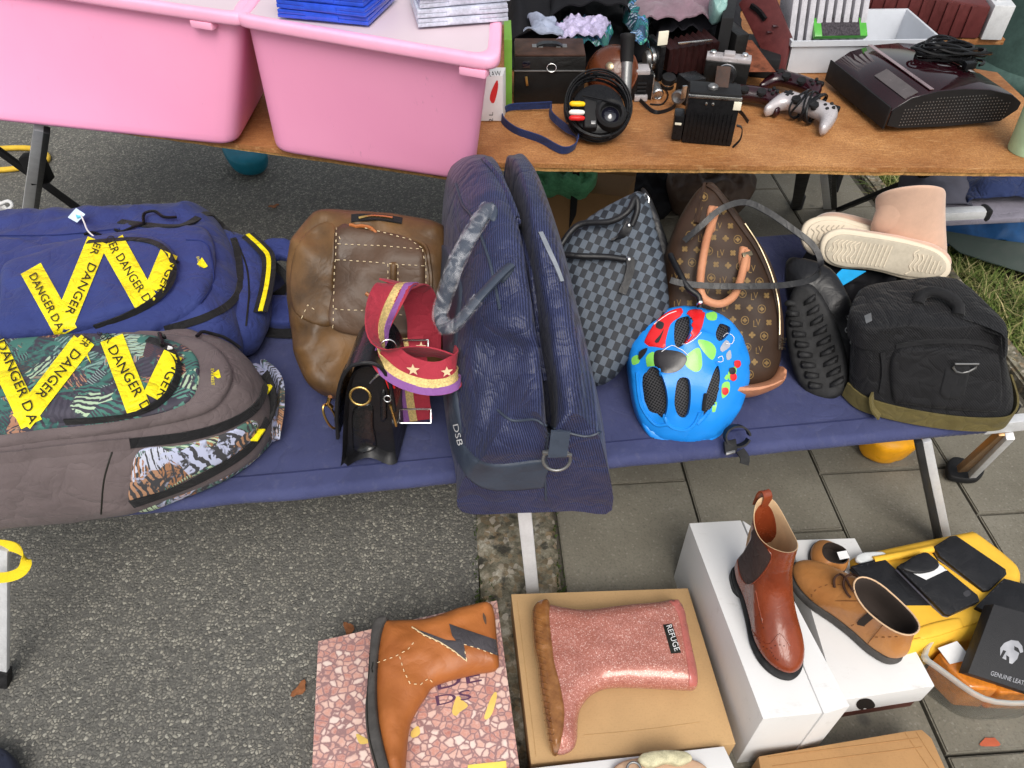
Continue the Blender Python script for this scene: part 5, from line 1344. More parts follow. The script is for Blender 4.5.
# ---- brown lightning boot lying on its side ----
lb = T('ankle_boot', 'tan brown ankle boot with grey lightning bolt lying on pink stone box', 'boot', G(430, 690, PZ))
BO = [(384, 623), (400, 622), (430, 620), (455, 611), (487, 604), (494, 612), (497, 640), (499, 662), (496, 669), (476, 673), (452, 679), (434, 685), (426, 696), (418, 708), (411, 722), (408, 740), (406, 765), (404, 790), (396, 800), (388, 780), (381, 750), (377, 720), (375, 690), (376, 660), (379, 636)]
l_up = puff('upper', COGN, lb, BO, plane(430, 690, PZ + .034, (0, 0, 1)), .031, .034, .0075, .5, .036, wr=(.010, 10, 1))
l_so = puff('sole', RUBG, lb, [(374, 628), (386, 621), (390, 624), (384, 640), (380, 670), (379, 700), (382, 730), (389, 760), (398, 786), (404, 806), (394, 812), (382, 790), (374, 765), (368, 740), (366, 715), (368, 690), (370, 660)], plane(380, 700, PZ + .032, (0, 0, 1)), .032, .031, .007, .5, .006)
bolt = [(412, 628), (424, 632), (446, 640), (456, 641), (452, 636), (449, 624), (460, 628), (478, 634), (496, 640), (498, 656), (482, 650), (464, 645), (467, 661), (454, 652), (440, 643), (424, 636)]
patch('lightning_bolt', GTEX, lb, bolt, l_up, .0012, 1, .001, 3, sm=False)
for px in ([(412, 628), (424, 636), (440, 643), (454, 652), (467, 661), (464, 645)], [(464, 645), (482, 650), (498, 657)], [(378, 663), (395, 657), (408, 650), (416, 640)], [(400, 657), (404, 672), (410, 684), (420, 685), (428, 678), (434, 684)]):
    stitch('stitching', M('pale_thread', (.80, .62, .38), .8), lb, px, l_up, r=.0008, lift=.0022)
seam('bolt_edge', M('gold_edge', (.80, .62, .36), .5), lb, [(412, 627), (424, 635), (440, 642), (454, 651), (467, 661)], l_up, .0009, .001, sm=False)
tubes('sole_groove', [line_on([(370, 640), (369, 670), (367, 700), (369, 735), (378, 770)], l_so, 4, .0)], .0012, BLK, lb)
patch('eyelet_print', M('print_grey', (.10, .06, .04), .5), lb, [(483, 613), (486, 618), (486, 625), (483, 619)], l_up, .0004, 1, .001, 2)

# ---- kraft box and glitter boot ----
kb = T('shoe_box', 'plain brown kraft shoe box under the pink glitter rain boot', 'shoe box', G(620, 680, 0))
KZ = .10
k_box = pbox('box', [(511, 594), (688, 588), (736, 744), (531, 764)], KZ, .001, KRAFT, kb, .002, bvh=True)
seam('lid_fold', M('kraft_fold', (.40, .25, .11), .8), kb, [(584, 735), (640, 730), (700, 722)], k_box, .0006, .0)
seam('lid_fold', M('kraft_fold', (.40, .25, .11), .8), kb, [(517, 600), (536, 757)], k_box, .0007, .0)
rb_ = T('rain_boot', 'pink glitter child rain boot with amber sole lying on kraft box', 'boot', G(610, 660, KZ))
RO = [(534, 606), (548, 606), (580, 611), (620, 607), (660, 603), (672, 601), (682, 606), (690, 640), (697, 672), (696, 688), (680, 689), (640, 687), (612, 687), (594, 693), (582, 706), (578, 720), (577, 740), (572, 750), (560, 754), (552, 748), (546, 720), (542, 690), (537, 650), (533, 625)]
r_b = puff('upper', GLIT, rb_, RO, plane(610, 660, KZ + .034, (0, 0, 1)), .030, .034, .0075, .5, .034, wr=(.003, 22))
r_s = puff('sole', AMB, rb_, [(532, 612), (540, 605), (550, 606), (552, 630), (556, 665), (562, 690), (566, 715), (564, 740), (558, 753), (550, 749), (545, 722), (540, 690), (537, 663), (534, 650), (532, 630)], plane(545, 680, KZ + .036, (0, 0, 1)), .034, .035, .006, .5, .012)
tubes('tread_ridge', [line_on([(x0, y0), (x0 + 8, y0 + 3)], r_s, 2, .0) for x0, y0 in [(533 + i*.62, 611 + i*6.4) for i in range(21)]], .0016, AMB, rb_, 6, .006)
patch('top_rim', M('dark_pink_rubber', (.42, .12, .10), .3, coat=.5), rb_, [(668, 600), (676, 602), (686, 612), (691, 640), (698, 672), (697, 688), (689, 688), (688, 670), (683, 640), (677, 612)], r_b, .0022, 2, 0, 4)
patch('back_tab', M('dark_pink_rubber', (.42, .12, .10), .3, coat=.5), rb_, [(672, 601), (680, 600), (682, 604), (674, 606)], r_b, .003, 1.5, 0, 3)
patch('logo_label', BLK, rb_, [(663, 625), (672, 624), (681, 653), (671, 654)], r_b, .0012, 1, .0015, 4, sm=False)
text_px('logo_lettering', 'REFUGE', (666, 627), (674.5, 652), 5.5, r_b, PAPER, rb_, .0036)

# ---- tall white box ----
WZ = .22
wb = T('shoe_box', 'tall white boot box standing under the chestnut brogue boot', 'shoe box', G(765, 640, 0))
w_box = pbox('box', [(689, 523), (741, 520), (823, 713), (763, 719)], WZ, .001, WBOX, wb, .0025, bvh=True)
tops = [G(742.5, 520, WZ + .003), G(757, 530, WZ + .003), G(850, 706, WZ + .003), G(824, 714, WZ + .003)]
w_lid = hull('lid', tops, [V((p.x, p.y, .001)) for p in tops], WBOX, wb, .002, bvh=True)
patch('paper_fleck', BLK, wb, [(807, 610), (809, 612), (808.5, 616), (806.6, 614)], w_lid, .0003, 1, .0006, 2)

# ---- chestnut brogue chelsea boot ----
cbt = T('ankle_boot', 'glossy chestnut brogue ankle boot with brown elastic sides on white box', 'boot', G(765, 620, WZ))
tf, L = frame((739, 567), (790, 682), WZ)
W = .083
heelz = .024
def solez(t): return 0
sole_r = [foot_ring(tf, L, W, .0, L, 1.06, z, zfun=lambda t, s: (heelz - .006*0)) for z in (.0, .009)]
loft('sole', [foot_ring(tf, L, W, .004, L*.99, 1.02, heelz*.55, zfun=lambda t, s: -heelz*.5*min(1, max(0, (t - .30)/.15))), foot_ring(tf, L, W, .0, L, 1.07, heelz*.62, zfun=lambda t, s: -heelz*.5*min(1, max(0, (t - .30)/.15))), foot_ring(tf, L, W, .0, L, 1.07, heelz*.9, zfun=lambda t, s: -heelz*.5*min(1, max(0, (t - .30)/.15))), foot_ring(tf, L, W, .004, L*.99, 1.0, heelz, zfun=lambda t, s: -heelz*.5*min(1, max(0, (t - .30)/.15)))], RUBK, cbt, True, (True, True), 1, sharp=40)
loft('heel', [foot_ring(tf, .075, .068, .002, .072, 1, z, blend=.7) for z in (.0, .002, .014)], RUBK, cbt, True, (True, True), 0, sharp=40)
LV = [(.015, .002, .985, .98, 0), (.03, .0, .985, 1.0, 0), (.045, .0, .93, .97, 0.05), (.058, .004, .83, .92, .15), (.074, .008, .72, .87, .3), (.096, .010, .62, .84, .5), (.12, .012, .53, .84, .6), (.148, .012, .48, .76, .75), (.178, .002, .46, .80, .9), (.203, -.008, .455, .74, 1)]
def zf(k): return lambda t, s: (.010*abs(1 - 2*t)**2 - .010*(abs(s)**4) + (.004 if t < .2 else 0)*(1 - t/.2 if t < .2 else 0))*k
def heel_drop(h): return lambda t, s: (heelz*.5*(1 - min(1, max(0, (t - .30)/.15))))*max(0, 1 - h/.06)
cr = [foot_ring(tf, L, W, xh, L*xt, wk, z, blend=bl, zfun=(lambda t, s, z=z, i=i: heel_drop(z)(t, s) + (zf((i - 6)/3.)(t, s) if i > 6 else 0))) for i, (z, xh, xt, wk, bl) in enumerate(LV)]
c_up = loft('upper', cr, CHES, cbt, True, (True, False), 2)
top = cr[-1]; cc = sum(top, V())/len(top)
loft('lining', [[cc + (p - cc)*1.0 for p in top], [cc + (p - cc)*.93 + V((0, 0, .001)) for p in top], [cc + (p - cc)*.88 + V((0, 0, -.03)) for p in top], [cc + (p - cc)*.85 + V((0, 0, -.13)) for p in top]], LIN, cbt, True, (False, True), 1)
patch('elastic_panel', ELAS, cbt, [(752, 523), (758, 536), (768, 549), (772, 556), (768, 566), (759, 578), (749, 585), (741, 576), (738, 558), (744, 538)], c_up, .0008, 1, .001, 4)
seam('panel_edge', CHES, cbt, [(768, 549), (772, 556), (768, 566), (759, 578), (749, 585), (741, 576), (738, 560)], c_up, .0014, .0008)
wing = [(733, 596), (738, 606), (745, 618), (752, 630), (760, 640), (770, 644), (780, 634), (790, 646)]
seam('wingtip_edge', CHES, cbt, wing, c_up, .0011, .0004)
def dots(nm, px, r=.0011, stepn=2.6):
    q = line_on(px, c_up, stepn, .0002); gs = []
    for p in q[::2]:
        gs.append(tube_geo([p + V((0, -.0003, -.0003)), p + V((0, .0006, .0006))], r, 6))
    return mk(nm, *merge(gs), M('brogue_hole', (.06, .012, .006), .6), cbt)
dots('brogue_holes', [(735, 604), (742, 616), (749, 628), (757, 639), (767, 649), (777, 645), (784, 646)])
dots('brogue_holes', [(762, 657), (767, 664), (772, 668), (778, 668)], .001); dots('brogue_holes', [(760, 650), (762, 658), (766, 668)], .001)
hh = cr[-1][0]; ta_ = cr[-1]
b_ = ta_[0]; strap('pull_tab', [b_ + V((-.004, .006, -.03)), b_ + V((-.003, .007, .0)), b_ + V((.001, .004, .010)), b_ + V((.005, -.004, .004)), b_ + V((.005, -.006, -.02))], (1, .25, 0), .016, .003, CHES, cbt, .004)

# ---- low white box with cut hole ----
LZ = .115
lw = T('shoe_box', 'low white lidded shoe box with finger hole under the tan shoe', 'shoe box', G(860, 640, 0))
tops = [G(790, 540, LZ), G(855, 538, LZ), G(935, 686, LZ), G(838, 701, LZ)]
lw_l = hull('lid', tops, [V((p.x, p.y, .048)) for p in tops], WBOX, lw, .002, bvh=True)
c = sum(tops, V())/4
hull('base', [V((c.x + (p.x-c.x)*.96, c.y + (p.y-c.y)*.97, .05)) for p in tops], [V((c.x + (p.x-c.x)*.96, c.y + (p.y-c.y)*.97, .001)) for p in tops], DRED, lw, .002)
patch('finger_hole', M('hole_dark', (.012, .008, .006), .9), lw, [(856, 704), (859, 699.5), (866, 698), (872, 700), (875, 706), (868, 709), (859, 709)], lw_l, .0003, 1, .0008, 3)
text_px('size_lettering', 'size 42', (847, 715), (858, 714), 2.6, lw_l, BLK, lw, .0008)
# ---- tan lace shoe ----
ts = T('ankle_boot', 'light tan lace up ankle boot with dark lining on low white box', 'boot', G(850, 625, LZ))
tf2, L2_ = frame((897, 663), (789, 568), LZ)
W2 = .086
loft('sole', [foot_ring(tf2, L2_, W2, .004, L2_*.985, 1.0, .001), foot_ring(tf2, L2_, W2, -.004, L2_*1.0, 1.08, .004), foot_ring(tf2, L2_, W2, -.004, L2_, 1.08, .022), foot_ring(tf2, L2_, W2, .002, L2_*.99, 1.0, .024)], RUBG, ts, True, (True, True), 1, sharp=40)
LV2 = [(.02, .0, .985, 1.0, 0), (.036, -.004, .975, 1.03, 0), (.052, -.004, .90, 1.0, .05), (.066, .0, .78, .94, .2), (.08, .004, .66, .87, .4), (.094, .006, .58, .83, .6), (.106, .006, .53, .82, .85)]
tr = [foot_ring(tf2, L2_, W2, xh, L2_*xt, wk, z, blend=bl, zfun=(lambda t, s, i=i: (.010*(t - .3) + .012*max(0, t - .6) + .010*(1 - t)**4)*max(0, i - 3)/3)) for i, (z, xh, xt, wk, bl) in enumerate(LV2)]
t_up = loft('upper', tr, TANB, ts, True, (True, False), 2)
top = tr[-1]; cc = sum(top, V())/len(top)
loft('lining', [top, [cc + (p - cc)*.95 + V((0, 0, .002)) for p in top], [cc + (p - cc)*.90 + V((0, 0, -.012)) for p in top], [cc + (p - cc)*.86 + V((0, 0, -.06)) for p in top]], DLIN, ts, True, (False, True), 1)
tube('collar_edge', [p + V((0, 0, .0015)) for p in top], .0016, M('pale_edge', (.62, .42, .26), .7), ts, 6, True)
zipper('side_zip', DLIN, ts, [(846, 632), (858, 626), (870, 618), (880, 612)], t_up, 6, .001)
for px in ([(812, 603), (812, 594), (818, 588), (830, 584), (842, 585)], [(846, 629), (858, 622), (866, 616), (872, 606), (868, 594), (858, 588)], [(868, 652), (868, 642), (874, 637), (886, 637), (904, 636)]):
    stitch('stitching', M('brown_thread', (.20, .085, .03), .8), ts, px, t_up, r=.0008, lift=.0006)
pp = lambda x, y, d: cast(x, y, t_up)[0] + V((0, -.2, 1))*d
tube('lace', [pp(x, y, d) for x, y, d in ((834, 588, .003), (833, 580, .007), (838, 576, .010), (844, 580, .009), (848, 586, .006), (852, 592, .006), (858, 597, .003))], .0024, LACE, ts, 6, sm=.004)
tube('lace', [pp(x, y, d) for x, y, d in ((858, 578, .004), (850, 576, .009), (844, 579, .009), (842, 586, .007), (846, 594, .005), (850, 598, .003))], .0024, LACE, ts, 6, sm=.004)
# second shoe of tan colour peeking behind
t2 = T('shoe', 'second tan leather shoe half hidden behind the lace up ankle boot', 'shoe', G(822, 566, LZ))
tf3, L3 = frame((846, 567), (808, 555), LZ)
r3 = [foot_ring(tf3, L3, .075, xh*L3, L3*xt, wk, z, blend=bl) for z, xh, xt, wk, bl in ((.008, 0, 1, 1, 0), (.018, 0, .98, 1.02, .1), (.028, .03, .85, .9, .4), (.034, .06, .75, .7, .8))]
loft('upper', r3, TANB, t2, True, (True, False), 1); tp3 = r3[-1]; c3 = sum(tp3, V())/len(tp3)
loft('lining', [tp3, [c3 + (p - c3)*.92 + V((0, 0, .001)) for p in tp3], [c3 + (p - c3)*.85 - V((0, 0, .02)) for p in tp3]], DLIN, t2, True, (False, True), 0)
loft('sole', [foot_ring(tf3, L3, .075, 0, L3, 1.03, z) for z in (.001, .008)], RUBG, t2, True, (True, True), 0)
obox('paper_tag', c3 + V((.012, -.008, .006)), (1, .2, 0), (-.2, 1, .3), (0, -.3, 1), .022, .016, .001, PAPER, t2, 0)

# ---- sandal box bottom ----
sbx = T('shoe_box', 'white shoe box under the pale woven sandal at the bottom', 'shoe box', G(640, 790, 0))
s_box = pbox('box', [(505, 771), (724, 746), (745, 790), (500, 830)], .115, .001, WBOX, sbx, .002, bvh=True)
sd = T('sandal', 'pale woven raffia sandal with beige insole lying on white box', 'sandal', G(660, 765, .12))
sd_i = puff('insole', SANDI, sd, [(612, 775), (622, 762), (650, 757), (680, 757), (702, 764), (708, 775), (690, 788), (640, 792)], plane(660, 770, .125, (0, 0, 1)), .006, .008, .006, .5, .006)
puff('woven_strap', SANDL, sd, [(638, 762), (642, 754), (660, 751), (684, 752), (692, 760), (680, 766), (666, 764), (650, 768)], plane(664, 760, .142, (0, -.1, 1)), .012, .012, .005, .5, wr=(.004, 90))
ring('buckle', G(634, 770, .142), .012, (0, -.2, 1), GREYM, sd, .0022)
# ---- flattened cardboard bottom right ----
fc = T('cardboard_box', 'ribbed brown cardboard box lid lying at the bottom right', 'cardboard box', G(850, 760, 0))
f_box = pbox('lid', [(758, 756), (905, 731), (922, 729), (932, 738), (960, 800), (770, 830)], .09, .001, CARD, fc, .004, bvh=True)
for px in ([(768, 757), (918, 738)], [(772, 766), (922, 747)], [(905, 733), (930, 770)], [(916, 732), (944, 776)]):
    seam('fold_line', M('cardboard_crease', (.34, .18, .07), .8), fc, px, f_box, .0009, .0)
# ---- clear plastic tub ----
tub = T('storage_tub', 'clear plastic tub holding orange packets under the black gift box', 'tub', G(990, 690, 0))
CZ = .125
def tubshape():
    top = [(921, 657), (930, 660), (963, 686), (985, 700), (1010, 704), (1060, 702), (1080, 690), (1060, 610), (960, 600), (930, 640)]
    tw = [G(x, y, CZ) for x, y in top]; c = sum(tw, V())/len(tw)
    r = lambda s, z: [V((c.x + (p.x-c.x)*s, c.y + (p.y-c.y)*s, z)) for p in tw]
    CL = m_clear('clear_tub_plastic', (.90, .92, .90), .08, .97)
    loft('wall', [r(.82, .004), r(.86, .006), r(.95, CZ - .02), r(.955, CZ), r(.935, CZ), r(.93, CZ-.02), r(.845, .010), r(.80, .009)], CL, tub, True, (True, True), 1)
    loft('rim', [r(.95, CZ - .014), r(1.02, CZ - .014), r(1.03, CZ - .004), r(1.0, CZ + .002), r(.94, CZ)], m_clear('frosted_rim_plastic', (.80, .82, .79), .3, .6), tub, True, (False, False), 1)
tubshape()
for nm, px, zt, lab in (('packet', [(938, 652), (962, 650), (992, 672), (1000, 690), (970, 688), (950, 668)], CZ - .012, 'orange wrapped packet in the clear tub, left of the black gift box'),
                  ('packet', [(985, 672), (1040, 668), (1060, 695), (1000, 693)], CZ - .022, 'orange wrapped packet in the clear tub, mostly under the black gift box')):
    o = pbox(nm, px, zt, .03, ORNG, None, .008, 3); tag(o, lab, 'packet', 'orange packets in the clear tub')
# ---- yellow organiser case ----
yc = T('storage_case', 'yellow plastic organiser case under the black wallets', 'case', G(930, 610, 0))
YZ = .135
y_b = puff('body', YCASE, yc, [(844, 572), (850, 562), (900, 550), (960, 538), (968, 538), (1000, 562), (1016, 580), (1012, 600), (994, 622), (984, 638), (940, 652), (912, 660), (890, 664), (876, 650), (850, 610)], plane(930, 600, YZ - .045, (0, 0, 1)), .045, .09, .011, .5, .025)
seam('lid_seam', M('yellow_shade', (.62, .34, .03), .5), yc, [(900, 642), (930, 636), (970, 625), (990, 616)], y_b, .0015, .0)
tube('carry_handle', [p + V((0, 0, .006)) for p in line_on([(872, 562), (905, 556), (960, 545)], y_b, 6)], .008, YCASE, yc, 8)
puff('latch', M('clear_grey_plastic', (.60, .62, .62), .25), yc, [(855, 558), (862, 553), (882, 552), (886, 556), (884, 562), (860, 564)], plane(870, 558, YZ + .004, (0, -.2, 1)), .005, .006, .005, .5, .004)
patch('front_latch', YCASE, yc, [(918, 628), (958, 618), (962, 628), (922, 640)], y_b, .004, 3, 0, 5)
# wallets
def wallet(label, px, z, t, flap=None, lin=False):
    w = T('wallet', label, 'wallet', G(*px[0], z), 'black leather wallets on the yellow case')
    n = (0, -.12, 1)
    tp = [PL(x, y, *plane(px[0][0], px[0][1], z, n)) for x, y in px]
    o = hull('cover', tp, [p - V((0, .0, t*.45)) for p in tp], BLKS, w, .0022, 2, bvh=True)
    c = sum(tp, V())/len(tp)
    hull('inner_leaf', [c + (p - c)*.985 - V((0, 0, t*.47)) for p in tp], [c + (p - c)*.985 - V((0, 0, t*.75)) for p in tp], M('grey_lining_card', (.14, .14, .18), .6) if lin else BLKS, w, .001)
    hull('back_cover', [p - V((0, .0, t*.77)) for p in tp], [p - V((0, .0, t*1.1)) for p in tp], BLKS, w, .0015)
    c = sum((V((x, y)) for x, y in px), V((0, 0)))/len(px)
    stitch('stitching', M('grey_thread', (.05, .05, .055), .8), w, [((c + (V(p) - c)*.94).x, (c + (V(p) - c)*.94).y) for p in px + px[:1]], o, r=.0005, lift=.0004)
    return w, o
wallet('closed black wallet on the yellow case, nearest the tan shoe', [(851, 566), (883, 557), (934, 604), (934, 610), (902, 619), (896, 616)], YZ + .010, .014)
w2, w2o = wallet('black wallet with rounded flap and white lining, in the middle of the case', [(897, 566), (918, 554), (926, 552), (978, 595), (980, 601), (950, 615), (945, 614)], YZ + .024, .020, lin=True)
patch('white_lining', PAPER, w2, [(910, 572), (938, 561), (949, 569), (926, 580)], w2o, .0006, 1, .0006, 4, sm=False)
patch('flap', BLKS, w2, [(898, 566), (918, 554), (928, 553), (938, 561), (939, 566), (934, 571), (922, 574), (910, 573)], w2o, .004, 2, .001, 4)
patch('embossed_mark', M('grey_emboss', (.04, .04, .045), .6), w2, [(963, 593), (968, 590), (971, 594), (966, 597)], w2o, .0003, .6, .0004, 2)
wallet('black wallet at the back of the case against the cot leg', [(934, 546), (950, 536), (956, 535), (1006, 569), (1007, 574), (990, 590), (984, 591), (940, 556)], YZ + .018, .018, lin=True)
wallet('black wallet behind the helmet crested gift box at the right edge', [(976, 606), (1004, 578), (1050, 590), (1050, 622), (1000, 620)], YZ + .012, .014)
# gift box with helmet crest
gbx = T('gift_box', 'black gift box with silver spartan helmet crest leaning on the tub', 'gift box', G(1005, 650, CZ))
gn = V((.10, -.42, .9)).normalized(); gp = plane(1000, 650, CZ + .035, gn)
tp = [PL(x, y, *gp) for x, y in ((994, 604), (1060, 622), (1050, 700), (968, 673))]
g_o = hull('lid', tp, [p - gn*.028 for p in tp], M('black_textured_card', (.022, .022, .024), .5, bump=(500, .4)), gbx, .002, bvh=True)
crest = [(1000, 656), (1000, 648), (1004, 643), (1011, 640), (1018, 641), (1022, 646), (1023, 652), (1020, 653), (1018, 648), (1014, 646), (1014, 650), (1019, 653), (1017, 659), (1012, 664), (1009, 663), (1009, 657), (1006, 655), (1006, 660), (1002, 658), (1006, 651), (1003, 650)]
patch('helmet_crest', M('silver_foil', (.42, .42, .44), .35, .6), gbx, crest, g_o, .0003, .5, .0006, 2.2, sm=False)
text_px('lettering', 'GENUINE LEATHER', (990, 675), (1032, 688), 4.5, g_o, M('silver_foil', (.42, .42, .44)), gbx, .0008)
# white paper tag
pt_ = [G(938, 648, YZ - .01), G(957, 641, YZ - .004), G(972, 659, YZ - .014), G(950, 664, YZ - .02)]
o = hull('price_card', pt_, [p - V((0, 0, .0012)) for p in pt_], PAPER, None, 0); tag(o, 'small white price card between yellow case and clear tub', 'price card')
# red paint mark on the paving
o = mk('paint_mark', [kp(0, 0)]*0 + [G(990 + 9*math.cos(a)*(1 + .3*math.sin(3*a)), 742 + 6*math.sin(a)*(1 + .3*math.cos(2*a)), .0165) for a in np.linspace(0, 6.283, 19)[:-1]], [list(range(18))], M('red_chalk', (.42, .10, .05), .9), None, smooth=False)
tag(o, 'small red paint splash on the paving below the clear tub', 'paint mark')
# dark shoe tip bottom left
o = puff('shoe_tip', twill('dark_navy_shoe', (.012, .015, .03), (.03, .035, .06), 300), None, [(-190, 800), (-170, 775), (-100, 765), (-40, 755), (-5, 747), (14, 757), (20, 775), (12, 800), (-30, 818), (-100, 825), (-170, 830)], plane(0, 775, .03, (0, 0, 1)), .03, .03, .008, .5)
tag(o, 'dark tip of a shoe in the lower left corner on the asphalt', 'shoe')

# ---- frame of a neighbouring cot at the right edge ----
c2 = T('cot_frame', 'aluminium folding cot frame standing just right of the navy camp bed', 'cot frame', G(1010, 460, 0))
bar('rail', G(984, 426, .37), G(1090, 415, .37), .03, .022, ALU, c2, (0, 0, 1))
bar('rail_joint', G(968, 413, .385), G(1012, 404, .385), .03, .04, BLKM, c2, (0, 0, 1))
bar('leg', G(1004, 432, .35), G(962, 469, .06), .022, .016, M('bronze_metal', (.40, .24, .12), .4, .7), c2); bar('leg', G(1010, 436, .35), G(972, 475, .05), .016, .016, ALU, c2)
puff('foot_plate', BLKM, c2, [(946, 466), (954, 458), (974, 464), (984, 470), (976, 481), (950, 478)], plane(962, 470, .03, (0, 0, 1)), .008, .012, .006, .5, .004)
# yellow round thing under the cot
o = puff('yellow_bowl', M('amber_plastic', (.80, .36, .012), .35), None, [(862, 440), (880, 432), (905, 430), (917, 436), (917, 448), (900, 457), (878, 456)], plane(890, 444, .062, (0, -.25, .97)), .05, .055, .008, .5)
tag(o, 'amber yellow plastic bowl half hidden beneath the camera bag', 'bowl')
# ================= back table =================
def storage_bin(label, rim, bot, zr, dep, right_end=None):
    """rim/bot: front-left and front-right image points of rim and foot"""
    t = T('storage_bin', label, 'storage bin', G(*bot[1], TZ), 'pink storage bins on the back table')
    a, b = G(*rim[0], zr), G(*rim[1], zr); c, d_ = G(*bot[0], TZ + .004), G(*bot[1], TZ + .004)
    def quad(p, q, dp, r, z, inset=0):
        u = (q - p).normalized(); v = V((.0, 1, 0)).normalized()
        p = p + u*inset + v*inset; q = q - u*inset + v*inset; dp -= 2*inset
        P = [p, q, q + v*dp, p + v*dp]; out = []
        for i in range(4):
            pr, cu, nx = P[i-1], P[i], P[(i+1) % 4]
            e1 = (pr - cu).normalized(); e2 = (nx - cu).normalized()
            for k in range(6):
                s = k/5; A = cu + e1*r; B = cu + e2*r
                out.append(A*(1-s)*(1-s) + cu*2*s*(1-s) + B*s*s)
        return [V((w.x, w.y, z)) for w in out]
    fr = quad(c, d_, dep*.80, .05, TZ + .006)
    # body follows a straight taper from foot to just under the rim
    up = quad(a, b, dep, .045, zr - .02, .022); 
    mixr = lambda s: [p.lerp(q, s) for p, q in zip(fr, up)]
    low = quad(c, d_, dep*.80, .04, TZ + .0015, .014)
    body = loft('tub', [low, mixr(.025), mixr(.06), mixr(.3), mixr(.6), mixr(.9), mixr(1)], PINK, t, True, (True, False), 1, sharp=60)
    loft('rim', [quad(a, b, dep, .045, zr - .024, .020), quad(a, b, dep, .05, zr - .024, .004), quad(a, b, dep, .05, zr - .020, 0), quad(a, b, dep, .05, zr - .003, 0), quad(a, b, dep, .05, zr, .003), quad(a, b, dep, .045, zr, .018), quad(a, b, dep, .04, zr - .003, .024)], PINKRIM, t, True, (False, False), 1, sharp=50)
    lid = quad(a, b, dep, .042, zr - .004, .016)
    lo = [V((p.x, p.y, zr - .008)) for p in lid]
    hull('lid', lid, lo, MILK, t, 0)
    for s in (.9,):
        p = a.lerp(b, s); u = (b - a).normalized(); v = V((-u.y, u.x, 0))
        obox('rim_clip', p + v*.012 + V((0, 0, -.030)), u, v, (0, 0, 1), .05, .02, .014, PINKRIM, t, .003)
    return t, a, b
bA, a1, b1_ = storage_bin('pink storage bin at the left end of the table, its lid empty', [(-190, -48), (247, 17)], [(-60, 118), (236, 149)], 1.0, .40)
bB, a2, b2_ = storage_bin('pink storage bin with milky lid carrying two stacks of disc cases', [(227, 14), (501, 61)], [(272, 154), (474, 185)], 1.0, .40)
# disc cases
def case_stack(px, n, w, dpt, z0, mat, label, group, ang, lean=.0, seed=1):
    rg = random.Random(seed); p0 = G(*px, z0)
    for k in range(n):
        a = ang + rg.uniform(-.03, .03); u = V((math.cos(a), math.sin(a), 0)); v = V((-u.y, u.x, 0))
        base = p0 + u*rg.uniform(-.004, .004) + v*rg.uniform(-.003, .003) + V((0, 0, k*.0155))
        t = T('disc_case', label[k] if k < len(label) else label[-1], 'disc case', base, group)
        cx = base + u*(w/2) + v*(dpt/2)
        obox('lower_shell', cx + V((0, 0, .0042)), u, v, (0, 0, 1), w, dpt, .0066, mat, t, .0012)
        obox('upper_shell', cx + V((0, 0, .0113)), u, v, (0, 0, 1), w - .0015, dpt - .0015, .0066, mat, t, .0012)
        obox('spine_rib', base + u*(w*.5) - v*.0006 + V((0, 0, .0078)), u, v, (0, 0, 1), w*.36, .002, .0095, mat, t, .0006)
        if mat is CLEARC: obox('paper_insert', cx + V((0, 0, .0078)) + u*.004, u, v, (0, 0, 1), w*.9, dpt*.9, .004, PAPER, t, 0)
        else: obox('paper_insert', cx + V((0, 0, .0156)), u, v, (0, 0, 1), w*.9, dpt*.88, .0012, M('blue_sleeve', (.03, .09, .45), .25, var=(30, .5)), t, 0)
angB = math.atan2((b2_ - a2).y, (b2_ - a2).x)
case_stack((277, 17), 5, .178, .14, 1.0, BLUEC, ['blue disc case at the bottom of its stack, on the milky lid', 'blue disc case second from the bottom of its stack', 'blue disc case third from the bottom of its stack', 'blue disc case fourth from the bottom of its stack', 'blue disc case on top of the blue stack'], 'blue disc cases on the pink bin', angB + .13, seed=2)
case_stack((420, 28), 4, .165, .142, 1.0, CLEARC, ['clear disc case at the bottom of its stack, red sticker on its edge', 'clear disc case second from the bottom of its stack', 'clear disc case third from the bottom of its stack', 'clear disc case on top of the clear stack'], 'clear disc cases on the pink bin', angB + .62, seed=4)
# two small things seen from the stack: red sticker
p = G(478, 28, 1.006)
# white product box behind bin
wbx = T('product_box', 'narrow white carton with red mark beside the right pink bin', 'carton', G(490, 122, TZ))
q = [G(478, 121, TZ+.006), G(503, 121, TZ+.006), G(506, 112, TZ+.006), G(481, 112, TZ+.006)]
wb_o = hull('carton', [p + V((0, 0, .105)) for p in q], q, PAPER, wbx, .001, bvh=True)
patch('red_mark', CREDP, wbx, [(491, 92), (497, 80), (498, 88), (494, 103), (490, 100)], wb_o, .0003, 1, .0006, 3)
text_px('lettering', 'RAW', (488, 77), (501, 76), 5, wb_o, BLK, wbx, .0008)
text_px('lettering', '2 L', (493, 122), (493, 112), 4, wb_o, BLK, wbx, .0008)
o = pbox('green_carton', [(504, 40), (512, 40), (511, 20), (504, 20)], TZ + .16, TZ + .006, M('green_card', (.14, .30, .04), .5), None, .001); tag(o, 'thin green card box standing beside the black box camera', 'carton')

Z0 = TZ + .0045
def cbox(name, px_front, h, dep, mat, parent, bev=.003, bvh=False):
    """box whose front foot edge runs between two image points on the board"""
    a = G(*px_front[0], Z0); b = G(*px_front[1], Z0); u = (b - a).normalized(); v = V((-u.y, u.x, 0))
    c = (a + b)/2 + v*(dep/2) + V((0, 0, h/2)); return obox(name, c, u, v, (0, 0, 1), (b - a).length, dep, h, mat, parent, bev, bvh=bvh), a, b, u, v
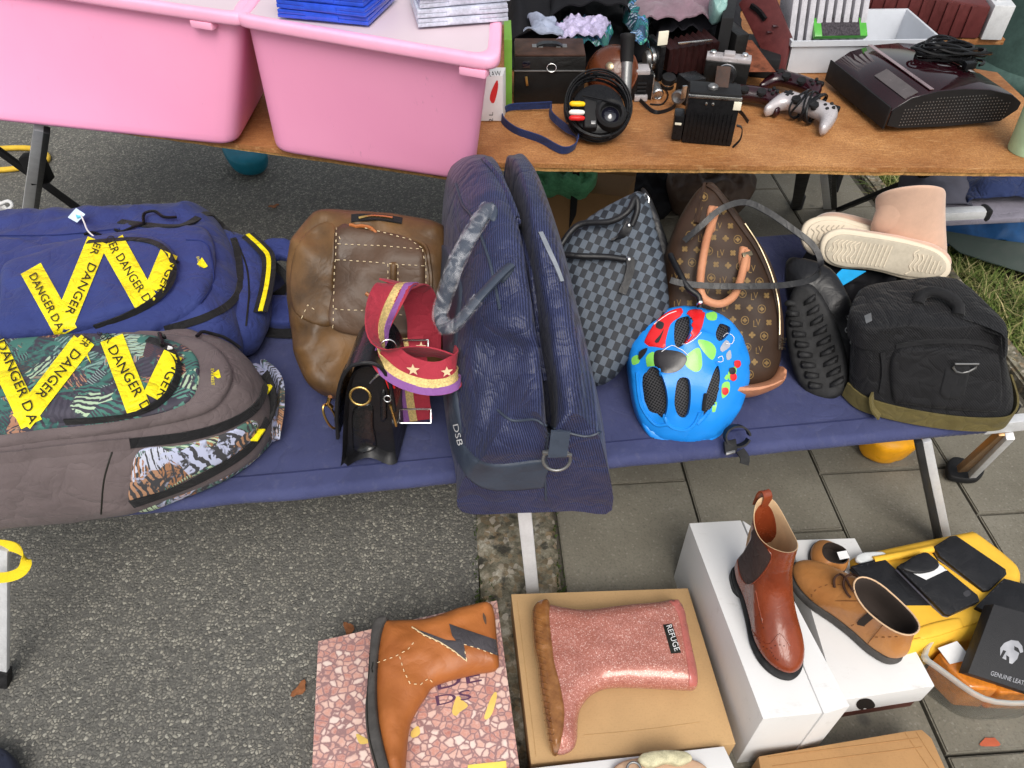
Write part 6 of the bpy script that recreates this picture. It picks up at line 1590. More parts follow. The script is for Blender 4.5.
# box camera
bc = T('box_camera', 'black vintage box camera with worn brown leather top', 'camera', G(545, 103, Z0))
o, a, b, u, v = cbox('body', ((514, 104), (583, 104)), .112, .10, leather('black_grained_leatherette', (.009, .009, .009), (.005, .005, .005), .4, 300, .4), bc, .003, True)
up = V((0, 0, 1)); c = (a + b)/2; wd_ = (b - a).length
obox('top_plate', c + v*.05 + up*.1145, u, v, up, wd_*.98, .098, .005, M('worn_brown_leather', (.05, .026, .019), .6, var=(20, .4)), bc, .0015)
obox('front_band', c - v*.001 + up*.080, u, v, up, wd_*1.0, .004, .003, GREYM, bc, .001)
obox('finder_window', c - u*wd_*.33 - v*.002 + up*.095, u, v, up, .018, .004, .014, GLASSD, bc, .001)
ring('carry_ring', c + u*.004 - v*.004 + up*.088, .009, -v + up*.3, SILV, bc, .0012, 1.2)
bar('latch', c - u*wd_*.33 - v*.004 + up*.068, c - u*wd_*.31 - v*.004 + up*.046, .006, .003, GOLD, bc, u)
obox('handle_plate', c + v*.05 - u*.028 + up*.118, u, v, up, .026, .018, .002, GREYM, bc, .001); obox('handle_plate', c + v*.05 + u*.028 + up*.118, u, v, up, .026, .018, .002, GREYM, bc, .001)
strap('carry_handle', [c + v*.05 - u*.03 + up*.118, c + v*.05 - u*.015 + up*.124, c + v*.05 + u*.015 + up*.124, c + v*.05 + u*.03 + up*.118], v, .018, .003, BLKS, bc, .006)
# navy neck strap on board
ns = T('camera_strap', 'navy blue webbing camera strap lying on the table before the box camera', 'camera strap', G(540, 140, Z0))
strap('strap', [G(x, y, Z0 + d) for x, y, d in ((552, 105, .02), (530, 106, .016), (508, 108, .012), (502, 118, .010), (515, 130, .009), (540, 139, .010), (562, 150, .012), (575, 146, .013), (577, 134, .02), (566, 128, .02), (552, 116, .02), (550, 108, .022))], [(.15, -.35, 1)], .020, .0022, NAVYS, ns, .007)
# round brown camera case
br = T('camera_case', 'round glossy brown leather camera case behind the cable reel', 'camera case', G(610, 75, Z0))
ccn = V((-.25, -.75, .6)).normalized(); cc0 = G(612, 72, Z0 + .06)
lathe('case', [(.001, -.04), (.05, -.038), (.06, -.02), (.06, .0), (.058, .014), (.05, .028), (.036, .038), (.018, .043), (.001, .0445)], cc0, BROWNG, br, ccn, 36, False)
lathe('lid_rim', [(.0595, -.006), (.0625, -.004), (.0625, .003), (.0595, .005)], cc0, BROWNG, br, ccn, 36, False)
lathe('case_clasp', [(.010, .040), (.010, .046), (.006, .048), (.001, .048)], cc0, BRASS, br, ccn, 16, False)
# cable reel / video camera with plugs
cr_ = T('video_camera', 'black video camera wound in its cable with coloured plugs', 'video camera', G(600, 138, Z0))
cn2 = V((.05, -.60, .80)).normalized(); KS = 1.3; c0 = G(598, 110, Z0 + .06); uu = V((1, 0, 0)); uu = (uu - cn2*uu.dot(cn2)).normalized(); vv = cn2.cross(uu)
lathe('housing', [(a_*KS, b_*KS) for a_, b_ in [(.001, -.024), (.036, -.024), (.046, -.014), (.048, .0), (.044, .012), (.034, .018), (.001, .020)]], c0 - cn2*.010, BLKP, cr_, cn2, 32, False)
lathe('lens_barrel', [(a_*KS, b_*KS) for a_, b_ in [(.024, .0), (.026, .006), (.026, .022), (.022, .026), (.018, .024), (.016, .014), (.001, .012)]], c0 + (uu*.018 - vv*.016)*KS, BLKM, cr_, cn2, 28, False)
lathe('lens_glass', [(a_*KS, b_*KS) for a_, b_ in [(.015, .0), (.010, .004), (.001, .0055)]], c0 + (uu*.018 - vv*.016)*KS + cn2*.018, GLASSD, cr_, cn2, 24, False)
obox('side_grip', c0 + (- uu*.016 - vv*.016 + cn2*.012)*KS, uu, vv, cn2, .029, .068, .023, BLKM, cr_, .005, 3)
obox('emblem', c0 + (- uu*.012 - vv*.034 + cn2*.0222)*KS, uu, vv, cn2, .010, .008, .001, GREYM, cr_, .0005)
lns = []
rg = random.Random(4)
for k in range(12):
    r = (.047 + .009*rg.random())*KS; dz = rg.uniform(-.012, .018); ph = rg.uniform(0, 6)
    lns.append([c0 + uu*(r*math.cos(t)*1.02) + vv*(r*math.sin(t)*1.1 + .008) + cn2*(dz + .004*math.sin(2*t + ph)) for t in np.linspace(ph, ph + 6.2, 40)])
lns.append([c0 + (uu*x + vv*y + cn2*z)*KS for x, y, z in ((-.03, .012, .024), (0, .004, .028), (.03, -.004, .026), (.05, -.012, .015))])
tubes('cable', lns, .0022, BLKP, cr_, 6)
for (x, y), m in (((-.043, -.002), RCAY), ((-.044, -.017), RCAW), ((-.044, -.027), RCAR)):
    p = c0 + (uu*x + vv*y + cn2*.022)*KS
    lathe('plug', [(.0015, -.005), (.004, -.003), (.0055, .0), (.006, .016), (.005, .026), (.0025, .029)], p - uu*.006, m, cr_, uu, 14)
# torch / light handle
th_ = T('flash_handle', 'black and silver camera flash handle standing behind the video camera', 'flash handle', G(624, 92, Z0))
pA = G(625, 96, Z0 + .03); ax = (PL(628, 34, pA + V((0, .01, 0)), V((0, -1, .5))) - pA); Lh = ax.length
lathe('tube', [(.0135, 0), (.014, .004), (.014, Lh*.55), (.012, Lh*.56)], pA, GREYM, th_, ax, 20)
lathe('grip', [(.015, Lh*.55), (.0155, Lh*.56), (.016, Lh*.9), (.018, Lh*.92), (.018, Lh*.99), (.016, Lh)], pA, BLKM, th_, ax, 20)
# silver pocket camera
sc1 = T('pocket_camera', 'small silver and black camera behind the polaroid camera', 'camera', G(650, 95, Z0))
o, a, b, u, v = cbox('body', ((629, 100), (651, 100)), .062, .04, BLKP, sc1, .003); c = (a + b)/2
for k in range(4): obox('ridge', c - v*.002 + up*(.014 + k*.009), u, v, up, .022, .004, .005, BLKM, sc1, .001)
obox('top_cap', c + v*.02 + up*.066, u, v, up, .034, .04, .012, SILP, sc1, .003); obox('edge_trim', b + v*.01 + up*.03, u, v, up, .003, .03, .06, SILV, sc1, .001)
obox('foot', c - v*.006 + up*.008, u, v, up, .032, .012, .014, SILP, sc1, .003)
lm = T('light_meter', 'grey cylinder with chrome cap lying on the table beside the polaroid camera', 'light meter', G(655, 100, Z0))
lathe('barrel', [(.010, -.03), (.013, -.026), (.013, .004)], G(657, 92, Z0 + .014), GREYM, lm, (.1, -1, -.1), 20); lathe('cap', [(.014, .004), (.014, .012), (.011, .014), (.008, .012), (.001, .012)], G(657, 92, Z0 + .014), SILV, lm, (.1, -1, -.1), 20)
tube('wrist_strap', [G(x, y, Z0 + .003) for x, y in ((662, 85), (668, 95), (662, 104), (650, 104))], .002, BLKP, lm, 6, sm=.005)
# polaroid-like camera
pc = T('folding_camera', 'black ribbed instant camera with brown leather handle standing in front', 'camera', G(705, 145, Z0))
o, a, b, u, v = cbox('body', ((681, 143), (731, 147)), .112, .062, BLKP, pc, .005, True); c = (a + b)/2; w_ = (b-a).length
for k in range(11): bar('rib', a.lerp(b, .1 + k*.08) - v*.002 + up*.006, a.lerp(b, .1 + k*.08) - v*.002 + up*.074, .0022, .003, BLKP, pc, u)
obox('chrome_band', c - v*.001 + up*.108, u, v, up, w_*1.02, .004, .007, SILV, pc, .001); obox('name_plate', b - u*.006 - v*.003 + up*.094, u, v, up, .016, .003, .018, CREAM, pc, .001)
for s in (-.016, -.002): lathe('screw', [(.0032, 0), (.003, .002), (.001, .0025)], c + u*s - v*.001 + up*.094, SILV, pc, -v, 12)
obox('top_plate', c + v*.03 + up*.1135, u, v, up, w_*.98, .058, .004, BLKM, pc, .001); lathe('dial', [(.011, 0), (.011, .005), (.008, .008), (.001, .008)], c - u*.006 + v*.026 + up*.116, GREYM, pc, up, 20)
obox('leather_handle', c + u*.012 + v*.050 + up*.130, u, (v*.6 + up*.8), (up*.6 - v*.8), .030, .046, .006, M('worn_brown_leather', (.10, .05, .035)), pc, .002)
obox('side_box', a - u*.012 + v*.02 + up*.034, u, v, up, .022, .04, .056, BLKP, pc, .003); obox('side_clip', a - u*.013 - v*.001 + up*.044, u, v, up, .014, .002, .005, CREAM, pc, .0005)
strap('neck_strap', [b + up*.05 + u*.002, b + u*.014 + up*.045, b + u*.016 + up*.02, b + u*.004 + up*.0], v, .008, .002, BLKS, pc, .006)
# bellows camera
bl_ = T('bellows_camera', 'black folding camera with extended bellows at the back of table', 'camera', G(690, 60, Z0))
c0 = G(655, 58, Z0 + .055); d0 = G(730, 50, Z0 + .055); axb = (d0 - c0).normalized(); sideb = V((-axb.y, axb.x, 0))
obox('lens_board', c0, axb, sideb, up, .014, .085, .085, BLKP, bl_, .003)
lathe('lens', [(.001, -.022), (.016, -.022), (.019, -.018), (.020, 0)], c0 - axb*.006, GREYM, bl_, axb, 24); lathe('shutter_ring', [(.024, -.006), (.028, -.004), (.028, .004), (.024, .006)], c0 - axb*.012, SILV, bl_, axb, 24)
rings = []
for k in range(17):
    f = k/16; p = c0.lerp(d0, .12 + .62*f); s = (.030 + .014*f) * (1 if k % 2 else .86)
    rings.append([p + sideb*(sx*s) + up*(sz*s) for sx, sz in ((-1, -1), (0, -1), (1, -1), (1, 0), (1, 1), (0, 1), (-1, 1), (-1, 0))])
loft('bellows', rings, M('red_black_bellows', (.022, .007, .007), .4, var=(30, .4)), bl_, True, (True, True), 0, sharp=20)
obox('back_box', d0 - axb*.004, axb, sideb, up, .034, .11, .115, leather('black_grained_leatherette2', (.009, .009, .009), (.005, .005, .005), .4, 300, .4), bl_, .004)
obox('bed_plate', c0.lerp(d0, .5) - up*.05, axb, sideb, up, .15, .07, .006, BLKM, bl_, .002); obox('strut', c0.lerp(d0, .4) + up*.046 - sideb*.04, axb, sideb, up, .09, .004, .005, SILV, bl_, .001)
bar('viewfinder_frame', c0 + up*.042 - sideb*.03, c0 + up*.075 - sideb*.03, .026, .004, CREAM, bl_, axb)
fc2 = T('folding_camera', 'black folding camera with chrome edges partly hidden behind the flash handle', 'camera', G(665, 75, Z0))
obox('body', G(690, 88, Z0 + .03), (1, .4, 0), (-.4, 1, 0), up, .05, .05, .06, BLKP, fc2, .004); obox('chrome_edge', G(684, 92, Z0 + .05), (1, .4, 0), (-.4, 1, 0), up, .012, .004, .03, SILV, fc2, .001)
lathe('lens', [(.014, 0), (.016, .004), (.016, .014), (.012, .016), (.001, .012)], G(680, 96, Z0 + .03), GREYM, fc2, (-.5, -.8, .1), 20)
# ---- game controllers ----
def controller(label, c, ang, mat, tilt, s=1., roll=0.):
    t = T('game_controller', label, 'game controller', c, 'game controllers on the table')
    Mx = Matrix.Translation(c) @ Matrix.Rotation(ang, 4, 'Z') @ Matrix.Rotation(tilt, 4, 'X') @ Matrix.Rotation(roll, 4, 'Y')
    out = [(-.032, .030), (0, .032), (.032, .030), (.056, .028), (.072, .010), (.078, -.020), (.078, -.050), (.070, -.058), (.060, -.050), (.046, -.022), (.026, -.014), (-.026, -.014), (-.046, -.022), (-.060, -.050), (-.070, -.058), (-.078, -.050), (-.078, -.020), (-.072, .010), (-.056, .028)]
    n = (Mx.to_3x3() @ V((0, 0, 1))).normalized()
    puff('shell', mat, t, None, (c, n), .018*s, .020*s, .006, .4, .022, world=[Mx @ V((x*s, y*s, 0)) for x, y in out])
    for sx in (-1, 1):
        lathe('thumb_stick', [(.006, .012), (.006, .020), (.011, .021), (.010, .026), (.001, .024)], Mx @ V((sx*.022*s, -.010*s, 0)), BLKM, t, n, 16)
        obox('shoulder_button', Mx @ V((sx*.052*s, .033*s, -.004*s)), Mx.to_3x3() @ V((1, 0, 0)), Mx.to_3x3() @ V((0, 1, 0)), n, .024*s, .012*s, .014*s, BLKP, t, .004, 3)
    for i in range(4):
        a = i*math.pi/2
        lathe('button', [(.004, .014), (.004, .019), (.003, .020)], Mx @ V((.050*s + .010*s*math.cos(a), .008*s + .010*s*math.sin(a), 0)), BLKM, t, n, 12)
    for i in range(2): obox('direction_pad', Mx @ V((-.050*s, .008*s, .017*s)), Mx.to_3x3() @ V((1, 0, 0)), Mx.to_3x3() @ V((0, 1, 0)), n, (.022 if i else .008)*s, (.008 if i else .022)*s, .004 + .0005*i, BLKM, t, .001)
    return t, Mx
controller('glossy dark game controller beside the instant camera', G(752, 96, Z0 + .026), -.35, CONM, .28, .9)
controller('glossy dark game controller behind the silver one', G(795, 84, Z0 + .030), -.75, CONM, .3, .9)
tsil, Ms = controller('silver game controller wrapped in its black cable', G(806, 108, Z0 + .030), -.75, SILP, .25, 1.0)
lns = []
for k in range(7):
    xo = rg.uniform(-.022, .022); rr_ = .036 + .006*rg.random()
    lns.append([Ms @ V((xo + .006*math.sin(t*2 + k), rr_*math.cos(t)*1.05 + .008, .030*math.sin(t)*.9)) for t in np.linspace(0, 6.2, 30)])
tubes('cable', lns, .0026, BLKP, tsil, 6)
# ---- console ----
cs = T('game_console', 'glossy black game console with bulging lid and coiled cable on top', 'game console', G(920, 110, Z0))
# long axis runs from back left to front right
q = [(826, 82), (884, 131), (1012, 122), (952, 70)]
qa = [G(x, y, Z0 + .008) for x, y in q]
fl_, fr2, brr, blk = qa[0], qa[1], qa[2], qa[3]
X = (fr2 - fl_); Yv = (brr - fr2)
def cp(s, t, z): return fl_ + X*s + Yv*t + V((0, 0, z))
N_ = 9
def bulge(t, z0, hh): return z0 + hh*math.sin(math.pi*min(1, max(0, t)))**.7
pr = [(0.0, .012), (.10, .004), (.5, .0), (.9, .004), (1.0, .03), (1.0, .046), (.9, .066), (.7, .082), (.5, .088), (.3, .086), (.12, .074), (.02, .052), (0.0, .046)]
rings = [[cp(s, t, z) for t, z in pr] for s in (0, .02, .5, .98, 1.0)]
cons = loft('body', [[cp(s, .5 + (t-.5)*k, .045 + (z-.045)*k) for t, z in pr] for s, k in ((0.0, .96), (.012, 1), (.5, 1), (.988, 1), (1.0, .96))], CONS, cs, True, (True, True), 0, sharp=50)
obox('side_plate', cp(.5, -.012, .03), X, Yv, up, X.length*1.0, .004, .05, BLKM, cs, .001)
patchm = M('perforated_grille', (.018, .018, .019), .45)
hull('vent_panel', [cp(1.0, .5 + (t-.5)*.985, .045 + (z-.045)*.97) + X.normalized()*.0012 for t, z in pr], [cp(1.0, .5 + (t-.5)*.985, .045 + (z-.045)*.97) - X.normalized()*.004 for t, z in pr], BLKM, cs, 0)
# vent grille on the short front side: rows of small round studs of brighter metal
gs = []
for r_ in range(9):
    for k in range(34):
        t = .10 + .8*k/33; zz = .012 + r_*.0072
        lim = .088*math.sin(math.pi*(.1 + .8*t))**.6
        if zz > lim - .012: continue
        p = cp(1.0, t, zz) + X.normalized()*.0010; gs.append(tube_geo([p, p + X.normalized()*.0012], .0015, 5))
mk('vent_studs', *merge(gs), GREYM, cs)
a_ = cp(.0, .27, .0855); 
strap('chrome_strip', [cp(s, .27, .0866) for s in np.linspace(.01, .97, 12)], Yv, .010, .0015, CHRM, cs)
strap('slot_panel', [cp(s, .13, .0755) for s in np.linspace(.5, .97, 6)], Yv.normalized()*.09 + up*.045, .030, .002, M('smoked_panel', (.10, .085, .085), .2), cs)
lns = []
for k in range(12):
    x0 = rg.uniform(-.02, .02); r1 = .060 + .02*rg.random(); r2 = .026 + .012*rg.random(); zz = .090 + .003*k
    ph = rg.uniform(0, 6); lns.append([cp(.38, .72, zz) + X.normalized()*(r2*math.sin(t) + x0*.5) + Yv.normalized()*(r1*math.cos(t) + x0) + up*(.004*math.sin(t*3 + ph) - .018*max(0, math.cos(t))) for t in np.linspace(ph, ph + 6.0, 30)])
tubes('power_cable', lns, .0034, BLKP, cs, 6)
obox('cable_plug', cp(.62, .74, .095), (1, .3, 0), (0, 1, 0), up, .03, .022, .016, BLKP, cs, .004)
# ---- white tray with game cases ----
wt_ = T('plastic_tray', 'white plastic tray behind the console holding game cases', 'tray', G(850, 70, Z0))
fa, fb = G(786, 74, Z0), G(925, 72, Z0); tu = (fb - fa).normalized(); tv = V((-tu.y, tu.x, 0)); tw = (fb - fa).length
ta, tbk = G(787, 36, Z0 + .10), G(934, 32, Z0 + .10)
def tr_(s, z, d): return fa.lerp(fb, s) + tv*d + up*z
tray_h = .085
outer = lambda z, e: [tr_(0, z, 0) - tu*e - tv*e, tr_(1, z, 0) + tu*e - tv*e, tr_(1, z, .20) + tu*e + tv*e, tr_(0, z, .20) - tu*e + tv*e]
loft('tray', [outer(0, -.004), outer(.002, 0), outer(tray_h - .014, .004), outer(tray_h - .013, .010), outer(tray_h, .010), outer(tray_h, .004), outer(tray_h - .01, .001), outer(.006, -.004)], WPLA, wt_, True, (True, True), 0, sharp=30)
def game(label, c, u, v, n, mat, w, h, th, sleeve, grp, lines=True):
    t = T('game_case', label, 'game case', c, grp)
    obox('case', c, u, v, n, w, h, th, mat, t, .0015); obox('sleeve', c + n*(th/2 + .0003) - v*.0, u, v, n, w*.72 if mat is GRNC else w*.9, h*.98, .001, sleeve, t, 0)
    return t
gd = M('dark_sleeve_print', (.035, .030, .035), .3, var=(200, .9))
game('green game case with dark cover lying on the tray front', tr_(.35, tray_h + .008, .05), tu, (tv*.8 + up*.6), (up*.8 - tv*.6), GRNC, .135, .05, .014, gd, None)
for k in range(9):
    game(['white game case with pale spine standing in the tray, leftmost of the row', 'white game case in the standing row in the tray'][0 if k == 0 else 1], tr_(.02 + k*.062, tray_h + .035, .11), tu, (up*.92 + tv*.35), tv, M('pale_case_spine', (.42, .41, .44), .3, var=(60, .15)), .0145, .15, .10, M('pink_white_print', (.70, .52, .55), .4, var=(120, .4)), 'pale game cases standing in the tray')
# ---- burgundy case with open lid ----
bgc = T('suitcase', 'burgundy leatherette case with open lid behind the controllers', 'suitcase', G(760, 60, Z0))
ln_ = V((-.55, -.35, .75)).normalized()
lidp = [G(742, 0, Z0 + .17), G(764, -22, Z0 + .20), G(792, 40, Z0 + .12), G(778, 76, Z0 + .02), G(752, 40, Z0 + .08)]
pl0 = plane(768, 40, Z0 + .07, (-.62, -.62, .48))
lp = [PL(x, y, *pl0) for x, y in ((738, 4), (752, -14), (772, -10), (791, 36), (782, 77), (772, 72))]
lo_ = hull('lid', lp, [p - pl0[1]*.016 for p in lp], BURG, bgc, .004, 2, bvh=True)
strap('lid_handle', line_on([(752, 6), (760, 12), (766, 20)], lo_, 4, .006), (0, 0, 1), .010, .008, BLKP, bgc)
for p in ((770, 32), (776, 26)): obox('latch', cast(*p, lo_)[0] + pl0[1]*.002, (1, 0, 0), (0, 1, 0), pl0[1], .012, .012, .004, SILV, bgc, .001)
o, a, b, u, v = cbox('base', ((722, 74), (776, 80)), .05, .16, BLKM, bgc, .004)
hull('lining', [G(730, 40, Z0+.06), G(752, 40, Z0+.06), G(776, 72, Z0+.055), G(748, 72, Z0+.055)], [G(730, 40, Z0+.05), G(752, 40, Z0+.05), G(776, 72, Z0+.05), G(748, 72, Z0+.05)], M('rust_lining', (.16, .05, .025), .9, var=(30, .5)), bgc, .002)
# brown case with metal edge at right
bg2 = T('suitcase', 'dark brown open case with silver metal edge behind the white tray', 'suitcase', G(920, 20, Z0))
tp_ = [V((.97, 2.19, TZ + .13)), V((1.30, 2.16, TZ + .09)), V((1.36, 2.46, TZ + .09)), V((1.03, 2.50, TZ + .13))]
hull('body', tp_, [V((p.x, p.y, TZ + .006)) for p in tp_], BURG, bg2, .006)
tp2 = [V((1.305, 2.155, TZ + .096)), V((1.36, 2.15, TZ + .096)), V((1.42, 2.455, TZ + .096)), V((1.365, 2.46, TZ + .096))]
hull('metal_edge', tp2, [V((p.x, p.y, TZ + .006)) for p in tp2], ALU, bg2, .003)
obox('latch', V((1.335, 2.20, TZ + .101)), (1, .2, 0), (-.2, 1, 0), up, .03, .022, .010, SILV, bg2, .002)
for k in range(9): bar('lid_rib', tp_[0].lerp(tp_[1], .06 + k*.1) + V((0, -.003, -.004)), tp_[0].lerp(tp_[1], .06 + k*.1) + V((0, -.003, -.085)), .012, .005, BURG, bg2, (1, 0, 0), .001)
# green cup
gc = T('beaker', 'pale mint green plastic beaker at the right end of the table', 'beaker', G(1026, 151, Z0))
lathe('cup', [(.001, 0), (.036, 0), (.038, .004), (.050, .165), (.048, .166), (.036, .01), (.001, .008)], G(1026, 151, Z0), MINT, gc, up, 28, False)
lathe('lid', [(.050, .166), (.051, .170), (.050, .174), (.001, .175)], G(1026, 151, Z0), M('mint_lid', (.45, .68, .50), .35), gc, up, 28, False)
# ---- cloth heap and bags at back centre ----
def cloth(name, label, cat, mat, px, z, n, f, bk, amp, fr, g=.012):
    o = puff(name, mat, None, px, plane(px[0][0], px[0][1], z, n), f, bk, g*.75, .45, wr=(amp*1.1, fr*1.1, 1)); tag(o, label, cat); return o
def draped(name, label, cat, mat, px, z, h, amp=.012, fr=30, nx=26):
    """a thin cloth lying over what is under it: quad of image points, wavy height, real thickness"""
    A, B, C_, D = [G(x, y, z) for x, y in px]; vs = []; fs = []; ny = 18
    for lay in (0, 1):
        for j in range(ny + 1):
            for i2 in range(nx + 1):
                s_, t_ = i2/nx, j/ny; p = A.lerp(B, s_).lerp(D.lerp(C_, s_), t_)
                e = min(1, 5*min(s_, 1 - s_)) * min(1, 4*min(t_, 1 - t_) + .25)
                q = p + V((noise.noise(p*14)*.02, noise.noise(p*14 + V((9, 0, 0)))*.02, 0))
                zz = h*e**.6 + amp*(1.1*ridge(p, fr*.5) + .6*ridge(p, fr, 4)) + .4*amp*math.sin((p.x*.8 + p.y*.4)*fr*5 + 5*noise.noise(p*9))
                vs.append(q + V((0, 0, zz - lay*.004)))
    n1 = (nx+1)*(ny+1)
    for j in range(ny):
        for i2 in range(nx):
            a = j*(nx+1) + i2; f = [a, a+1, a+nx+2, a+nx+1]; fs.append(f); fs.append([n1 + k for k in f][::-1])
    rim = [j*(nx+1) for j in range(ny+1)] ; 
    per = list(range(nx+1)) + [j*(nx+1)+nx for j in range(1, ny+1)] + [ny*(nx+1)+k for k in range(nx-1, -1, -1)] + [j*(nx+1) for j in range(ny-1, 0, -1)]
    for a, b in zip(per, per[1:] + per[:1]): fs.append([a, b, n1 + b, n1 + a])
    o = mk(name, vs, fs, mat, None, 50); tag(o, label, cat); return o
draped('lilac_blanket', 'folded lilac cloth draped behind the bellows camera', 'cloth', LILAC, [(634, 24), (716, 22), (712, -24), (640, -24)], Z0 + .11, .03)
draped('dark_clothing', 'dark grey clothing under the lilac cloth', 'clothing', M('dark_grey_cloth', (.035, .033, .042), .9, bump=(40, .5)), [(656, 36), (730, 32), (726, -10), (640, -10)], Z0 + .07, .03)
draped('scarf', 'teal and blue patterned scarf hanging beside the brown camera case', 'scarf', TEALC, [(630, 48), (650, 46), (642, 0), (622, 2)], Z0 + .09, .03, .010, 40, 14)
draped('scarf', 'teal patterned scarf bunched under the lavender lace', 'scarf', TEALC, [(560, 48), (612, 46), (610, 22), (556, 24)], Z0 + .085, .025, .012, 34, 22)
draped('lace_cloth', 'pale lavender lace cloth above the brown camera case', 'cloth', LAV, [(552, 40), (606, 36), (604, 20), (560, 18)], Z0 + .115, .012, .010, 60, 30)
draped('lace_cloth', 'pale blue white cloth corner above the box camera', 'cloth', M('pale_blue_cloth', (.26, .29, .38), .9, var=(20, .2)), [(524, 32), (560, 36), (556, 22), (530, 14)], Z0 + .12, .01, .008, 45, 16)
draped('black_bag', 'large soft black bag behind the cameras at the top edge', 'bag', BLKC, [(548, 20), (628, 16), (634, -50), (548, -54)], Z0 + .12, .07, .012, 16)
draped('black_bag', 'soft black bag standing behind the box camera', 'bag', BLKC, [(506, 48), (560, 40), (556, -40), (506, -40)], Z0 + .06, .08, .014, 16)
draped('dark_blanket', 'dark blanket spread over the back of the table under the cameras', 'blanket', M('charcoal_blanket', (.014, .014, .017), .95, bump=(60, .6)), [(512, 70), (742, 66), (745, 0), (508, 0)], Z0 + .004, .028, .008, 22, 60)
cloth('aqua_bag', 'pale aqua plastic bag at the top edge beside the lilac cloth', 'plastic bag', M('aqua_film', (.20, .34, .32), .3), [(712, -8), (724, -8), (726, 10), (718, 16), (712, 10)], Z0 + .17, (0, -.4, .9), .02, .04, .012, 40, .008)
o = pbox('dark_book', [(726, -8), (738, -8), (734, 18), (722, 18)], Z0 + .15, Z0, BLKM, None, .002); tag(o, 'dark hardback book standing beside the burgundy case', 'book')
# ---- below the table ----
cx = T('cardboard_box', 'brown cardboard box on the ground under the table', 'cardboard box', G(585, 230, 0))
q = [G(530, 186, .24), G(626, 197, .24), G(636, 176, .24), G(536, 166, .24)]
hull('box', q, [V((p.x, p.y, .014)) for p in q], DCARD, cx, .003)
for a, b in ((0, 1), (3, 2)):
    m = (q[a] + q[b])/2; s = (q[b]-q[a]).normalized(); nn = V((-s.y, s.x, 0))*(-1 if a == 0 else 1)
    hull('flap', [q[a], q[b], q[b] + nn*.07 + V((0, 0, .03)), q[a] + nn*.07 + V((0, 0, .03))], [p - V((0, 0, .004)) for p in (q[a], q[b], q[b] + nn*.07 + V((0, 0, .03)), q[a] + nn*.07 + V((0, 0, .03)))], DCARD, cx, .001) if a else None
cloth('plastic_bag', 'shiny green plastic bag in the cardboard box under the table', 'plastic bag', GRNB, [(528, 176), (540, 168), (575, 166), (596, 174), (594, 186), (584, 194), (560, 190), (532, 188)], .27, (0, -.4, .9), .05, .06, .03, 22)
lj = cloth('leather_bag', 'dull brown leather bag slumped under the table behind the monogram bag', 'bag', leather('dull_brown_leather', (.10, .065, .048), (.05, .032, .024), .55, 300, .2, 12), [(668, 175), (690, 168), (730, 168), (752, 180), (752, 196), (740, 208), (722, 212), (690, 210), (672, 200)], .14, (0, -.5, .85), .08, .12, .03, 12)
dk = cloth('black_case', 'black soft case in the shade under the table beside the cardboard box', 'case', BLKC, [(618, 172), (650, 172), (666, 180), (672, 208), (650, 226), (622, 220)], .10, (0, -.5, .85), .08, .085, .02, 12)
tl = puff('teal_crate', TEAL, None, [(222, 146), (240, 146), (266, 152), (262, 162), (246, 166), (230, 162)], plane(244, 154, .07, (0, -.1, 1)), .02, .06, .012, .5, .03); tag(tl, 'teal plastic crate corner showing under the table by the pink bins', 'crate')
wp = cloth('plastic_bag', 'crumpled white plastic bag on the asphalt at the left edge', 'plastic bag', M('white_film', (.62, .62, .62), .4, bump=(30, .6)), [(-30, 215), (-10, 204), (6, 206), (14, 216), (12, 226), (-30, 230)], .05, (0, -.3, .9), .05, .05, .03, 20)
tube_o = tube('handle_loop', [G(x, y, z) for x, y, z in ((-4, 206, .09), (8, 201, .10), (12, 206, .09), (4, 212, .08))], .006, PAPER, None, 8, sm=.01); tag(tube_o, 'white plastic handle loop beside the crumpled white bag', 'handle')
yc_ = tube('yellow_hose', [G(x, y, .012) for x, y in ((-80, 164), (-30, 152), (10, 148), (36, 149), (47, 155), (44, 162), (20, 168), (-20, 171), (-70, 172))], .011, YCORD, None, 8, sm=.02); tag(yc_, 'yellow hose lying on the asphalt behind the left table leg', 'hose')
# ---- grey cot at the right behind ----
g2 = T('camp_bed', 'grey fabric camp bed with silver rail at right under the table', 'camp bed', G(1010, 240, 0))
q = [G(935, 221, .40), G(1090, 214, .40), G(1130, 160, .40), G(915, 168, .40)]
hull('canvas_deck', q, [p - V((0, 0, .02)) for p in q], GREYF, g2, .008, 3)
bar('side_rail', G(905, 217, .405), G(988, 213, .405), .034, .034, ALU, g2, (0, 0, 1), .012); bar('rail_ring', G(981, 213.4, .405), G(988, 213, .405), .04, .04, BLKM, g2, (0, 0, 1), .012)
for px in ((1085, 216), (1110, 176), (930, 176)): p = G(*px, .38); bar('leg', p, V((p.x + .02, p.y, 0)), .025, .02, ALU, g2)
draped('folded_jeans', 'dark navy clothing folded on the grey camp bed', 'clothing', NAVYC, [(966, 204), (1090, 200), (1090, 160), (960, 170)], .41, .05, .012, 18, 40)
draped('grey_jacket', 'grey folded garment on the grey camp bed next to the table leg', 'clothing', M('slate_cloth', (.085, .085, .11), .8, bump=(60, .5)), [(905, 208), (976, 206), (964, 170), (900, 176)], .405, .02, .008, 16, 26)
draped('tarpaulin', 'crumpled blue tarpaulin lying under the grey camp bed', 'tarpaulin', TARP, [(935, 250), (1100, 268), (1110, 190), (925, 200)], .03, .10, .022, 11, 44)
sh = [G(x, y, z) for x, y, z in ((930, 228, .10), (960, 252, .05), (990, 262, .04), (1024, 272, .03), (1090, 290, .02), (1090, 250, .1), (1000, 240, .1))]
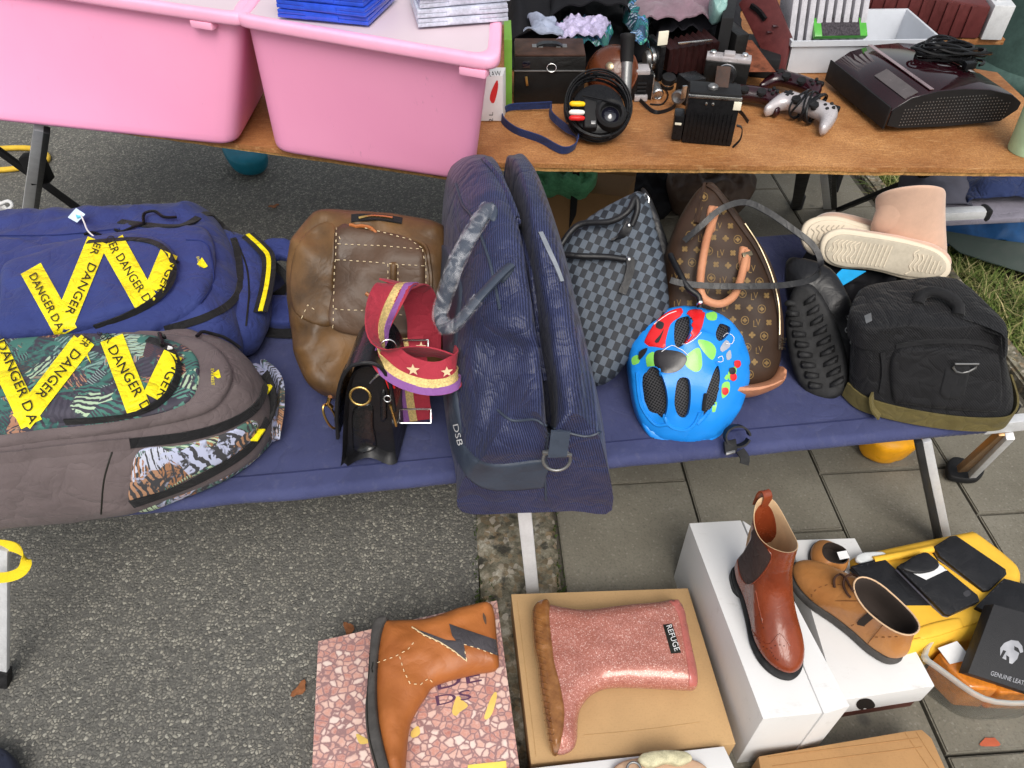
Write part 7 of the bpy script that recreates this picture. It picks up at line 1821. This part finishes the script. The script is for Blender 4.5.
o = hull('groundsheet', sh, [p - V((0, 0, .004)) for p in sh], DGRNT, None, .001); tag(o, 'dark green groundsheet edge over the grass below blue tarpaulin', 'groundsheet')
# ---- cast iron lamp post base ----
lp_ = T('street_lamp', 'dark green cast iron lamp post base standing on the grass', 'lamp post', V((2.03, 2.86, 0)))
lb_ = V((2.03, 2.86, -.03))
lathe('plinth', [(.25, 0), (.25, .05), (.20, .08), (.19, .22), (.205, .30)], lb_, IRON, lp_, up, 32)
lathe('flared_base', [(.205, .302), (.28, .335), (.30, .355), (.303, .375), (.295, .395), (.278, .41), (.277, .42), (.265, .5), (.235, .62), (.20, .80), (.16, 1.0), (.13, 1.2)], lb_, IRON, lp_, up, 32)
lathe('shaft', [(.12, 1.2), (.10, 1.4), (.06, 2.2), (.055, 3.4)], lb_, IRON, lp_, up, 24)
tubes('door_seam', [[lb_ + V((.0, 0, 0)) + V((math.cos(a)*r, math.sin(a)*r, z)) for r, z in ((.281, .42), (.266, .5), (.236, .62), (.201, .8), (.161, 1.0))] for a in (-2.1, -1.2)], .004, M('dark_iron', (.01, .02, .02), .6), lp_)

# ---- dry leaves on the road ----
for (x, y, a), lab in zip(((274, 207, .4), (349, 630, 2.0), (300, 690, 1.0)), ('small dry brown leaf on the asphalt behind the leather holdall', 'reddish dry leaf on the asphalt beside the pink stone box corner', 'tiny dry leaf scrap on the asphalt left of the pink stone box')):
    c = G(x, y, .004); out = []
    for k in range(14):
        t = 2*math.pi*k/14; r = .012*(1 + .25*math.sin(3*t)); p = V((r*1.5*math.cos(t), r*.8*math.sin(t), .003 + .004*math.sin(2*t)**2)); p.rotate(Matrix.Rotation(a, 3, 'Z')); out.append(c + p)
    o = hull('leaf', out, [p - V((0, 0, .0008)) for p in out], M('dry_leaf', (.24, .095, .04), .8, var=(90, .3)), None, 0); tag(o, lab, 'leaf', 'dry leaves on the road')

# ---- more clutter between the cameras ----
def lens(label, px, z, ax, r, m=BLKM):
    t = T('camera_lens', label, 'lens', G(*px, z)); c = G(*px, z + r)
    lathe('barrel', [(r*.8, -r*1.1), (r, -r), (r, -r*.3), (r*.92, -r*.25), (r*.92, r*.2), (r*1.02, r*.25), (r*1.02, r), (r*.9, r*1.05)], c, m, t, ax, 24); lathe('chrome_ring', [(r*1.03, -r*.1), (r*1.06, -r*.05), (r*1.06, r*.1), (r*1.03, r*.15)], c, SILV, t, ax, 24, False)
    lathe('glass', [(r*.85, r*.9), (r*.5, r*1.02), (r*.01, r*1.06)], c, GLASSD, t, ax, 20, False)
lens('black lens with chrome ring between the flash handle and bellows camera', (640, 72), Z0 + .01, (-.2, -.8, .4), .020)
lens('small black lens standing on the dark blanket beside the bellows camera', (668, 82), Z0, (0, -.3, 1), .016)
def small_camera(label, px, w, h, d, ang, mtop):
    t = T('compact_camera', label, 'camera', G(*px, Z0)); u = V((math.cos(ang), math.sin(ang), 0)); v = V((-u.y, u.x, 0)); c = G(*px, Z0) + up*(h/2 + .02)
    obox('body', c, u, v, up, w, d, h*.8, leather('black_pebbled', (.010, .010, .010), (.005, .005, .005), .4, 260, .4) if 'pebb' not in MC else MC['pebb'], t, .004, 3)
    obox('top_plate', c + up*h*.47, u, v, up, w, d, h*.16, mtop, t, .003); obox('base_plate', c - up*h*.44, u, v, up, w, d, h*.08, mtop, t, .002)
    lathe('lens', [(h*.34, 0), (h*.36, .004), (h*.36, .014), (h*.30, .018), (h*.30, .028), (h*.22, .028), (h*.02, .020)], c - v*d/2, BLKM, t, -v, 24); lathe('lens_ring', [(h*.37, .004), (h*.385, .006), (h*.385, .010), (h*.37, .012)], c - v*d/2, SILV, t, -v, 24, False)
    obox('finder', c + up*h*.60, u, v, up, w*.25, d*.7, h*.14, mtop, t, .003)
    for s_ in (-.36, .34): lathe('dial', [(.008, 0), (.008, .006), (.006, .008), (.001, .008)], c + u*w*s_ + up*h*.55, SILV, t, up, 16)
small_camera('small chrome topped camera behind the instant camera', (722, 92), .105, .066, .034, -.25, SILP)
small_camera('black compact camera on the dark blanket behind the brown camera case', (640, 48), .10, .062, .034, .15, BLKP)
cbs = T('camera_strap', 'thin black leather strap trailing over the table behind the instant camera', 'camera strap', G(690, 105, Z0))
strap('strap', [G(x, y, Z0 + z) for x, y, z in ((640, 100, .01), (655, 112, .004), (672, 108, .004), (682, 96, .012), (700, 92, .03), (716, 98, .02), (738, 110, .004), (748, 122, .003))], (.1, .3, 1), .009, .002, BLKS, cbs, .008)
# ---------- camera, light, world ----------
cam = bpy.data.cameras.new('camera'); co_ = bpy.data.objects.new('camera', cam); COL.objects.link(co_)
co_.location = CAM; co_.rotation_euler = (DR(45), 0, 0); cam.sensor_width = 36; cam.lens = F/1024*36; cam.clip_end = 500; cam.clip_start = .02
SC.camera = co_
w = bpy.data.worlds.new('World'); SC.world = w; w.use_nodes = True; nt = w.node_tree
sk = nt.nodes.new('ShaderNodeTexSky'); sk.sky_type = 'NISHITA'; sk.sun_disc = False
EL, AZ = 52, 172     # sun height, and bearing clockwise from +Y
sk.sun_elevation = DR(EL); sk.sun_rotation = DR(AZ); sk.air_density = 1.6; sk.dust_density = 4.0; sk.ozone_density = .6
hs = nt.nodes.new('ShaderNodeHueSaturation'); hs.inputs['Saturation'].default_value = .35
nt.links.new(sk.outputs[0], hs.inputs['Color']); nt.links.new(hs.outputs[0], nt.nodes['Background'].inputs[0]); nt.nodes['Background'].inputs[1].default_value = .12
sun = bpy.data.lights.new('sun', 'SUN'); sun.energy = 1.5; sun.angle = DR(34); sun.color = (1, .95, .88)
so = bpy.data.objects.new('sun', sun); COL.objects.link(so)
d = V((math.sin(DR(AZ))*math.cos(DR(EL)), math.cos(DR(AZ))*math.cos(DR(EL)), math.sin(DR(EL))))
so.rotation_euler = d.to_track_quat('Z', 'Y').to_euler(); so.location = (2, 2, 6)
SC.view_settings.view_transform = 'Standard'; SC.view_settings.look = 'None'; SC.view_settings.exposure = .47; SC.view_settings.gamma = 1
SC.view_settings.use_curve_mapping = False
SC.cycles.use_denoising = True
SC.cycles.max_bounces = 8
